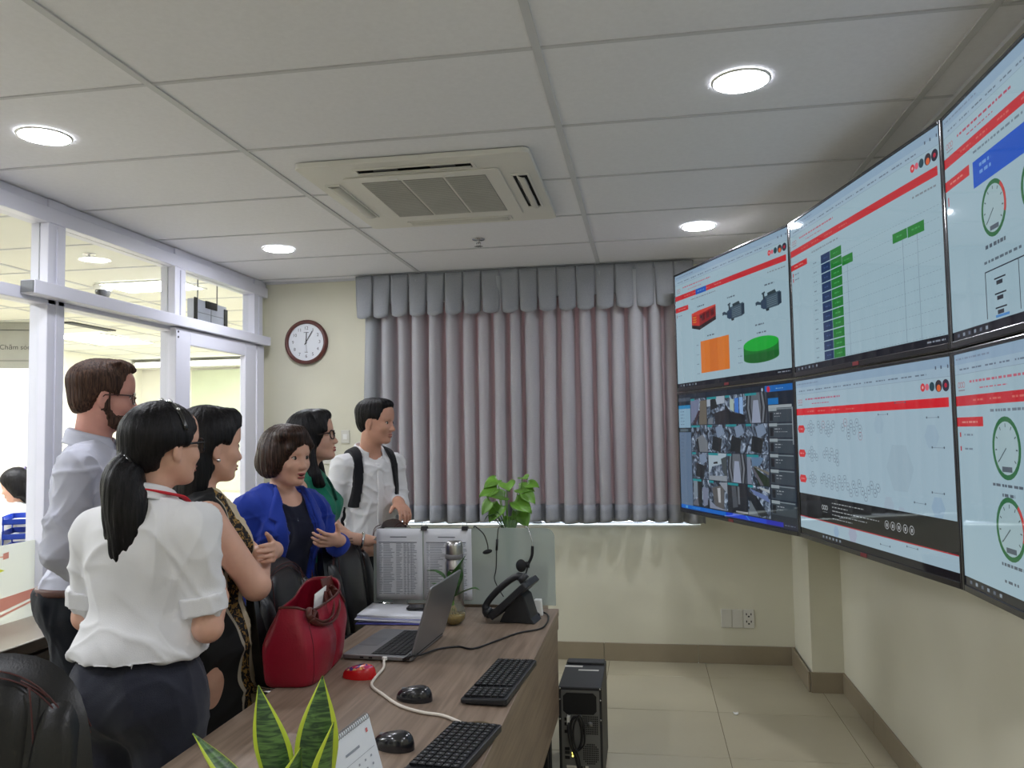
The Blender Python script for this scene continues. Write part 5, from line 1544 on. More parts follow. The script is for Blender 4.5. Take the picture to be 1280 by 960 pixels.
def snake_leaf(base, tip, w, facing, bow=0.02, twist=0.0, curl=0.35):
    base, tip = Vector(base), Vector(tip)
    ax = tip - base
    s0 = Vector((math.cos(facing), math.sin(facing), 0))
    def fn(u, v):
        q = (u - 0.5) * 2
        ww = w * (0.55 + 0.45 * math.sin(PI * min(1, 0.1 + v * 0.75))) * max(0.0, 1 - max(0, (v - 0.45) / 0.55) ** 1.7)
        a = facing + twist * v
        s_ = Vector((math.cos(a), math.sin(a), 0)); n_ = Vector((-math.sin(a), math.cos(a), 0))
        c = base + ax * v + n_ * (bow * math.sin(PI * v) * -1)
        qq = q
        return c + s_ * (qq * ww) + n_ * (curl * ww * (abs(qq) ** 2))
    MB().grid(16, 22, fn, mfn=lambda u, v: 1 if (u < 0.115 or u > 0.82) else 0).build('leaf', [m_snake, m_snake_edge], sp, solid=0.003)
snake_leaf((-0.02, 0.02, 0.08), (-0.073, 0.02, 0.285), 0.031, 0.3, 0.01)
snake_leaf((0.02, 0.03, 0.08), (0.045, 0.02, 0.305), 0.037, 0.1, 0.012, 0.15)
snake_leaf((0.0, -0.03, 0.08), (0.022, -0.02, 0.198), 0.030, 0.95, 0.0, 0.3, 0.5)
snake_leaf((-0.05, 0.0, 0.08), (-0.185, 0.0, 0.205), 0.024, 1.25, 0.01, 0.2, 0.6)
snake_leaf((0.05, 0.01, 0.08), (0.072, 0.0, 0.235), 0.028, 1.2, 0.0, 0.3, 0.6)
snake_leaf((-0.03, -0.04, 0.08), (-0.12, -0.05, 0.155), 0.028, 0.2, -0.02, 0.2, 0.3)
# desk calendar
t = thing('desk_calendar', 'white spiral-bound desk calendar beside the snake plant', 'calendar', (-0.585, 1.515, ZD), rz=math.radians(83))
m_card = mat('calendar_card', srgb(226, 230, 236), 0.6, var=0.01)
# stands like a tent along local x (length 0.2)
def page_(s, z1=0.15):
    return lambda u, v: ((u - 0.5) * 0.20, s * 0.045 * (1 - v), 0.002 + z1 * v)
MB().grid(1, 1, page_(-1), smooth=False).build('front_page', m_card, t, solid=0.0015)
MB().grid(1, 1, page_(1), smooth=False).build('back_board', m_card, t, solid=0.002)
pr = MB()
def cp(a, v): return ((a) * 0.2, -0.045 * (1 - v) - 0.0018, 0.002 + 0.15 * v)
def cr(a0, v0, a1, v1, mi): pr.add([cp(a0, v0), cp(a1, v0), cp(a1, v1), cp(a0, v1)], [(0, 1, 2, 3)], mi)
cr(0.36, 0.82, 0.40, 0.87, 1)
cr(-0.45, 0.615, 0.45, 0.62, 0)
for r in range(5):
    for c in range(7):
        cr(-0.42 + 0.125 * c, 0.53 - 0.1 * r, -0.39 + 0.125 * c, 0.555 - 0.1 * r, 0)
cr(-0.1, 0.72, 0.18, 0.75, 0)
pr.build('print', [mat('calendar_ink', srgb(150, 156, 166), 0.7), mat('calendar_red', srgb(206, 110, 110), 0.7)], t)
for k in range(24):
    x = -0.092 + 0.008 * k
    MB().tube([(x, 0.006 * math.cos(a), 0.150 + 0.006 * math.sin(a)) for a in [i * PI / 4 for i in range(8)]], 0.0008, 5, closed=True).build('spiral_ring', m_grey, t)

# computer tower
m_case = mat('case_black', srgb(30, 30, 32), 0.5, var=0.06, vscale=40)
m_steelplate = mat('case_back_steel', srgb(112, 112, 110), 0.45, metal=0.5, var=0.04)
pc = thing('computer_tower', 'black computer tower on the floor, back panel to the camera', 'computer', (-0.298, 3.62, 0.0))
MB().bx((-0.09, -0.195, 0.015), (0.09, 0.215, 0.41)).build('case', m_case, pc, bevel=0.004)
MB().bx((-0.078, -0.1985, 0.03), (0.080, -0.195, 0.398)).build('back_plate', m_steelplate, pc)
MB().prism([(-0.07, 0.315), (-0.055, 0.302), (0.055, 0.302), (0.068, 0.315), (0.068, 0.375), (0.055, 0.388), (-0.055, 0.388), (-0.07, 0.375)], 0.003, lambda a, b, q: (a, -0.1985 - q, b)).build('power_supply', m_dark, pc)
fan = MB()
for r in range(9):
    for c in range(9):
        x, z = 0.012 + 0.0072 * c, 0.225 + 0.0085 * r
        fan.box((x, -0.1995, z), (0.0046, 0.001, 0.0055))
for r in range(10):
    for c in range(9):
        x, z = 0.012 + 0.0072 * c, 0.105 + 0.0085 * r
        if (c - 4) ** 2 + (r - 4.5) ** 2 < 26: fan.box((x, -0.1995, z), (0.0046, 0.001, 0.0055))
fan.build('vent_holes', m_dark, pc, kind='stuff')
MB().lathe([(0, 0.002), (0.012, 0.002), (0.012, 0)], 16, c=(0.04, -0.199, 0.262), R=rotx(PI / 2)).build('fan_hub', m_steelplate, pc)
pt_ = MB()
for z in (0.275, 0.255, 0.225, 0.155, 0.14, 0.12):
    pt_.bx((-0.066, -0.2005, z), (-0.046, -0.1985, z + 0.012))
pt_.build('port', m_dark, pc)
for z in (0.142, 0.130):
    MB().bx((-0.037, -0.2015, z), (-0.031, -0.1985, z + 0.006)).build('status_light', lamp_mat('led_amber', (0.9, 0.8, 0.1), 3.0), pc)
for k in range(4):
    MB().bx((-0.06, -0.2, 0.04 + 0.015 * k), (0.03, -0.1985, 0.05 + 0.015 * k)).build('slot_cover', m_chrome if k % 2 else m_steelplate, pc)
sl = MB()
for k in range(7):
    sl.bx((0.045, -0.2, 0.035 + 0.008 * k), (0.07, -0.1985, 0.039 + 0.008 * k))
sl.build('slot_vent', m_dark, pc)
for x, z in ((-0.083, 0.405), (0.083, 0.405), (-0.084, 0.36), (0.084, 0.36), (-0.084, 0.28), (0.084, 0.28), (0.083, 0.06)):
    MB().cyl((x, -0.195, z), (x, -0.199, z), 0.004, n=8).build('screw', m_chrome, pc)
for (x, y, w, d) in ((-0.045, 0.16, 0.062, 0.03), (0.045, 0.16, 0.042, 0.034), (-0.05, 0.105, 0.08, 0.025), (0.02, 0.05, 0.09, 0.018)):
    MB().bx((x - w / 2, y - d / 2, 0.41), (x + w / 2, y + d / 2, 0.4105)).build('sticker', m_plate, pc)
MB().bx((-0.085, 0.14, 0.41), (0.085, 0.21, 0.418)).build('front_lip', m_case, pc, bevel=0.006)
for x in (-0.07, 0.07):
    for y in (-0.16, 0.18):
        MB().cyl((x, y, 0), (x, y, 0.016), 0.012).build('foot', m_blackmatte, pc)
cb = smooth_path([(-0.045, -0.20, 0.30), (-0.045, -0.235, 0.27), (-0.04, -0.245, 0.21), (-0.02, -0.24, 0.165), (0.005, -0.24, 0.20), (0.008, -0.24, 0.26), (-0.01, -0.24, 0.305), (-0.035, -0.24, 0.28), (-0.035, -0.24, 0.20), (-0.015, -0.24, 0.13), (0.0, -0.245, 0.06), (0.002, -0.25, 0.012)], 8)
MB().tube(cb, 0.006, 8).build('power_cord', m_black, pc)
MB().bx((-0.052, -0.235, 0.27), (-0.04, -0.199, 0.30)).build('plug', m_plate, pc)
MB().tube([p + Vector((0.012, -0.008, 0.01 * math.sin(i * 0.3))) for i, p in enumerate(cb[20:])][:-6], 0.004, 7).build('second_cord', m_black, pc)
t = thing('paper_scrap', 'tiny white scrap of paper on the tiled floor', 'paper', (0.42, 4.40, 0.0005))
MB().grid(2, 2, lambda u, v: ((u - 0.5) * 0.02 * (1 + 0.4 * v), (v - 0.5) * 0.035, 0.003 + 0.006 * abs(u - 0.5))).build('scrap', m_white, t, solid=0.001)
t = thing('floor_cable', 'dark cable bundle lying on the floor under the desk end', 'cable', (-0.42, 3.18, 0))
MB().tube(smooth_path([(0, 0, 0.33), (0.01, 0.02, 0.18), (-0.01, 0.03, 0.05), (0.02, 0.08, 0.008), (0.05, 0.14, 0.007)], 8), 0.006, 8).build('cord', m_black, t)

# ------------------------------------------------------------------ office chairs
m_lth = mat('black_leather', srgb(17, 17, 19), 0.36, var=0.1, vscale=20, bump=0.08, bscale=260, spec=0.45)
m_stitch = mat('red_stitching', srgb(74, 38, 36), 0.8)
def pillow(mb, w, h, t, n=3.0, c=(0, 0, 0), bend=0.0, mp=None, mi=0, nr=10, na=40, taper=0.0):
    """rounded cushion in the local y-z plane, thickness along x"""
    vs = []; fs = []
    for side in (1, -1):
        b = len(vs)
        for r in range(nr + 1):
            rho = r / nr
            for k in range(na):
                a = 2 * PI * k / na
                ca, sa = math.cos(a), math.sin(a)
                y = w / 2 * rho * math.copysign(abs(ca) ** (2 / n), ca)
                z = h / 2 * rho * math.copysign(abs(sa) ** (2 / n), sa)
                y *= 1 + taper * z / (h / 2)
                x = side * t / 2 * (1 - rho ** 3.2) ** (1 / 2.2)
                p = Vector((x + bend * (y / (w / 2)) ** 2, y, z)) + Vector(c)
                vs.append(mp(p) if mp else p)
        for r in range(nr):
            for k in range(na):
                k2 = (k + 1) % na
                q = (b + r * na + k, b + r * na + k2, b + (r + 1) * na + k2, b + (r + 1) * na + k)
                fs.append(q if side > 0 else q[::-1])
    mb.add(vs, fs, mi, True)
    return mb
def office_chair(loc, rz, label):
    t = thing('office_chair', label, 'chair', loc, rz, 'black leather office chairs')
    lean = roty(math.radians(-9))
    def mp(p): return lean @ (p - Vector((0, 0, 0.5))) + Vector((-0.22, 0, 0.5))
    pillow(MB(), 0.50, 0.60, 0.10, 3.2, (0, 0, 0.76), 0.05, mp, taper=-0.06).build('backrest', m_lth, t)
    pillow(MB(), 0.26, 0.46, 0.07, 4.0, (0.035, 0, 0.80), 0.01, mp, taper=0.10).build('center_cushion', m_lth, t)
    for s in (-1, 1):
        pillow(MB(), 0.095, 0.42, 0.06, 3.0, (0.052, s * 0.178, 0.76), 0.0, mp).build('side_bolster', m_lth, t)
        st = MB()
        st.tube([mp(Vector((0.068, s * (0.128 + 0.022 * math.sin(k / 20 * PI)), 0.58 + 0.42 * k / 20))) for k in range(21)], 0.0017, 6)
        st.tube([mp(Vector((0.05, s * (0.205 - 0.10 * max(0, (k - 14) / 6) ** 2), 0.56 + 0.47 * k / 20 - 0.02 * max(0, (k - 14) / 6) ** 2))) for k in range(21)], 0.0017, 6)
        st.build('stitching', m_stitch, t)
        ar = MB()
        ar.tube([(p[0], s * p[1], p[2]) for p in smooth_path([(-0.24, 0.255, 0.70), (-0.14, 0.285, 0.70), (0.06, 0.29, 0.69), (0.16, 0.285, 0.64), (0.14, 0.27, 0.52), (0.05, 0.24, 0.46)], 6)], 0.014, 10)
        arm = ar.build('armrest', m_chrome, t)
        pd = MB(); pd.tube([(p[0], s * p[1], p[2] + 0.015) for p in smooth_path([(-0.12, 0.287, 0.70), (0.0, 0.29, 0.70), (0.09, 0.29, 0.685)], 5)], 0.022, 10, flat=0.6)
        pd.build('arm_pad', m_lth, arm)
    st = MB()
    for off in (0.0, 0.012):
        st.tube([mp(Vector((0.03 + 0.03, y, 1.035 - off - 0.16 * (abs(y) / 0.23) ** 3))) for y in [(-0.215 + 0.43 * k / 24) for k in range(25)]], 0.0016, 6)
        st.tube([mp(Vector((-0.047 + 0.04 * (y / 0.25) ** 2, y, 1.04 - off - 0.16 * (abs(y) / 0.23) ** 3))) for y in [(-0.215 + 0.43 * k / 24) for k in range(25)]], 0.0016, 6)
    st.build('top_stitching', m_stitch, t)
    def ms(p): return Vector((p.z, p.y, p.x + 0.455))
    pillow(MB(), 0.50, 0.50, 0.12, 3.6, (0, 0, 0.02), 0.0, ms).build('seat', m_lth, t)
    MB().cyl((0, 0, 0.10), (0, 0, 0.40), 0.03).build('gas_post', m_chrome, t)
    MB().bx((-0.14, -0.10, 0.375), (0.12, 0.10, 0.405)).build('mechanism', m_blackmatte, t)
    MB().tube([(-0.13, 0, 0.39), (-0.25, 0, 0.41), (-0.27, 0, 0.55)], 0.02, 8, flat=1.0).build('back_support', m_blackmatte, t)
    for k in range(5):
        a = 2 * PI * k / 5 + 0.3
        c, s = math.cos(a), math.sin(a)
        MB().tube([(0.02 * c, 0.02 * s, 0.11), (0.15 * c, 0.15 * s, 0.10), (0.29 * c, 0.29 * s, 0.075)], [0.026, 0.022, 0.015], 8).build('base_arm', m_chrome, t)
        MB().cyl((0.29 * c - 0.012 * s, 0.29 * s + 0.012 * c, 0.03), (0.29 * c + 0.012 * s, 0.29 * s - 0.012 * c, 0.03), 0.03, n=16).build('caster', m_black, t)
    return t
office_chair((-0.98, 2.63, 0), math.radians(4), 'black leather office chair with red stitching behind the red bag')
office_chair((-0.99, 3.23, 0), math.radians(0), 'black office chair under the hand of the woman in green')
office_chair((-0.95, 3.84, 0), math.radians(0), 'black office chair under the hand of the man with the backpack')
office_chair((-1.21, 1.13, 0), math.radians(-72), 'black office chair with red stitching in the near left corner')

def rebase(names):
    """put the root of things built in room coordinates at their own base"""
    for n in names:
        o = bpy.data.objects[n]
        cs = [Vector(v.co) for c in o.children for v in c.data.vertices]
        b = Vector(((min(p.x for p in cs) + max(p.x for p in cs)) / 2, (min(p.y for p in cs) + max(p.y for p in cs)) / 2, min(p.z for p in cs)))
        o.location = b
        for c in o.children: c.location = -b
rebase(('power_cable', 'network_cable', 'headset', 'microphone_boom'))
# ================================================================== PEOPLE
# bodies and clothes: signed-distance volumes blended smoothly, surfaced as one continuous mesh each
A_ = np.array
def nz_(v):
    v = np.asarray(v, float); return v / (np.linalg.norm(v) + 1e-12)
def cone(a, b, ra, rb, k=0.02):
    return ('c', A_(a, dtype=float), A_(b, dtype=float), ra, rb, k)
def ell(c, r, k=0.02, R=None):
    return ('e', A_(c, dtype=float), A_(r, dtype=float), R, 0, k)
def prim_bounds(p):
    if p[0] == 'c':
        r = max(p[3], p[4])
        return np.minimum(p[1], p[2]) - r, np.maximum(p[1], p[2]) + r
    r = p[2].max() if p[3] is not None else p[2]
    return p[1] - r, p[1] + r
def prim_eval(p, X, Y, Z):
    if p[0] == 'c':
        a, b, ra, rb = p[1], p[2], p[3], p[4]
        ab = b - a; L2 = float(ab @ ab) + 1e-12
        px, py, pz = X - a[0], Y - a[1], Z - a[2]
        t = np.clip((px * ab[0] + py * ab[1] + pz * ab[2]) / L2, 0, 1)
        dx, dy, dz = px - t * ab[0], py - t * ab[1], pz - t * ab[2]
        return np.sqrt(dx * dx + dy * dy + dz * dz) - (ra + t * (rb - ra))
    c, r, R = p[1], p[2], p[3]
    px, py, pz = X - c[0], Y - c[1], Z - c[2]
    if R is not None:
        px, py, pz = (R[0, 0] * px + R[1, 0] * py + R[2, 0] * pz, R[0, 1] * px + R[1, 1] * py + R[2, 1] * pz, R[0, 2] * px + R[1, 2] * py + R[2, 2] * pz)
    k0 = np.sqrt((px / r[0]) ** 2 + (py / r[1]) ** 2 + (pz / r[2]) ** 2)
    k1 = np.sqrt((px / r[0] ** 2) ** 2 + (py / r[1] ** 2) ** 2 + (pz / r[2] ** 2) ** 2) + 1e-9
    return k0 * (k0 - 1) / k1

class Vol:
    def __init__(s, prims, h, pad=0.03):
        lo = np.min([prim_bounds(p)[0] for p in prims], axis=0) - pad
        hi = np.max([prim_bounds(p)[1] for p in prims], axis=0) + pad
        s.lo, s.h = lo, h
        n = np.ceil((hi - lo) / h).astype(int) + 1
        s.n = n
        s.ax = [(lo[i] + h * np.arange(n[i])).astype(np.float32) for i in range(3)]
        s.D = np.full(n, 0.5, np.float32)
        for p in prims: s.union(p)
    def sub(s, p, m):
        a, b = prim_bounds(p)
        i0 = np.clip(np.floor((a - m - s.lo) / s.h).astype(int), 0, s.n)
        i1 = np.clip(np.ceil((b + m - s.lo) / s.h).astype(int) + 1, 0, s.n)
        sl = tuple(slice(i0[i], i1[i]) for i in range(3))
        X = s.ax[0][sl[0]][:, None, None]; Y = s.ax[1][sl[1]][None, :, None]; Z = s.ax[2][sl[2]][None, None, :]
        return sl, X, Y, Z
    def union(s, p):
        k = p[5]
        sl, X, Y, Z = s.sub(p, max(k, 2.5 * s.h))
        if min(sl[i].stop - sl[i].start for i in range(3)) <= 0: return
        d = prim_eval(p, X, Y, Z); o = s.D[sl]
        hh = np.clip(0.5 + 0.5 * (o - d) / k, 0, 1)
        s.D[sl] = o * (1 - hh) + d * hh - k * hh * (1 - hh)
    def cut(s, p, k=0.004):
        """smooth subtraction"""
        sl, X, Y, Z = s.sub(p, max(k, 3 * s.h))
        if min(sl[i].stop - sl[i].start for i in range(3)) <= 0: return
        d = -prim_eval(p, X, Y, Z); o = s.D[sl]
        hh = np.clip(0.5 - 0.5 * (o - d) / k, 0, 1)
        s.D[sl] = o * (1 - hh) + d * hh + k * hh * (1 - hh)
    def plane(s, n, d):
        """keep n.p < d"""
        X = s.ax[0][:, None, None]; Y = s.ax[1][None, :, None]; Z = s.ax[2][None, None, :]
        s.D = np.maximum(s.D, (n[0] * X + n[1] * Y + n[2] * Z - d).astype(np.float32))
    def field(s, fn):
        X = s.ax[0][:, None, None]; Y = s.ax[1][None, :, None]; Z = s.ax[2][None, None, :]
        s.D = np.maximum(s.D, np.broadcast_to(fn(X, Y, Z), s.D.shape).astype(np.float32))
    def mesh(s):
        D = s.D; S = D < 0
        c = np.zeros(tuple(n - 1 for n in D.shape), np.int8)
        offs = [(i, j, k) for i in (0, 1) for j in (0, 1) for k in (0, 1)]
        def sh(A, o): return A[o[0]:A.shape[0] - 1 + o[0], o[1]:A.shape[1] - 1 + o[1], o[2]:A.shape[2] - 1 + o[2]]
        for o in offs: c += sh(S, o)
        act = (c > 0) & (c < 8)
        idx = np.argwhere(act)
        if len(idx) == 0: return np.zeros((0, 3)), np.zeros((0, 4), int)
        vals = np.stack([sh(D, o)[act] for o in offs], 1)
        acc = np.zeros((len(idx), 3)); cnt = np.zeros(len(idx))
        for a in range(8):
            for b in range(a + 1, 8):
                if sum(abs(p - q) for p, q in zip(offs[a], offs[b])) != 1: continue
                va, vb = vals[:, a], vals[:, b]
                m = (va < 0) != (vb < 0)
                t = va[m] / (va[m] - vb[m])
                acc[m] += A_(offs[a]) + t[:, None] * (A_(offs[b]) - A_(offs[a])); cnt[m] += 1
        V = s.lo + (idx + acc / cnt[:, None]) * s.h
        ids = np.full(act.shape, -1, np.int64); ids[act] = np.arange(len(idx))
        F = []
        for ax in range(3):
            u, v = (ax + 1) % 3, (ax + 2) % 3
            s0 = [slice(1, -1)] * 3; s1 = [slice(1, -1)] * 3
            s0[ax] = slice(0, -1); s1[ax] = slice(1, None)
            a, b = S[tuple(s0)], S[tuple(s1)]
            w = np.argwhere(a != b)
            if len(w) == 0: continue
            flip = b[tuple(w.T)]
            base = w.copy(); base[:, u] += 1; base[:, v] += 1
            q = []
            for du, dv in ((-1, -1), (0, -1), (0, 0), (-1, 0)):
                e = base.copy(); e[:, u] += du; e[:, v] += dv
                q.append(ids[tuple(e.T)])
            q = np.stack(q, 1)
            q[flip] = q[flip][:, ::-1]
            F.append(q)
        F = np.concatenate(F)
        F = F[(F >= 0).all(1)]
        return V, F

def relax(V, F, it=1, lam=0.5):
    for _ in range(it):
        acc = np.zeros_like(V); cnt = np.zeros(len(V))
        for a, b in ((0, 1), (1, 2), (2, 3), (3, 0)):
            np.add.at(acc, F[:, a], V[F[:, b]]); np.add.at(acc, F[:, b], V[F[:, a]])
            np.add.at(cnt, F[:, a], 1); np.add.at(cnt, F[:, b], 1)
        V = V * (1 - lam) + lam * acc / np.maximum(cnt, 1)[:, None]
    return V
def vnormals(V, F):
    n = np.cross(V[F[:, 2]] - V[F[:, 0]], V[F[:, 3]] - V[F[:, 1]])
    N = np.zeros_like(V)
    for i in range(4): np.add.at(N, F[:, i], n)
    return N / (np.linalg.norm(N, axis=1)[:, None] + 1e-12)
def to_obj(name, V, F, m, parent, label=None):
    me = bpy.data.meshes.new(name)
    me.vertices.add(len(V)); me.vertices.foreach_set('co', V.astype(np.float32).ravel())
    me.loops.add(len(F) * 4); me.loops.foreach_set('vertex_index', F.astype(np.int32).ravel())
    me.polygons.add(len(F)); me.polygons.foreach_set('loop_start', np.arange(0, len(F) * 4, 4, dtype=np.int32))
    me.update(calc_edges=True)
    me.polygons.foreach_set('use_smooth', np.ones(len(F), bool))
    for q in (m if isinstance(m, (list, tuple)) else [m]): me.materials.append(q)
    o = link(bpy.data.objects.new(name, me), parent)
    if label: o['label'] = label
    return o
def wrinkle(V, N, amp, seed, scale=1.0, vert=1.0):
    """soft folds plus sharper creases in patches"""
    r = np.random.RandomState(seed)
    d = np.zeros(len(V))
    P = V + 0.022 * np.sin(V @ r.uniform(-16, 16, (3, 3)) + r.uniform(0, 6, 3)) + 0.008 * np.sin(V @ r.uniform(-45, 45, (3, 3)))
    for i in range(12):
        k = r.normal(0, 1, 3) * A_([1, 1, vert]); k = k / np.linalg.norm(k) * r.uniform(26, 62) * scale
        w = 1 - np.abs(np.sin(P @ k * 0.5 + r.uniform(0, 6)))
        msk = np.clip(np.sin(V @ r.normal(0, 9, 3) + r.uniform(0, 6)) * 1.4, 0, 1)
        d += (w ** 4) * msk * r.uniform(0.6, 1.2) - 0.15 * msk
    for i in range(4):
        k = r.normal(0, 1, 3); k = k / np.linalg.norm(k) * r.uniform(14, 30)
        d += 0.35 * np.sin(P @ k + r.uniform(0, 6))
    return V + N * (1.45 * amp * d)[:, None]

def Rz(a): c, s = math.cos(a), math.sin(a); return A_([[c, -s, 0], [s, c, 0], [0, 0, 1.0]])
def Ry(a): c, s = math.cos(a), math.sin(a); return A_([[c, 0, s], [0, 1.0, 0], [-s, 0, c]])
def Rx(a): c, s = math.cos(a), math.sin(a); return A_([[1.0, 0, 0], [0, c, -s], [0, s, c]])

class Body:
    """x forward, y to the person's left, z up; feet at the origin"""
    def __init__(s, h, male=False, yaw=0.0, pitch=0.0, roll=0.0, lean=0.0, girth=1.0, hs=1.0, shw=1.0, bust=1.0, headfwd=0.0, headside=0.0):
        s.k = h / 1.6; s.male = male; s.lean = lean; s.g = girth
        s.R = Rz(yaw) @ Ry(-pitch) @ Rx(roll)
        s.hs = hs * (1.04 if male else 1.0)
        s.shw = shw * (1.12 if male else 1.0)
        s.bust = bust
        s.seated = False
        s.Hc = s.f(0.022 + headfwd, headside, 1.6) - A_([0, 0, 0.113 * s.hs])
    def f(s, x, y, z):
        k = s.k
        return A_([x * k + s.lean * max(0, z - 0.85) * k, y * k, z * k])
    def head(s, x, y, z):
        return s.Hc + s.R @ (A_([x, y, z], dtype=float) * s.hs)
    def torso(s, o=0.0, top=True):
        k, g, f = s.k, s.g, s.f
        w = 1.10 if s.male else 1.0
        wp = 0.94 if s.male else 1.0
        P = [ell(f(-0.012, 0, 0.875), A_([0.112 * g, 0.158 * g * wp, 0.125]) * k + o, 0.04),
             ell(f(0.0, 0, 1.01), A_([0.094 * g, 0.126 * g * (1.06 if s.male else 1), 0.13]) * k + o, 0.06),
             ell(f(0.0, 0, 1.16), A_([0.103 * g, 0.138 * g * w, 0.15]) * k + o, 0.06),
             ell(f(-0.012, 0, 1.255), A_([0.082 * g, 0.135 * s.shw, 0.085]) * k + o, 0.05)]
        for q in (-1, 1):
            P.append(cone(f(-0.015, q * 0.05, 1.306), f(-0.012, q * 0.145 * s.shw, 1.272), 0.034 * k + o, 0.040 * k + o, 0.05))
            if not s.male:
                P.append(ell(f(0.075, q * 0.066, 1.165), A_([0.052, 0.056, 0.056]) * k * s.bust + o * 0.8, 0.04))
            P.append(ell(f(-0.07, q * 0.06, 0.86), A_([0.07, 0.075, 0.085]) * k * g + o * 0.8, 0.05))
        return P
    def legs(s, o=0.0, zmin=0.0):
        P = []
        k, f, g = s.k, s.f, s.g
        for q in (-1, 1):
            if s.seated:
                P += [cone(f(-0.02, q * 0.085, 0.85), f(0.38, q * 0.085, 0.83), 0.088 * k + o, 0.058 * k + o, 0.03), cone(f(0.38, q * 0.085, 0.83), f(0.38, q * 0.08, 0.40), 0.056 * k + o, 0.038 * k + o, 0.02)]
                continue
            P += [cone(f(-0.005, q * 0.08, 0.82), f(0.0, q * 0.082, 0.47), 0.088 * k * g + o, 0.058 * k + o, 0.03),
                  cone(f(0.0, q * 0.082, 0.47), f(-0.015, q * 0.08, 0.09), 0.056 * k + o, 0.038 * k + o, 0.02)]
        return P
    def feet(s):
        P = []
        dx, dz = (0.395, 0.305) if s.seated else (0.0, 0.0)
        for q in (-1, 1):
            P += [cone(s.f(-0.03 + dx, q * 0.08, 0.035 + dz), s.f(0.14 + dx, q * 0.09, 0.028 + dz), 0.034, 0.028, 0.02), cone(s.f(-0.015 + dx, q * 0.08, 0.10 + dz), s.f(-0.02 + dx, q * 0.08, 0.04 + dz), 0.036, 0.034, 0.02)]
        return P
    def sh(s, q):
        return s.f(-0.012, q * 0.164 * s.shw, 1.270)
    def arm(s, q, E, W, o=0.0, to=1.0, fat=1.0, kk=0.03):
        """upper arm and forearm; o is the cloth thickness, to how far the sleeve reaches (0..2)"""
        S = s.sh(q); E = s.f(*E); W = s.f(*W); k = s.k
        ru, re, rw = 0.041 * k * fat, 0.034 * k * fat, 0.024 * k * fat
        if s.male: ru, re, rw = ru * 1.12, re * 1.12, rw * 1.15
        if to <= 1.0:
            e = S + (E - S) * to
            return [cone(S, e, ru + o, ru + (re - ru) * to + o, kk)]
        w = E + (W - E) * (to - 1.0)
        return [cone(S, E, ru + o, re + o, kk), cone(E, w, re * 1.02 + o, re + (rw - re) * (to - 1.0) + o, 0.02)]
    def face(s):
        """head, in head coordinates (x to the nose, eye line at z = 0)"""
        h, R, q = s.head, s.R, s.hs
        E_ = lambda c, r, k=0.012, RR=None: ell(h(*c), A_(r) * q, k * q, R if RR is None else R @ RR)
        C_ = lambda a, b, ra, rb, k=0.008: cone(h(*a), h(*b), ra * q, rb * q, k * q)
        P = [E_((-0.010, 0, 0.030), (0.096, 0.0755, 0.083)), E_((0.026, 0, -0.030), (0.062, 0.0585, 0.078), 0.03)]
        for m in (-1, 1):
            P += [C_((-0.005, m * 0.050, -0.045), (0.052, m * 0.016, -0.090), 0.018, 0.015, 0.025),
                  E_((0.056, m * 0.036, -0.028), (0.024, 0.022, 0.022), 0.02),
                  C_((0.079, m * 0.014, 0.020), (0.066, m * 0.044, 0.020), 0.0085, 0.0085, 0.015)]
        P += [E_((0.066, 0, -0.094), (0.017, 0.019, 0.014), 0.018), E_((0.062, 0, 0.055), (0.026, 0.045, 0.035), 0.03)]
        return P
    def face_cut(s, vol):
        for m in (-1, 1):
            vol.cut(ell(s.head(0.092, m * 0.031, -0.002), A_([0.017, 0.020, 0.013]) * s.hs, 0.01, s.R), 0.010)
    def face_fine(s):
        h, R, q = s.head, s.R, s.hs
        E_ = lambda c, r, k=0.006, RR=None: ell(h(*c), A_(r) * q, k * q, R if RR is None else R @ RR)
        C_ = lambda a, b, ra, rb, k=0.006: cone(h(*a), h(*b), ra * q, rb * q, k * q)
        nx = 0.0 if s.male else -0.0045
        P = [C_((0.080, 0, 0.006), (0.099 + nx, 0, -0.034), 0.007, 0.0100, 0.010), E_((0.1000 + nx, 0, -0.036), (0.0100, 0.0105, 0.009), 0.008)]
        for m in (-1, 1):
            P += [E_((0.090, m * 0.0115, -0.039), (0.010, 0.0075, 0.0075), 0.006),
                  E_((0.0665, m * 0.031, -0.001), (0.0145, 0.0165, 0.0125), 0.004),
                  E_((-0.006, m * 0.0765, -0.010), (0.017, 0.0075, 0.030), 0.006, Ry(0.25) @ Rz(m * -0.35)),
                  E_((-0.004, m * 0.074, -0.034), (0.009, 0.006, 0.010), 0.006)]
        P += [E_((0.0815, 0, -0.0625), (0.0105, 0.021, 0.0058), 0.005), E_((0.0795, 0, -0.0725), (0.0105, 0.0185, 0.0068), 0.005)]
        return P
    def neck(s, r=0.046):
        r *= s.k * (1.14 if s.male else 0.98)
        return [cone(s.f(-0.018, 0, 1.27), s.head(-0.022, 0, -0.055), r * 1.12, r, 0.03)]
    def hand(s, W, d, n, q, curl=(0.3, 0.4, 0.4), spread=0.0, scale=1.0, thumb=(0.6, 0.7, 0.25)):
        """q = +1 left hand; n points out of the palm"""
        W = s.f(*W); d = nz_(d); n = A_(n, dtype=float); n = nz_(n - d * (n @ d))
        t = nz_(np.cross(d, n)) * (-q)      # towards the thumb
        z = 1.0 * scale * (1.02 if s.male else 0.88)
        P = [ell(W + d * 0.05 * z, A_([0.047, 0.036, 0.0155]) * z, 0.015, np.stack([d, t, n], 1))]
        P.append(cone(W - d * 0.015, W + d * 0.03 * z, 0.0225 * z, 0.020 * z, 0.015))
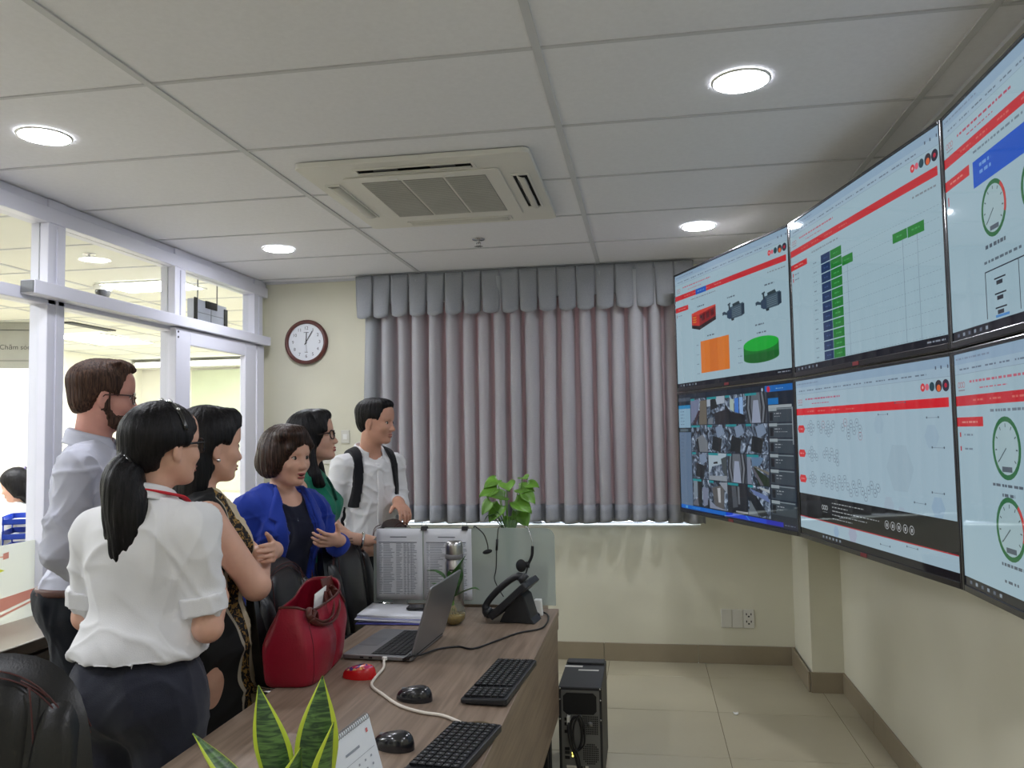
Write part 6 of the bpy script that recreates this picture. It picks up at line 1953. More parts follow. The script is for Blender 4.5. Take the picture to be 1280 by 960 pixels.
        for i, (off, L, fw) in enumerate(((0.027, 0.070, 0.086), (0.009, 0.078, 0.091), (-0.0095, 0.072, 0.087), (-0.027, 0.057, 0.079))):
            K = W + d * fw * z + t * off * z
            P.append(cone(W + d * 0.03 * z + t * off * 0.5 * z, K, 0.012 * z, 0.0098 * z, 0.006))
            p = K; th = 0.0
            dd = nz_(d + t * spread * off * 20)
            for j, (fr, r0, r1) in enumerate(((0.45, 0.0092, 0.0085), (0.30, 0.0085, 0.0078), (0.25, 0.0076, 0.0066))):
                th += curl[j] * (1 + 0.08 * i)
                u = dd * math.cos(th) + n * math.sin(th)
                e = p + u * L * fr * z
                P.append(cone(p, e, r0 * z, r1 * z, 0.0022)); p = e
        tb = W + d * 0.022 * z + t * 0.024 * z + n * 0.004
        td = nz_(d * thumb[0] + t * thumb[1] + n * thumb[2])
        m1 = tb + td * 0.034 * z
        P.append(cone(W + d * 0.015 * z + t * 0.010 * z, tb, 0.016 * z, 0.013 * z, 0.010)); P.append(cone(tb, m1, 0.0125 * z, 0.0102 * z, 0.006))
        td2 = nz_(td + d * 0.4 + n * 0.2)
        m2 = m1 + td2 * 0.028 * z
        P.append(cone(m1, m2, 0.0100 * z, 0.0078 * z, 0.002))
        return P

SKIN = {}
def skin(name, col):
    m = mat(name, srgb(*col), 0.48, var=0.05, vscale=25, bump=0.03, bscale=300, spec=0.35)
    p = m.node_tree.nodes['Principled BSDF']
    p.inputs['Subsurface Weight'].default_value = 0.08
    p.inputs['Subsurface Radius'].default_value = (0.01, 0.004, 0.002)
    return m
def hair_mat(name, c1, c2, rough=0.46):
    if name in MATS: return MATS[name]
    m = bpy.data.materials.new(name); m.use_nodes = True
    nt = m.node_tree; p = nt.nodes['Principled BSDF']
    p.inputs['Roughness'].default_value = rough; p.inputs['Specular IOR Level'].default_value = 0.22
    tc = nt.nodes.new('ShaderNodeTexCoord'); mp = nt.nodes.new('ShaderNodeMapping'); mp.inputs['Scale'].default_value = (230, 230, 14)
    nt.links.new(tc.outputs['Object'], mp.inputs[0])
    n = nt.nodes.new('ShaderNodeTexNoise'); n.inputs['Scale'].default_value = 1.0; n.inputs['Detail'].default_value = 4; n.inputs['Distortion'].default_value = 0.5
    nt.links.new(mp.outputs[0], n.inputs[0])
    rp = nt.nodes.new('ShaderNodeValToRGB'); rp.color_ramp.elements[0].position = 0.38; rp.color_ramp.elements[1].position = 0.68
    rp.color_ramp.elements[0].color = (*srgb(*c1), 1); rp.color_ramp.elements[1].color = (*srgb(*c2), 1)
    nt.links.new(n.outputs[0], rp.inputs[0]); nt.links.new(rp.outputs[0], p.inputs['Base Color'])
    b = nt.nodes.new('ShaderNodeBump'); b.inputs['Strength'].default_value = 0.5; b.inputs['Distance'].default_value = 0.004
    nt.links.new(n.outputs[0], b.inputs['Height']); nt.links.new(b.outputs[0], p.inputs['Normal'])
    MATS[name] = m
    return m
m_blackhair = hair_mat('black_hair', (8, 7, 8), (26, 23, 25))
m_brownhair = hair_mat('dark_brown_hair', (26, 18, 14), (72, 50, 40), 0.4)
m_manhair = hair_mat('brown_hair', (44, 30, 24), (92, 66, 52), 0.6)
def fabric(name, col, rough=0.85, var=0.05, bump=0.25, bs=420):
    return mat(name, srgb(*col), rough, var=var, vscale=18, bump=bump, bscale=bs, sheen=0.15, spec=0.25)
m_eye = mat('eye_white', srgb(196, 188, 180), 0.2, var=0.01)
m_iris = mat('iris_dark', srgb(30, 20, 16), 0.1, var=0.0)
m_brow = mat('brow_hair', srgb(34, 26, 24), 0.8)

def person(loc, az, label, B, skinm, arms, hands, lipcol=(150, 84, 78), eyes=True, mouth_open=0.0, fat=1.0, vox=0.0046):
    root = thing('person', label, 'person', loc, az)
    P = B.torso() + B.legs() + B.feet() + B.neck() + B.face()
    for q, E, W in arms: P += B.arm(q, E, W, 0.0, 2.0, fat)
    for hnd in hands: P += hnd
    fine = B.face_fine()
    v = Vol(P + fine, vox)
    # rebuild in the right order: big forms, eye hollows, then fine features
    v.D[:] = 0.5
    for p in P: v.union(p)
    B.face_cut(v)
    for p in fine: v.union(p)
    for m in (-1, 1):
        v.cut(ell(B.head(0.001, m * 0.083, -0.004), A_([0.008, 0.005, 0.014]) * B.hs, 0.004, B.R), 0.004)
        if mouth_open: v.cut(ell(B.head(0.091, 0, -0.0675), A_([0.014, 0.017, 0.0012 + 0.004 * mouth_open]) * B.hs, 0.002, B.R), 0.002)
    V, F = v.mesh()
    V = relax(V, F, 1, 0.35)
    to_obj('body', V, F, skinm, root)
    RM = Matrix(B.R.tolist())
    if eyes:
        for m in (-1, 1):
            c = B.head(0.0705, m * 0.031, -0.001)
            e = MB().ell(c, (0.0122 * B.hs, 0.0135 * B.hs, 0.0078 * B.hs), 16, 10, R=RM).build('eye', m_eye, root)
            MB().ell(B.head(0.0775, m * 0.0305, -0.001), (0.0064 * B.hs, 0.0074 * B.hs, 0.0074 * B.hs), 12, 8, R=RM).build('iris', m_iris, e)
            lash = [B.head(0.0735 - 0.0065 * (t * 2 - 1) ** 2 + 0.006, m * (0.017 + 0.029 * t), 0.0062 - 0.0055 * (t * 2 - 1) ** 2) for t in np.linspace(0, 1, 9)]
            MB().tube(lash, 0.0016, 6).build('eyelashes', m_brow, root)
            br = [B.head(0.0875 - 0.020 * t ** 2, m * (0.013 + 0.036 * t), 0.0205 + 0.006 * math.sin(PI * t * 0.8)) for t in np.linspace(0, 1, 9)]
            MB().tube(br, [0.0034, 0.0042, 0.0044, 0.0042, 0.004, 0.0036, 0.003, 0.0024, 0.0014], 8).build('eyebrow', m_brow, root)
        lm = mat('lips_%d_%d_%d' % lipcol, srgb(*lipcol), 0.4, var=0.05, vscale=80)
        d = 0.0012 + 0.004 * mouth_open
        MB().ell(B.head(0.0838, 0, -0.0622), (0.0095 * B.hs, 0.0205 * B.hs, 0.0045 * B.hs), 18, 8, R=RM).build('lip', lm, root)
        MB().ell(B.head(0.0822, 0, -0.0715 - d), (0.0095 * B.hs, 0.018 * B.hs, 0.0055 * B.hs), 18, 8, R=RM).build('lip', lm, root)
        if mouth_open:
            MB().ell(B.head(0.083, 0, -0.067), (0.006, 0.014, 0.0035), 14, 8, R=RM).build('mouth', mat('mouth_dark', srgb(66, 26, 26), 0.5), root)
    return root

def garment(root, name, prims, m, h=0.0065, cuts=(), planes=(), fields=(), wr=0.0, seed=1, wscale=1.0, vert=1.0, it=1, label=None, kcut=0.004):
    v = Vol(prims, h)
    for c in cuts: v.cut(c, kcut)
    for n, d in planes: v.plane(n, d)
    for fn in fields: v.field(fn)
    V, F = v.mesh()
    if len(F) == 0: return None
    V = relax(V, F, it, 0.4)
    if wr: V = wrinkle(V, vnormals(V, F), wr, seed, wscale, vert)
    return to_obj(name, V, F, m, root, label)

def hair(root, B, extra, cuts, m, name='hair', cap=0.010, h=0.0045, planes=(), seed=3, groove=0.0010, base=True, kcut=0.012):
    """cap over the skull plus extra volumes given in head coordinates"""
    q = B.hs
    P = []
    if base:
        P.append(ell(B.head(-0.012, 0, 0.034), A_([0.097 + cap, 0.0765 + cap, 0.084 + cap]) * q, 0.01, B.R))
    for e in extra: P.append(e)
    v = Vol(P, h)
    for c in cuts: v.cut(c, kcut)
    for n, d in planes: v.plane(n, d)
    V, F = v.mesh()
    V = relax(V, F, 1, 0.4)
    N = vnormals(V, F)
    L = (V - B.Hc) @ B.R
    th = np.arctan2(L[:, 1], L[:, 0] + 0.01)
    r = np.random.RandomState(seed)
    g = np.zeros(len(V))
    for kk in (23, 41, 67):
        g += np.sin(kk * th + 10 * np.sin(L[:, 2] * r.uniform(4, 14) + r.uniform(0, 6)) * 0.4 + r.uniform(0, 6))
    V = V + N * (groove * g / 1.7)[:, None]
    return to_obj(name, V, F, m, root)
def HE(B, c, r, k=0.02, RR=None):
    return ell(B.head(*c), A_(r) * B.hs, k, B.R if RR is None else B.R @ RR)
def HC(B, a, b, ra, rb, k=0.02):
    return cone(B.head(*a), B.head(*b), ra * B.hs, rb * B.hs, k)

def glasses(root, B, m, w=0.026, hgt=0.019, thick=0.0022, full=True):
    g = MB()
    for s in (-1, 1):
        ring = []
        for k in range(24):
            a = 2 * PI * k / 24
            ca, sa = math.cos(a), math.sin(a)
            y = s * 0.033 + w * math.copysign(abs(ca) ** 0.7, ca); z = -0.003 + hgt * math.copysign(abs(sa) ** 0.7, sa)
            ring.append(B.head(0.094 - 0.010 * (abs(y) / 0.06) ** 2, y, z))
        g.tube(ring, thick, 6, closed=True)
        g.tube([B.head(0.086, s * 0.060, 0.006), B.head(0.05, s * 0.074, 0.006), B.head(0.0, s * 0.079, 0.004), B.head(-0.012, s * 0.080, -0.008)], thick * 1.1, 6)
    g.tube([B.head(0.0965, -0.008, 0.0), B.head(0.098, 0, 0.003), B.head(0.0965, 0.008, 0.0)], thick, 6)
    fr = g.build('glasses', m, root)
    for s in (-1, 1):
        le = []
        for k in range(20):
            a = 2 * PI * k / 20
            y = s * 0.033 + w * math.cos(a); z = -0.003 + hgt * math.sin(a)
            le.append(B.head(0.0938 - 0.010 * (abs(y) / 0.06) ** 2, y, z))
        MB().add(le, [tuple(range(20))]).build('lens', m_glass, fr)

def collar(root, B, m, open_=0.35, r=(0.060, 0.062), z=1.335, h=0.034, flap=0.042, point=0.03, c=(-0.012, 0), tilt=0.28, name='collar'):
    """shirt collar: a stand and a folded leaf, open at the throat"""
    k = B.k
    C0 = B.f(c[0], c[1], z)
    def fn(u, v):
        a = open_ + (2 * PI - 2 * open_) * u
        front = max(0.0, math.cos(a)) ** 2
        if v <= 0.4:
            t = v / 0.4
            rr, zz = 1.0 + 0.0 * t, h * t
        else:
            t = (v - 0.4) / 0.6
            rr = 1.0 + 0.10 * min(1, t * 4) + (0.20 + 0.16 * front) * t
            zz = h * (1.0 + 0.08 * math.sin(PI * min(1, 2 * t))) - (flap + point * front ** 2) * t
        x = r[0] * k * math.cos(a) * rr + 0.0; y = r[1] * k * math.sin(a) * rr
        return C0 + A_([x, y, zz * k - tilt * x])
    return MB().grid(48, 12, fn).build(name, m, root, solid=0.003)

def poly_field(poly, xmin=None, xmax=None):
    """keeps what lies inside the outline in the y-z plane"""
    def fn(X, Y, Z):
        d = None
        inside = None
        n = len(poly)
        dist = None
        for i in range(n):
            (ay, az_), (by, bz) = poly[i], poly[(i + 1) % n]
            ey, ez = by - ay, bz - az_
            wy, wz = Y - ay, Z - az_
            t = np.clip((wy * ey + wz * ez) / (ey * ey + ez * ez + 1e-12), 0, 1)
            dd = (wy - t * ey) ** 2 + (wz - t * ez) ** 2
            dist = dd if dist is None else np.minimum(dist, dd)
            c1 = (az_ <= Z) & (bz > Z); c2 = (az_ > Z) & (bz <= Z)
            cr = ey * wz - ez * wy
            flip = (c1 & (cr > 0)) | (c2 & (cr < 0))
            inside = flip if inside is None else inside ^ flip
        r = np.where(inside, -np.sqrt(dist), np.sqrt(dist))
        if xmin is not None: r = np.maximum(r, xmin - X)
        if xmax is not None: r = np.maximum(r, X - xmax)
        return r
    return fn
def inv(fn):
    return lambda X, Y, Z: -fn(X, Y, Z)
def ptsk(B, pts): return [(y * B.k, z * B.k) for y, z in pts]
sk_a = skin('skin_warm', (214, 168, 146))
sk_b = skin('skin_tan', (204, 154, 132))
sk_c = skin('skin_ruddy', (208, 152, 138))
m_wshirt = fabric('white_shirt_cloth', (228, 228, 230), var=0.02, bump=0.12)
m_pants = fabric('charcoal_cloth', (44, 46, 58), var=0.08)
m_dpants = fabric('dark_cloth', (20, 24, 32), var=0.1)
m_shoe = mat('shoe_leather', srgb(20, 18, 18), 0.4)
def legwear(root, B, m, o=0.016, top=1.0, seed=4, name='trousers', loose=0.0):
    P = [p for p in B.torso(o)[:1]] + [B.torso(o)[i] for i in range(4, len(B.torso(o))) if B.torso(o)[i][1][2] < 0.95 * B.k] + B.legs(o + loose)
    garment(root, name, P, m, 0.008, planes=(((0, 0, 1), top * B.k), ((0, 0, -1), -0.07 * B.k)), wr=0.003, seed=seed, vert=0.5)
def shoes(root, B):
    for q in (-1, 1):
        P = [cone(B.f(-0.035, q * 0.08, 0.040), B.f(0.145, q * 0.09, 0.033), 0.040, 0.034, 0.02), cone(B.f(-0.015, q * 0.08, 0.09), B.f(-0.02, q * 0.08, 0.045), 0.043, 0.04, 0.02)]
        garment(root, 'shoe', P, m_shoe, 0.008, planes=(((0, 0, -1), -0.001), ((0, 0, 1), 0.095)))

# ------------------------------------------------------------------ woman in the white shirt, nearest
R_ = math.radians
B = Body(1.555, yaw=R_(-23), pitch=R_(2), girth=1.02, shw=0.92, lean=0.02, hs=0.95, headside=-0.03)
ar = [(1, (0.02, 0.195, 1.03), (0.23, 0.08, 1.05)), (-1, (0.0, -0.190, 1.02), (0.22, -0.08, 1.05))]
hd = [B.hand((0.23, 0.08, 1.05), (0.8, -0.5, 0.1), (-0.2, -0.8, 0.3), 1, (0.5, 0.6, 0.5)), B.hand((0.22, -0.08, 1.05), (0.8, 0.5, 0.1), (-0.2, 0.8, 0.3), -1, (0.5, 0.6, 0.5))]
pr_ = person((-1.285, 1.93, 0), R_(86), 'woman from behind in white shirt with black ponytail and dark trousers', B, sk_a, ar, hd, fat=1.02)
T = B.torso(0.015)
SL = B.arm(1, *ar[0][1:], o=0.016, to=0.80) + B.arm(-1, *ar[1][1:], o=0.016, to=0.80)
SL += [ell(B.f(-0.022, 0, 0.97), (0.140 * B.k, 0.172 * B.k, 0.10), 0.04)]
garment(pr_, 'shirt', T + SL, m_wshirt, 0.006, cuts=(ell(B.f(0.045, 0, 1.385), (0.075, 0.062, 0.060), 0.01),), planes=(((0.03, 0, -1), -0.955 * B.k), ((0, 0, 1), 1.358 * B.k)), wr=0.0055, seed=21, vert=0.7)
for q, E, W in ar:
    S_ = B.sh(q); E_p = B.f(*E)
    u_ = nz_(E_p - S_)
    garment(pr_, 'sleeve_cuff', [cone(S_ + (E_p - S_) * 0.50, S_ + (E_p - S_) * 1.0, 0.060, 0.0555, 0.01)], m_wshirt, 0.005, planes=((u_, float(u_ @ (S_ + (E_p - S_) * 0.86))), (-u_, -float(u_ @ (S_ + (E_p - S_) * 0.66)))), wr=0.0022, seed=5)
collar(pr_, B, m_wshirt, 0.5, z=1.338, r=(0.070, 0.068), h=0.044)
legwear(pr_, B, m_pants, 0.012, 1.0, 6)
shoes(pr_, B)
MB().tube(smooth_path([B.f(0.05, 0.085, 1.345), B.f(-0.03, 0.088, 1.366), B.f(-0.095, 0.0, 1.386), B.f(-0.03, -0.090, 1.366), B.f(0.05, -0.088, 1.340), B.f(0.105, -0.06, 1.27), B.f(0.135, -0.01, 1.15)], 8), 0.009, 8, flat=0.4).build('lanyard', mat('red_ribbon', srgb(206, 30, 46), 0.6), pr_)
hair(pr_, B, [HE(B, (-0.035, 0, 0.02), (0.085, 0.082, 0.092), 0.02), HC(B, (-0.06, 0, -0.02), (-0.105, 0.0, -0.045), 0.055, 0.034, 0.03),
              HE(B, (-0.01, 0.072, 0.0), (0.045, 0.014, 0.03), 0.02), HE(B, (-0.012, -0.072, 0.018), (0.045, 0.014, 0.03), 0.02)],
     [HE(B, (0.085, 0, -0.035), (0.075, 0.11, 0.085), 0.02), HE(B, (0.0, -0.075, -0.052), (0.05, 0.05, 0.05)), HE(B, (0.0, 0.075, -0.052), (0.05, 0.05, 0.05)), HE(B, (0.0, 0, -0.12), (0.12, 0.12, 0.06))], m_blackhair, cap=0.009)
pts_ = smooth_path([B.head(-0.108, 0.0, -0.042), B.head(-0.124, -0.012, -0.085), B.head(-0.122, -0.022, -0.15), B.head(-0.112, -0.022, -0.21), B.head(-0.114, -0.014, -0.265), B.head(-0.124, -0.004, -0.305)], 4)
rad = np.interp(np.linspace(0, 1, len(pts_)), [0, 0.2, 0.5, 0.75, 0.92, 1], [0.027, 0.041, 0.051, 0.049, 0.038, 0.014])
hair(pr_, B, [cone(pts_[i], pts_[i + 1], rad[i], rad[i + 1], 0.02) for i in range(len(pts_) - 1)] + [cone(B.head(-0.118, -0.02, -0.23), B.head(-0.14, -0.045, -0.285), 0.025, 0.008, 0.01), cone(B.head(-0.118, -0.01, -0.23), B.head(-0.108, 0.022, -0.28), 0.022, 0.006, 0.01)], [], m_blackhair, 'ponytail', base=False, groove=0.0014)
MB().tube([B.head(-0.112 + 0.005 * math.cos(a), 0.033 * math.cos(a), -0.048 + 0.033 * math.sin(a)) for a in np.linspace(0, 2 * PI, 20, endpoint=False)], 0.010, 8, closed=True).build('hair_clip', mat('clip_black', srgb(18, 18, 20), 0.15, coat=0.6), pr_)
gm = MB()
for k in range(8):
    a = -0.9 + k * 0.26 - 0.6
    gm.ell(B.head(-0.124, 0.036 * math.cos(a), -0.048 + 0.036 * math.sin(a)), (0.005, 0.005, 0.005), 8, 6)
gm.build('clip_gems', m_chrome, pr_)
band = [B.head(0.018 - 0.012 * math.cos(t), 0.0885 * math.sin(t), 0.020 + 0.102 * math.cos(t)) for t in np.linspace(-1.35, 1.35, 24)]
MB().tube(band, 0.0055, 8, flat=1.4).build('headband', mat('headband_black', srgb(14, 14, 16), 0.2, coat=0.5), pr_)
gm = MB()
for t_ in (-0.75, -0.35, -0.30, 0.1, 0.15):
    gm.ell(B.head(0.014 - 0.012 * math.cos(t_), 0.095 * math.sin(t_), 0.021 + 0.1085 * math.cos(t_)), (0.006, 0.006, 0.005), 8, 6)
gm.build('headband_gems', m_chrome, pr_)
glasses(pr_, B, mat('glasses_black', srgb(16, 18, 24), 0.2), thick=0.003)

# ------------------------------------------------------------------ bearded man
m_lav = fabric('pale_grey_shirt', (196, 198, 212), var=0.03, bump=0.12)
B = Body(1.735, male=True, yaw=R_(14), pitch=R_(-3), girth=1.0, shw=1.0)
ar = [(1, (-0.02, 0.235, 1.03), (0.14, 0.15, 0.86)), (-1, (-0.035, -0.25, 1.03), (0.13, -0.16, 0.87))]
hd = [B.hand((0.14, 0.15, 0.86), (0.6, -0.4, -0.6), (-0.3, -0.8, 0), 1), B.hand((0.13, -0.16, 0.87), (0.6, 0.4, -0.6), (-0.3, 0.8, 0), -1)]
pr_ = person((-1.90, 2.57, 0), R_(24), 'bearded man in a pale grey shirt, glasses and dark jeans', B, sk_c, ar, hd)
T = B.torso(0.016)
SL = B.arm(1, *ar[0][1:], o=0.014, to=1.95) + B.arm(-1, *ar[1][1:], o=0.016, to=1.95)
garment(pr_, 'shirt', T + SL, m_lav, 0.0065, cuts=(ell(B.f(0.055, 0, 1.385), (0.075, 0.058, 0.075), 0.01),), planes=(((0, 0, -1), -0.885 * B.k), ((0, 0, 1), 1.352 * B.k)), wr=0.006, seed=33, vert=0.8)
collar(pr_, B, m_lav, 0.45, r=(0.066, 0.066), z=1.330, h=0.046, flap=0.052, point=0.04)
garment(pr_, 'shirt_placket', B.torso(0.020), m_lav, 0.006, fields=(poly_field(ptsk(B, [(-0.017, 0.93), (0.017, 0.93), (0.017, 1.30), (-0.017, 1.30)]), xmin=0.0),))
legwear(pr_, B, m_dpants, 0.018, 0.90, 9)
garment(pr_, 'belt', B.torso(0.021)[:2] + B.torso(0.021)[4:], mat('belt_brown', srgb(78, 44, 34), 0.5), 0.006, planes=(((0, 0, 1), 0.905 * B.k), ((0, 0, -1), -0.882 * B.k)))
shoes(pr_, B)
hair(pr_, B, [HE(B, (-0.02, 0, 0.060), (0.095, 0.078, 0.065), 0.02), HE(B, (0.035, 0.01, 0.098), (0.055, 0.055, 0.030), 0.02), HC(B, (0.05, 0.0, 0.100), (0.078, 0.010, 0.090), 0.02, 0.012, 0.02),
              *[HC(B, (0.01 + 0.006 * i, -0.045 + 0.015 * i, 0.105), (0.040 + 0.006 * i, -0.052 + 0.016 * i, 0.116 - 0.003 * i), 0.013, 0.006, 0.006) for i in range(6)],
              HE(B, (-0.055, 0, -0.015), (0.052, 0.066, 0.055), 0.02)],
     [HE(B, (0.092, 0, 0.0), (0.058, 0.10, 0.088)), HE(B, (0.012, -0.08, -0.045), (0.050, 0.04, 0.055)), HE(B, (0.012, 0.08, -0.045), (0.050, 0.04, 0.055)), HE(B, (-0.02, 0, -0.125), (0.14, 0.12, 0.07))], m_manhair, cap=0.007, groove=0.0014)
hair(pr_, B, [HC(B, (0.010, -0.068, 0.02), (0.004, -0.066, -0.035), 0.009, 0.010, 0.02), HC(B, (0.010, 0.068, 0.02), (0.004, 0.066, -0.035), 0.009, 0.010, 0.02), HC(B, (-0.002, -0.064, -0.03), (0.035, -0.046, -0.085), 0.012, 0.016, 0.02), HC(B, (-0.002, 0.064, -0.03), (0.035, 0.046, -0.085), 0.012, 0.016, 0.02),
              HC(B, (0.035, -0.046, -0.085), (0.070, 0.0, -0.108), 0.017, 0.017, 0.02), HC(B, (0.035, 0.046, -0.085), (0.070, 0.0, -0.108), 0.017, 0.017, 0.02), HC(B, (0.055, -0.032, -0.07), (0.055, 0.032, -0.07), 0.016, 0.016, 0.02),
              HC(B, (0.083, -0.018, -0.053), (0.086, 0.0, -0.051), 0.0065, 0.0065, 0.01), HC(B, (0.083, 0.018, -0.053), (0.086, 0.0, -0.051), 0.0065, 0.0065, 0.01)],
     [HE(B, (0.095, 0, -0.066), (0.022, 0.024, 0.012)), HE(B, (0.06, 0.04, -0.025), (0.04, 0.03, 0.03)), HE(B, (0.06, -0.04, -0.025), (0.04, 0.03, 0.03))], m_manhair, 'beard', base=False, groove=0.0015, kcut=0.006)
glasses(pr_, B, mat('glasses_brown', srgb(64, 34, 28), 0.3), thick=0.0024)

# ------------------------------------------------------------------ woman with crossed arms
def dress_mat(k):
    m = bpy.data.materials.new('patterned_dress_cloth'); m.use_nodes = True
    nt = m.node_tree; p = nt.nodes['Principled BSDF']; p.inputs['Roughness'].default_value = 0.8
    tc = nt.nodes.new('ShaderNodeTexCoord')
    sp_ = nt.nodes.new('ShaderNodeSeparateXYZ'); nt.links.new(tc.outputs['Object'], sp_.inputs[0])
    # gold and black scrollwork
    vo = nt.nodes.new('ShaderNodeTexNoise'); vo.inputs['Scale'].default_value = 34; vo.inputs['Detail'].default_value = 3; vo.inputs['Distortion'].default_value = 2.5
    nt.links.new(tc.outputs['Object'], vo.inputs[0])
    gold = nt.nodes.new('ShaderNodeValToRGB'); gold.color_ramp.interpolation = 'CONSTANT'
    e = gold.color_ramp.elements; e[0].color = (*srgb(16, 14, 14), 1); e[1].position = 0.52; e[1].color = (*srgb(150, 116, 58), 1)
    nt.links.new(vo.outputs[0], gold.inputs[0])
    # bands by the distance from the front line: |y|
    ab = nt.nodes.new('ShaderNodeMath'); ab.operation = 'ABSOLUTE'; nt.links.new(sp_.outputs[1], ab.inputs[0])
    def lt(sock, val):
        n = nt.nodes.new('ShaderNodeMath'); n.operation = 'LESS_THAN'; nt.links.new(sock, n.inputs[0]); n.inputs[1].default_value = val; return n.outputs[0]
    def gt(sock, val):
        n = nt.nodes.new('ShaderNodeMath'); n.operation = 'GREATER_THAN'; nt.links.new(sock, n.inputs[0]); n.inputs[1].default_value = val; return n.outputs[0]
    def mul(a, b):
        n = nt.nodes.new('ShaderNodeMath'); n.operation = 'MULTIPLY'; nt.links.new(a, n.inputs[0]); nt.links.new(b, n.inputs[1]); return n.outputs[0]
    front = gt(sp_.outputs[0], 0.02)
    def mix(fac, a, b):
        n = nt.nodes.new('ShaderNodeMix'); n.data_type = 'RGBA'; nt.links.new(fac, n.inputs[0])
        if isinstance(a, tuple): n.inputs[6].default_value = (*a, 1)
        else: nt.links.new(a, n.inputs[6])
        if isinstance(b, tuple): n.inputs[7].default_value = (*b, 1)
        else: nt.links.new(b, n.inputs[7])
        return n.outputs[2]
    c = mix(mul(front, lt(ab.outputs[0], 0.140)), srgb(14, 14, 16), srgb(176, 168, 150))
    c = mix(mul(front, lt(ab.outputs[0], 0.132)), c, gold.outputs[0])
    c = mix(mul(front, lt(ab.outputs[0], 0.098)), c, srgb(206, 190, 160))
    nt.links.new(c, p.inputs['Base Color'])
    return m
B = Body(1.555, yaw=R_(13), pitch=R_(-2), girth=1.10, shw=1.04, bust=1.05)
ar = [(1, (0.13, 0.19, 1.07), (0.215, -0.06, 1.14)), (-1, (0.13, -0.195, 1.055), (0.20, 0.06, 1.09))]
hd = [B.hand((0.215, -0.06, 1.14), (-0.25, -0.9, 0.05), (-0.9, 0.2, 0), 1, (0.35, 0.4, 0.3)), B.hand((0.20, 0.06, 1.09), (-0.1, 0.9, 0.1), (-0.9, -0.2, 0), -1, (0.3, 0.3, 0.3))]
pr_ = person((-1.375, 2.36, 0), R_(38), 'woman with crossed arms in a sleeveless black dress with gold print', B, sk_a, ar, hd, fat=1.22)
sk_ = [cone(B.f(-0.005, 0, 0.86), B.f(0, 0, 0.25), 0.155, 0.20, 0.05)]
garment(pr_, 'dress', B.torso(0.014) + sk_, dress_mat(B.k), 0.0065, cuts=(ell(B.f(0.06, 0, 1.385), (0.085, 0.065, 0.085), 0.01),) + tuple(ell(B.sh(q) + A_([0, q * 0.03, -0.015]), (0.058, 0.040, 0.075), 0.01) for q in (-1, 1)), planes=(((0, 0, -1), -0.25), ((0, 0, 1), 1.345 * B.k)), wr=0.004, seed=12, vert=0.4)
shoes(pr_, B)
hair(pr_, B, [HE(B, (-0.03, 0, 0.0), (0.092, 0.088, 0.105), 0.02), HE(B, (-0.055, 0, -0.09), (0.06, 0.080, 0.085), 0.03), HE(B, (-0.062, -0.062, -0.09), (0.040, 0.026, 0.075), 0.02), HE(B, (-0.062, 0.062, -0.09), (0.040, 0.026, 0.075), 0.02),
              HE(B, (-0.07, 0, -0.15), (0.045, 0.075, 0.06), 0.03), HE(B, (0.055, 0.0, 0.092), (0.042, 0.05, 0.028), 0.02), HC(B, (0.055, -0.03, 0.10), (0.082, -0.052, 0.045), 0.016, 0.005, 0.02)],
     [HE(B, (0.088, 0, -0.03), (0.068, 0.11, 0.10)), HE(B, (0.016, -0.09, -0.035), (0.036, 0.045, 0.045)), HE(B, (0.05, 0, -0.14), (0.09, 0.12, 0.10))], m_blackhair, cap=0.012)
MB().ell(B.head(-0.002, -0.083, -0.044), (0.006, 0.005, 0.006), 10, 8).build('earring', m_chrome, pr_)
MB().ell(B.head(-0.002, 0.083, -0.044), (0.006, 0.005, 0.006), 10, 8).build('earring', m_chrome, pr_)

# ------------------------------------------------------------------ woman in the blue blazer
m_blazer = fabric('royal_blue_cloth', (30, 56, 152), var=0.06)
m_navy = fabric('navy_cloth', (22, 26, 46), var=0.06)
B = Body(1.50, yaw=R_(8), pitch=R_(-2), girth=1.04, lean=0.03)
ar = [(1, (0.06, 0.225, 1.06), (0.245, 0.105, 1.135)), (-1, (-0.04, -0.235, 1.03), (0.06, -0.20, 0.85))]
hd = [B.hand((0.245, 0.105, 1.135), (0.25, -0.95, 0.12), (-0.8, -0.2, 0.55), 1, (0.10, 0.55, 0.5), spread=0.2, thumb=(0.4, 0.8, 0.2)), B.hand((0.06, -0.20, 0.85), (0.4, 0.1, -0.9), (0, 0.9, 0), -1)]
pr_ = person((-1.44, 3.05, 0), R_(-30), 'woman with a short brown bob in a blue blazer, gesturing', B, sk_a, ar, hd, mouth_open=1.0, lipcol=(160, 84, 80))
garment(pr_, 'top', B.torso(0.008), m_navy, 0.0065, cuts=(ell(B.f(0.06, 0, 1.37), (0.085, 0.075, 0.090), 0.01),), planes=(((0, 0, -1), -0.88 * B.k), ((0, 0, 1), 1.335 * B.k)), wr=0.002, seed=5)
vop = ptsk(B, [(-0.012, 0.80), (0.05, 0.80), (0.060, 1.05), (0.064, 1.20), (0.056, 1.40), (-0.056, 1.40), (-0.066, 1.22), (-0.05, 1.05), (-0.03, 0.95)])
T = B.torso(0.020) + B.arm(1, *ar[0][1:], o=0.018, to=1.72) + B.arm(-1, *ar[1][1:], o=0.017, to=1.95) + [ell(B.f(-0.015, 0, 0.90), (0.140 * B.k, 0.185 * B.k, 0.10), 0.03)]
garment(pr_, 'blazer', T, m_blazer, 0.006, cuts=(ell(B.f(0.03, 0, 1.39), (0.070, 0.066, 0.060), 0.01),), planes=(((0, 0, -1), -0.80 * B.k), ((0, 0, 1), 1.365 * B.k)), fields=(inv(poly_field(vop, xmin=0.0)),), wr=0.006, seed=44, vert=0.8)
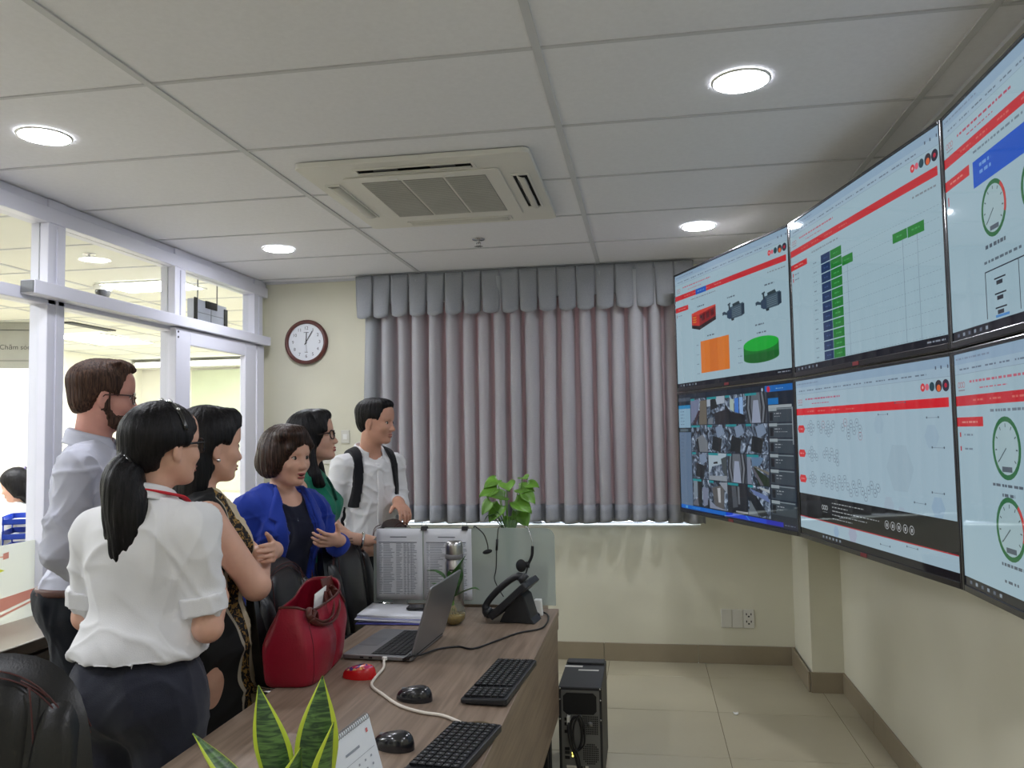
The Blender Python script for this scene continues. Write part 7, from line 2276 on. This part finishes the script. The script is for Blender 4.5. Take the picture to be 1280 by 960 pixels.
for q in (-1, 1):
    lap = ptsk(B, [(q * 0.060, 1.37), (q * 0.098, 1.31), (q * 0.128, 1.235), (q * 0.108, 1.22), (q * 0.122, 1.19), (q * 0.078, 0.98), (q * 0.062, 0.98), (q * 0.076, 1.20)])
    garment(pr_, 'lapel', B.torso(0.034), m_blazer, 0.006, fields=(poly_field(lap, xmin=-0.02),))
garment(pr_, 'blazer_collar', [cone(B.f(-0.06, y0, 1.345), B.f(-0.06, y1, 1.345), 0.02, 0.02, 0.01) for y0, y1 in ((-0.035, 0.035),)] + [cone(B.f(-0.06, q * 0.035, 1.345), B.f(0.03, q * 0.066, 1.335), 0.020, 0.014, 0.01) for q in (-1, 1)], m_blazer, 0.006)
legwear(pr_, B, m_dpants, 0.016, 0.95, 13)
shoes(pr_, B)
nk = smooth_path([B.f(-0.02, 0.058, 1.345), B.f(0.045, 0.052, 1.30), B.f(0.092, 0.022, 1.245), B.f(0.108, 0.0, 1.225), B.f(0.092, -0.022, 1.245), B.f(0.045, -0.052, 1.30), B.f(-0.02, -0.058, 1.345)], 8)
MB().tube(nk, 0.0014, 6).build('necklace', m_chrome, pr_)
MB().ell(B.f(0.112, 0, 1.205), (0.003, 0.006, 0.014), 8, 8).build('pendant', m_chrome, pr_)
hair(pr_, B, [HE(B, (-0.022, 0, 0.022), (0.102, 0.092, 0.098), 0.02), HE(B, (-0.02, -0.070, -0.025), (0.060, 0.026, 0.060), 0.03), HE(B, (-0.02, 0.070, -0.025), (0.060, 0.026, 0.060), 0.03), HE(B, (-0.07, 0, -0.03), (0.050, 0.080, 0.058), 0.03),
              HE(B, (0.045, -0.030, 0.088), (0.055, 0.058, 0.032), 0.02), HC(B, (0.055, -0.02, 0.102), (0.082, -0.062, 0.035), 0.024, 0.010, 0.02), HC(B, (0.055, 0.02, 0.102), (0.078, 0.058, 0.045), 0.020, 0.010, 0.02), HC(B, (0.06, 0.0, 0.10), (0.086, -0.02, 0.062), 0.018, 0.010, 0.02)],
     [HE(B, (0.098, 0.006, -0.045), (0.062, 0.070, 0.092)), HE(B, (0.09, 0.0, -0.08), (0.09, 0.085, 0.05)), HE(B, (0.0, 0, -0.135), (0.14, 0.14, 0.06))], m_brownhair, cap=0.013, groove=0.0014)

# ------------------------------------------------------------------ woman in green
m_green = fabric('green_cloth', (22, 118, 92), var=0.06)
B = Body(1.575, yaw=R_(6), pitch=R_(9), girth=0.98)
Hw = (0.30, -0.155, 1.035)
ar = [(1, (0.06, 0.22, 1.05), (0.25, 0.12, 0.95)), (-1, (0.10, -0.225, 1.075), Hw)]
hd = [B.hand((0.25, 0.12, 0.95), (0.7, -0.5, 0.2), (-0.2, -0.8, 0), 1), B.hand(Hw, (0.96, 0.06, -0.10), (0.05, 0.0, -1), -1, (0.25, 0.35, 0.35), spread=0.25)]
pr_ = person((-1.50, 3.46, 0), R_(8), 'woman in a green top and glasses with long black hair', B, sk_a, ar, hd, lipcol=(160, 70, 74))
garment(pr_, 'top', B.torso(0.014), m_green, 0.006, cuts=(ell(B.f(0.05, 0, 1.385), (0.075, 0.062, 0.060), 0.01),) + tuple(ell(B.sh(q) + A_([0, q * 0.032, -0.015]), (0.056, 0.040, 0.070), 0.01) for q in (-1, 1)), planes=(((0, 0, -1), -0.86 * B.k), ((0, 0, 1), 1.36 * B.k)), wr=0.005, seed=15, vert=0.5)
MB().tube(smooth_path([B.f(0.085, 0.0, 1.30), B.f(0.112, -0.012, 1.26), B.f(0.13, -0.004, 1.20)], 6), 0.006, 8).build('neck_tie', fabric('dark_green_cloth', (14, 70, 58)), pr_)
legwear(pr_, B, m_dpants, 0.016, 0.94, 17)
shoes(pr_, B)
hair(pr_, B, [HE(B, (-0.03, 0, 0.01), (0.096, 0.090, 0.102), 0.02), HE(B, (-0.055, 0, -0.10), (0.055, 0.082, 0.10), 0.03), HC(B, (-0.02, -0.078, -0.04), (-0.005, -0.092, -0.195), 0.030, 0.026, 0.03), HC(B, (-0.02, 0.078, -0.04), (-0.01, 0.088, -0.21), 0.030, 0.026, 0.03),
              HC(B, (-0.05, -0.03, -0.15), (-0.02, -0.06, -0.22), 0.045, 0.025, 0.03), HC(B, (-0.005, -0.09, -0.17), (0.022, -0.075, -0.215), 0.028, 0.012, 0.02), HE(B, (0.05, 0.0, 0.09), (0.045, 0.055, 0.030), 0.02), HC(B, (0.05, -0.04, 0.09), (0.072, -0.066, 0.02), 0.020, 0.009, 0.02), HC(B, (0.05, 0.04, 0.09), (0.072, 0.066, 0.02), 0.020, 0.009, 0.02)],
     [HE(B, (0.096, 0, -0.03), (0.066, 0.075, 0.10)), HE(B, (0.09, 0, -0.12), (0.10, 0.08, 0.08))], m_blackhair, cap=0.013)
glasses(pr_, B, mat('glasses_dark', srgb(40, 26, 26), 0.25), thick=0.0026)
wc = B.f(*Hw); wa = nz_(B.f(*Hw) - B.f(0.10, -0.225, 1.075))
up_ = nz_(np.cross(wa, [0, 1, 0])); sd_ = np.cross(wa, up_)
MB().tube([wc - wa * 0.022 + (up_ * math.cos(a) + sd_ * math.sin(a)) * 0.029 for a in np.linspace(0, 2 * PI, 18, endpoint=False)], 0.006, 8, closed=True).build('wristwatch', m_chrome, pr_)

# ------------------------------------------------------------------ man with the backpack
B = Body(1.650, male=True, yaw=R_(34), pitch=R_(-3), girth=0.90, hs=0.97, shw=0.84, headfwd=0.045)
Hm = (0.205, 0.045, 1.085)
ar = [(1, (0.0, 0.172, 1.055), Hm), (-1, (-0.02, -0.215, 1.03), (0.05, -0.21, 0.82))]
hd = [B.hand(Hm, (0.8, -0.1, -0.40), (0.2, -0.1, -1), 1, (0.45, 0.5, 0.4), spread=0.15), B.hand((0.05, -0.21, 0.82), (0.3, 0.1, -0.9), (0, 0.9, 0), -1)]
pr_ = person((-1.462, 4.18, 0), R_(-42), 'man in a white shirt with black backpack straps', B, sk_b, ar, hd, lipcol=(160, 96, 86))
T = B.torso(0.014) + B.arm(1, *ar[0][1:], o=0.013, to=1.45) + B.arm(-1, *ar[1][1:], o=0.014, to=1.9)
garment(pr_, 'shirt', T, m_wshirt, 0.0062, cuts=(ell(B.f(0.06, 0, 1.385), (0.075, 0.056, 0.085), 0.01),), planes=(((0, 0, -1), -0.86 * B.k), ((0, 0, 1), 1.348 * B.k)), wr=0.005, seed=71, vert=0.9)
collar(pr_, B, m_wshirt, 0.5, r=(0.066, 0.066), z=1.328, h=0.042, flap=0.046, point=0.04)
garment(pr_, 'shirt_placket', B.torso(0.018), m_wshirt, 0.006, fields=(poly_field(ptsk(B, [(-0.016, 0.88), (0.016, 0.88), (0.016, 1.28), (-0.016, 1.28)]), xmin=0.0),))
legwear(pr_, B, m_dpants, 0.018, 0.90, 19)
shoes(pr_, B)
hair(pr_, B, [HE(B, (-0.025, 0, 0.058), (0.093, 0.078, 0.066), 0.02), HE(B, (0.040, 0.0, 0.094), (0.050, 0.060, 0.030), 0.02), HE(B, (-0.055, 0, -0.005), (0.05, 0.066, 0.06), 0.02)],
     [HE(B, (0.095, 0, 0.0), (0.060, 0.10, 0.082)), HE(B, (0.018, -0.08, -0.045), (0.050, 0.04, 0.062)), HE(B, (0.018, 0.08, -0.045), (0.050, 0.04, 0.062)), HE(B, (-0.02, 0, -0.125), (0.14, 0.12, 0.07))], m_blackhair, cap=0.006, groove=0.0015)
bp_ = thing('backpack', 'black backpack worn by the man in the white shirt', 'backpack', (-1.462, 4.18, 0), R_(-42))
m_strap = fabric('black_webbing', (22, 22, 28), bump=0.4)
for q in (-1, 1):
    stp = ptsk(B, [(q * 0.072, 1.40), (q * 0.118, 1.40), (q * 0.128, 1.20), (q * 0.138, 1.06), (q * 0.106, 1.06), (q * 0.088, 1.20)])
    garment(bp_, 'strap', B.torso(0.026), m_strap, 0.006, fields=(poly_field(stp, xmin=-0.09),))
garment(bp_, 'pack', [ell(B.f(-0.19, 0, 1.12), (0.075, 0.14, 0.21), 0.03), cone(B.f(-0.18, -0.08, 0.98), B.f(-0.18, 0.08, 0.98), 0.07, 0.07, 0.05)], m_strap, 0.008)

# ------------------------------------------------------------------ seated office worker behind the glass
B = Body(1.56, yaw=R_(0), pitch=R_(-14))
B.seated = True
office_chair((-4.50, 5.30, 0), R_(200), 'black office chair of the worker behind the blue trays')
ar = [(1, (0.10, 0.22, 1.04), (0.30, 0.12, 1.06)), (-1, (0.10, -0.22, 1.04), (0.30, -0.12, 1.06))]
hd = [B.hand((0.30, 0.12, 1.06), (0.9, -0.2, 0), (0, 0, -1), 1), B.hand((0.30, -0.12, 1.06), (0.9, 0.2, 0), (0, 0, -1), -1)]
pr_ = person((-4.52, 5.28, -0.30), R_(200), 'dark-haired office worker seated behind the blue trays', B, sk_a, ar, hd, vox=0.009)
legwear(pr_, B, m_dpants, 0.014, 0.95, 23)
garment(pr_, 'blouse', B.torso(0.014) + B.arm(1, *ar[0][1:], o=0.016, to=1.6) + B.arm(-1, *ar[1][1:], o=0.016, to=1.6), m_wshirt, 0.009, cuts=(ell(B.f(0.05, 0, 1.385), (0.07, 0.06, 0.06), 0.01),), planes=(((0, 0, -1), -0.9), ((0, 0, 1), 1.34)))
hair(pr_, B, [HE(B, (-0.03, 0, 0.0), (0.095, 0.088, 0.10), 0.02), HE(B, (-0.06, 0, -0.08), (0.05, 0.075, 0.08), 0.03), HE(B, (-0.02, 0.07, -0.04), (0.04, 0.025, 0.06), 0.02), HE(B, (-0.02, -0.07, -0.04), (0.04, 0.025, 0.06), 0.02)],
     [HE(B, (0.098, 0, -0.03), (0.066, 0.085, 0.09))], m_blackhair, h=0.008, cap=0.014)
MB().tube([B.head(-0.09, 0.02 * math.cos(a), 0.085 + 0.03 * math.sin(a)) for a in np.linspace(0, 2 * PI, 12, endpoint=False)], 0.006, 6, closed=True).build('hair_clip', mat('clip_purple', srgb(96, 84, 128), 0.3), pr_)
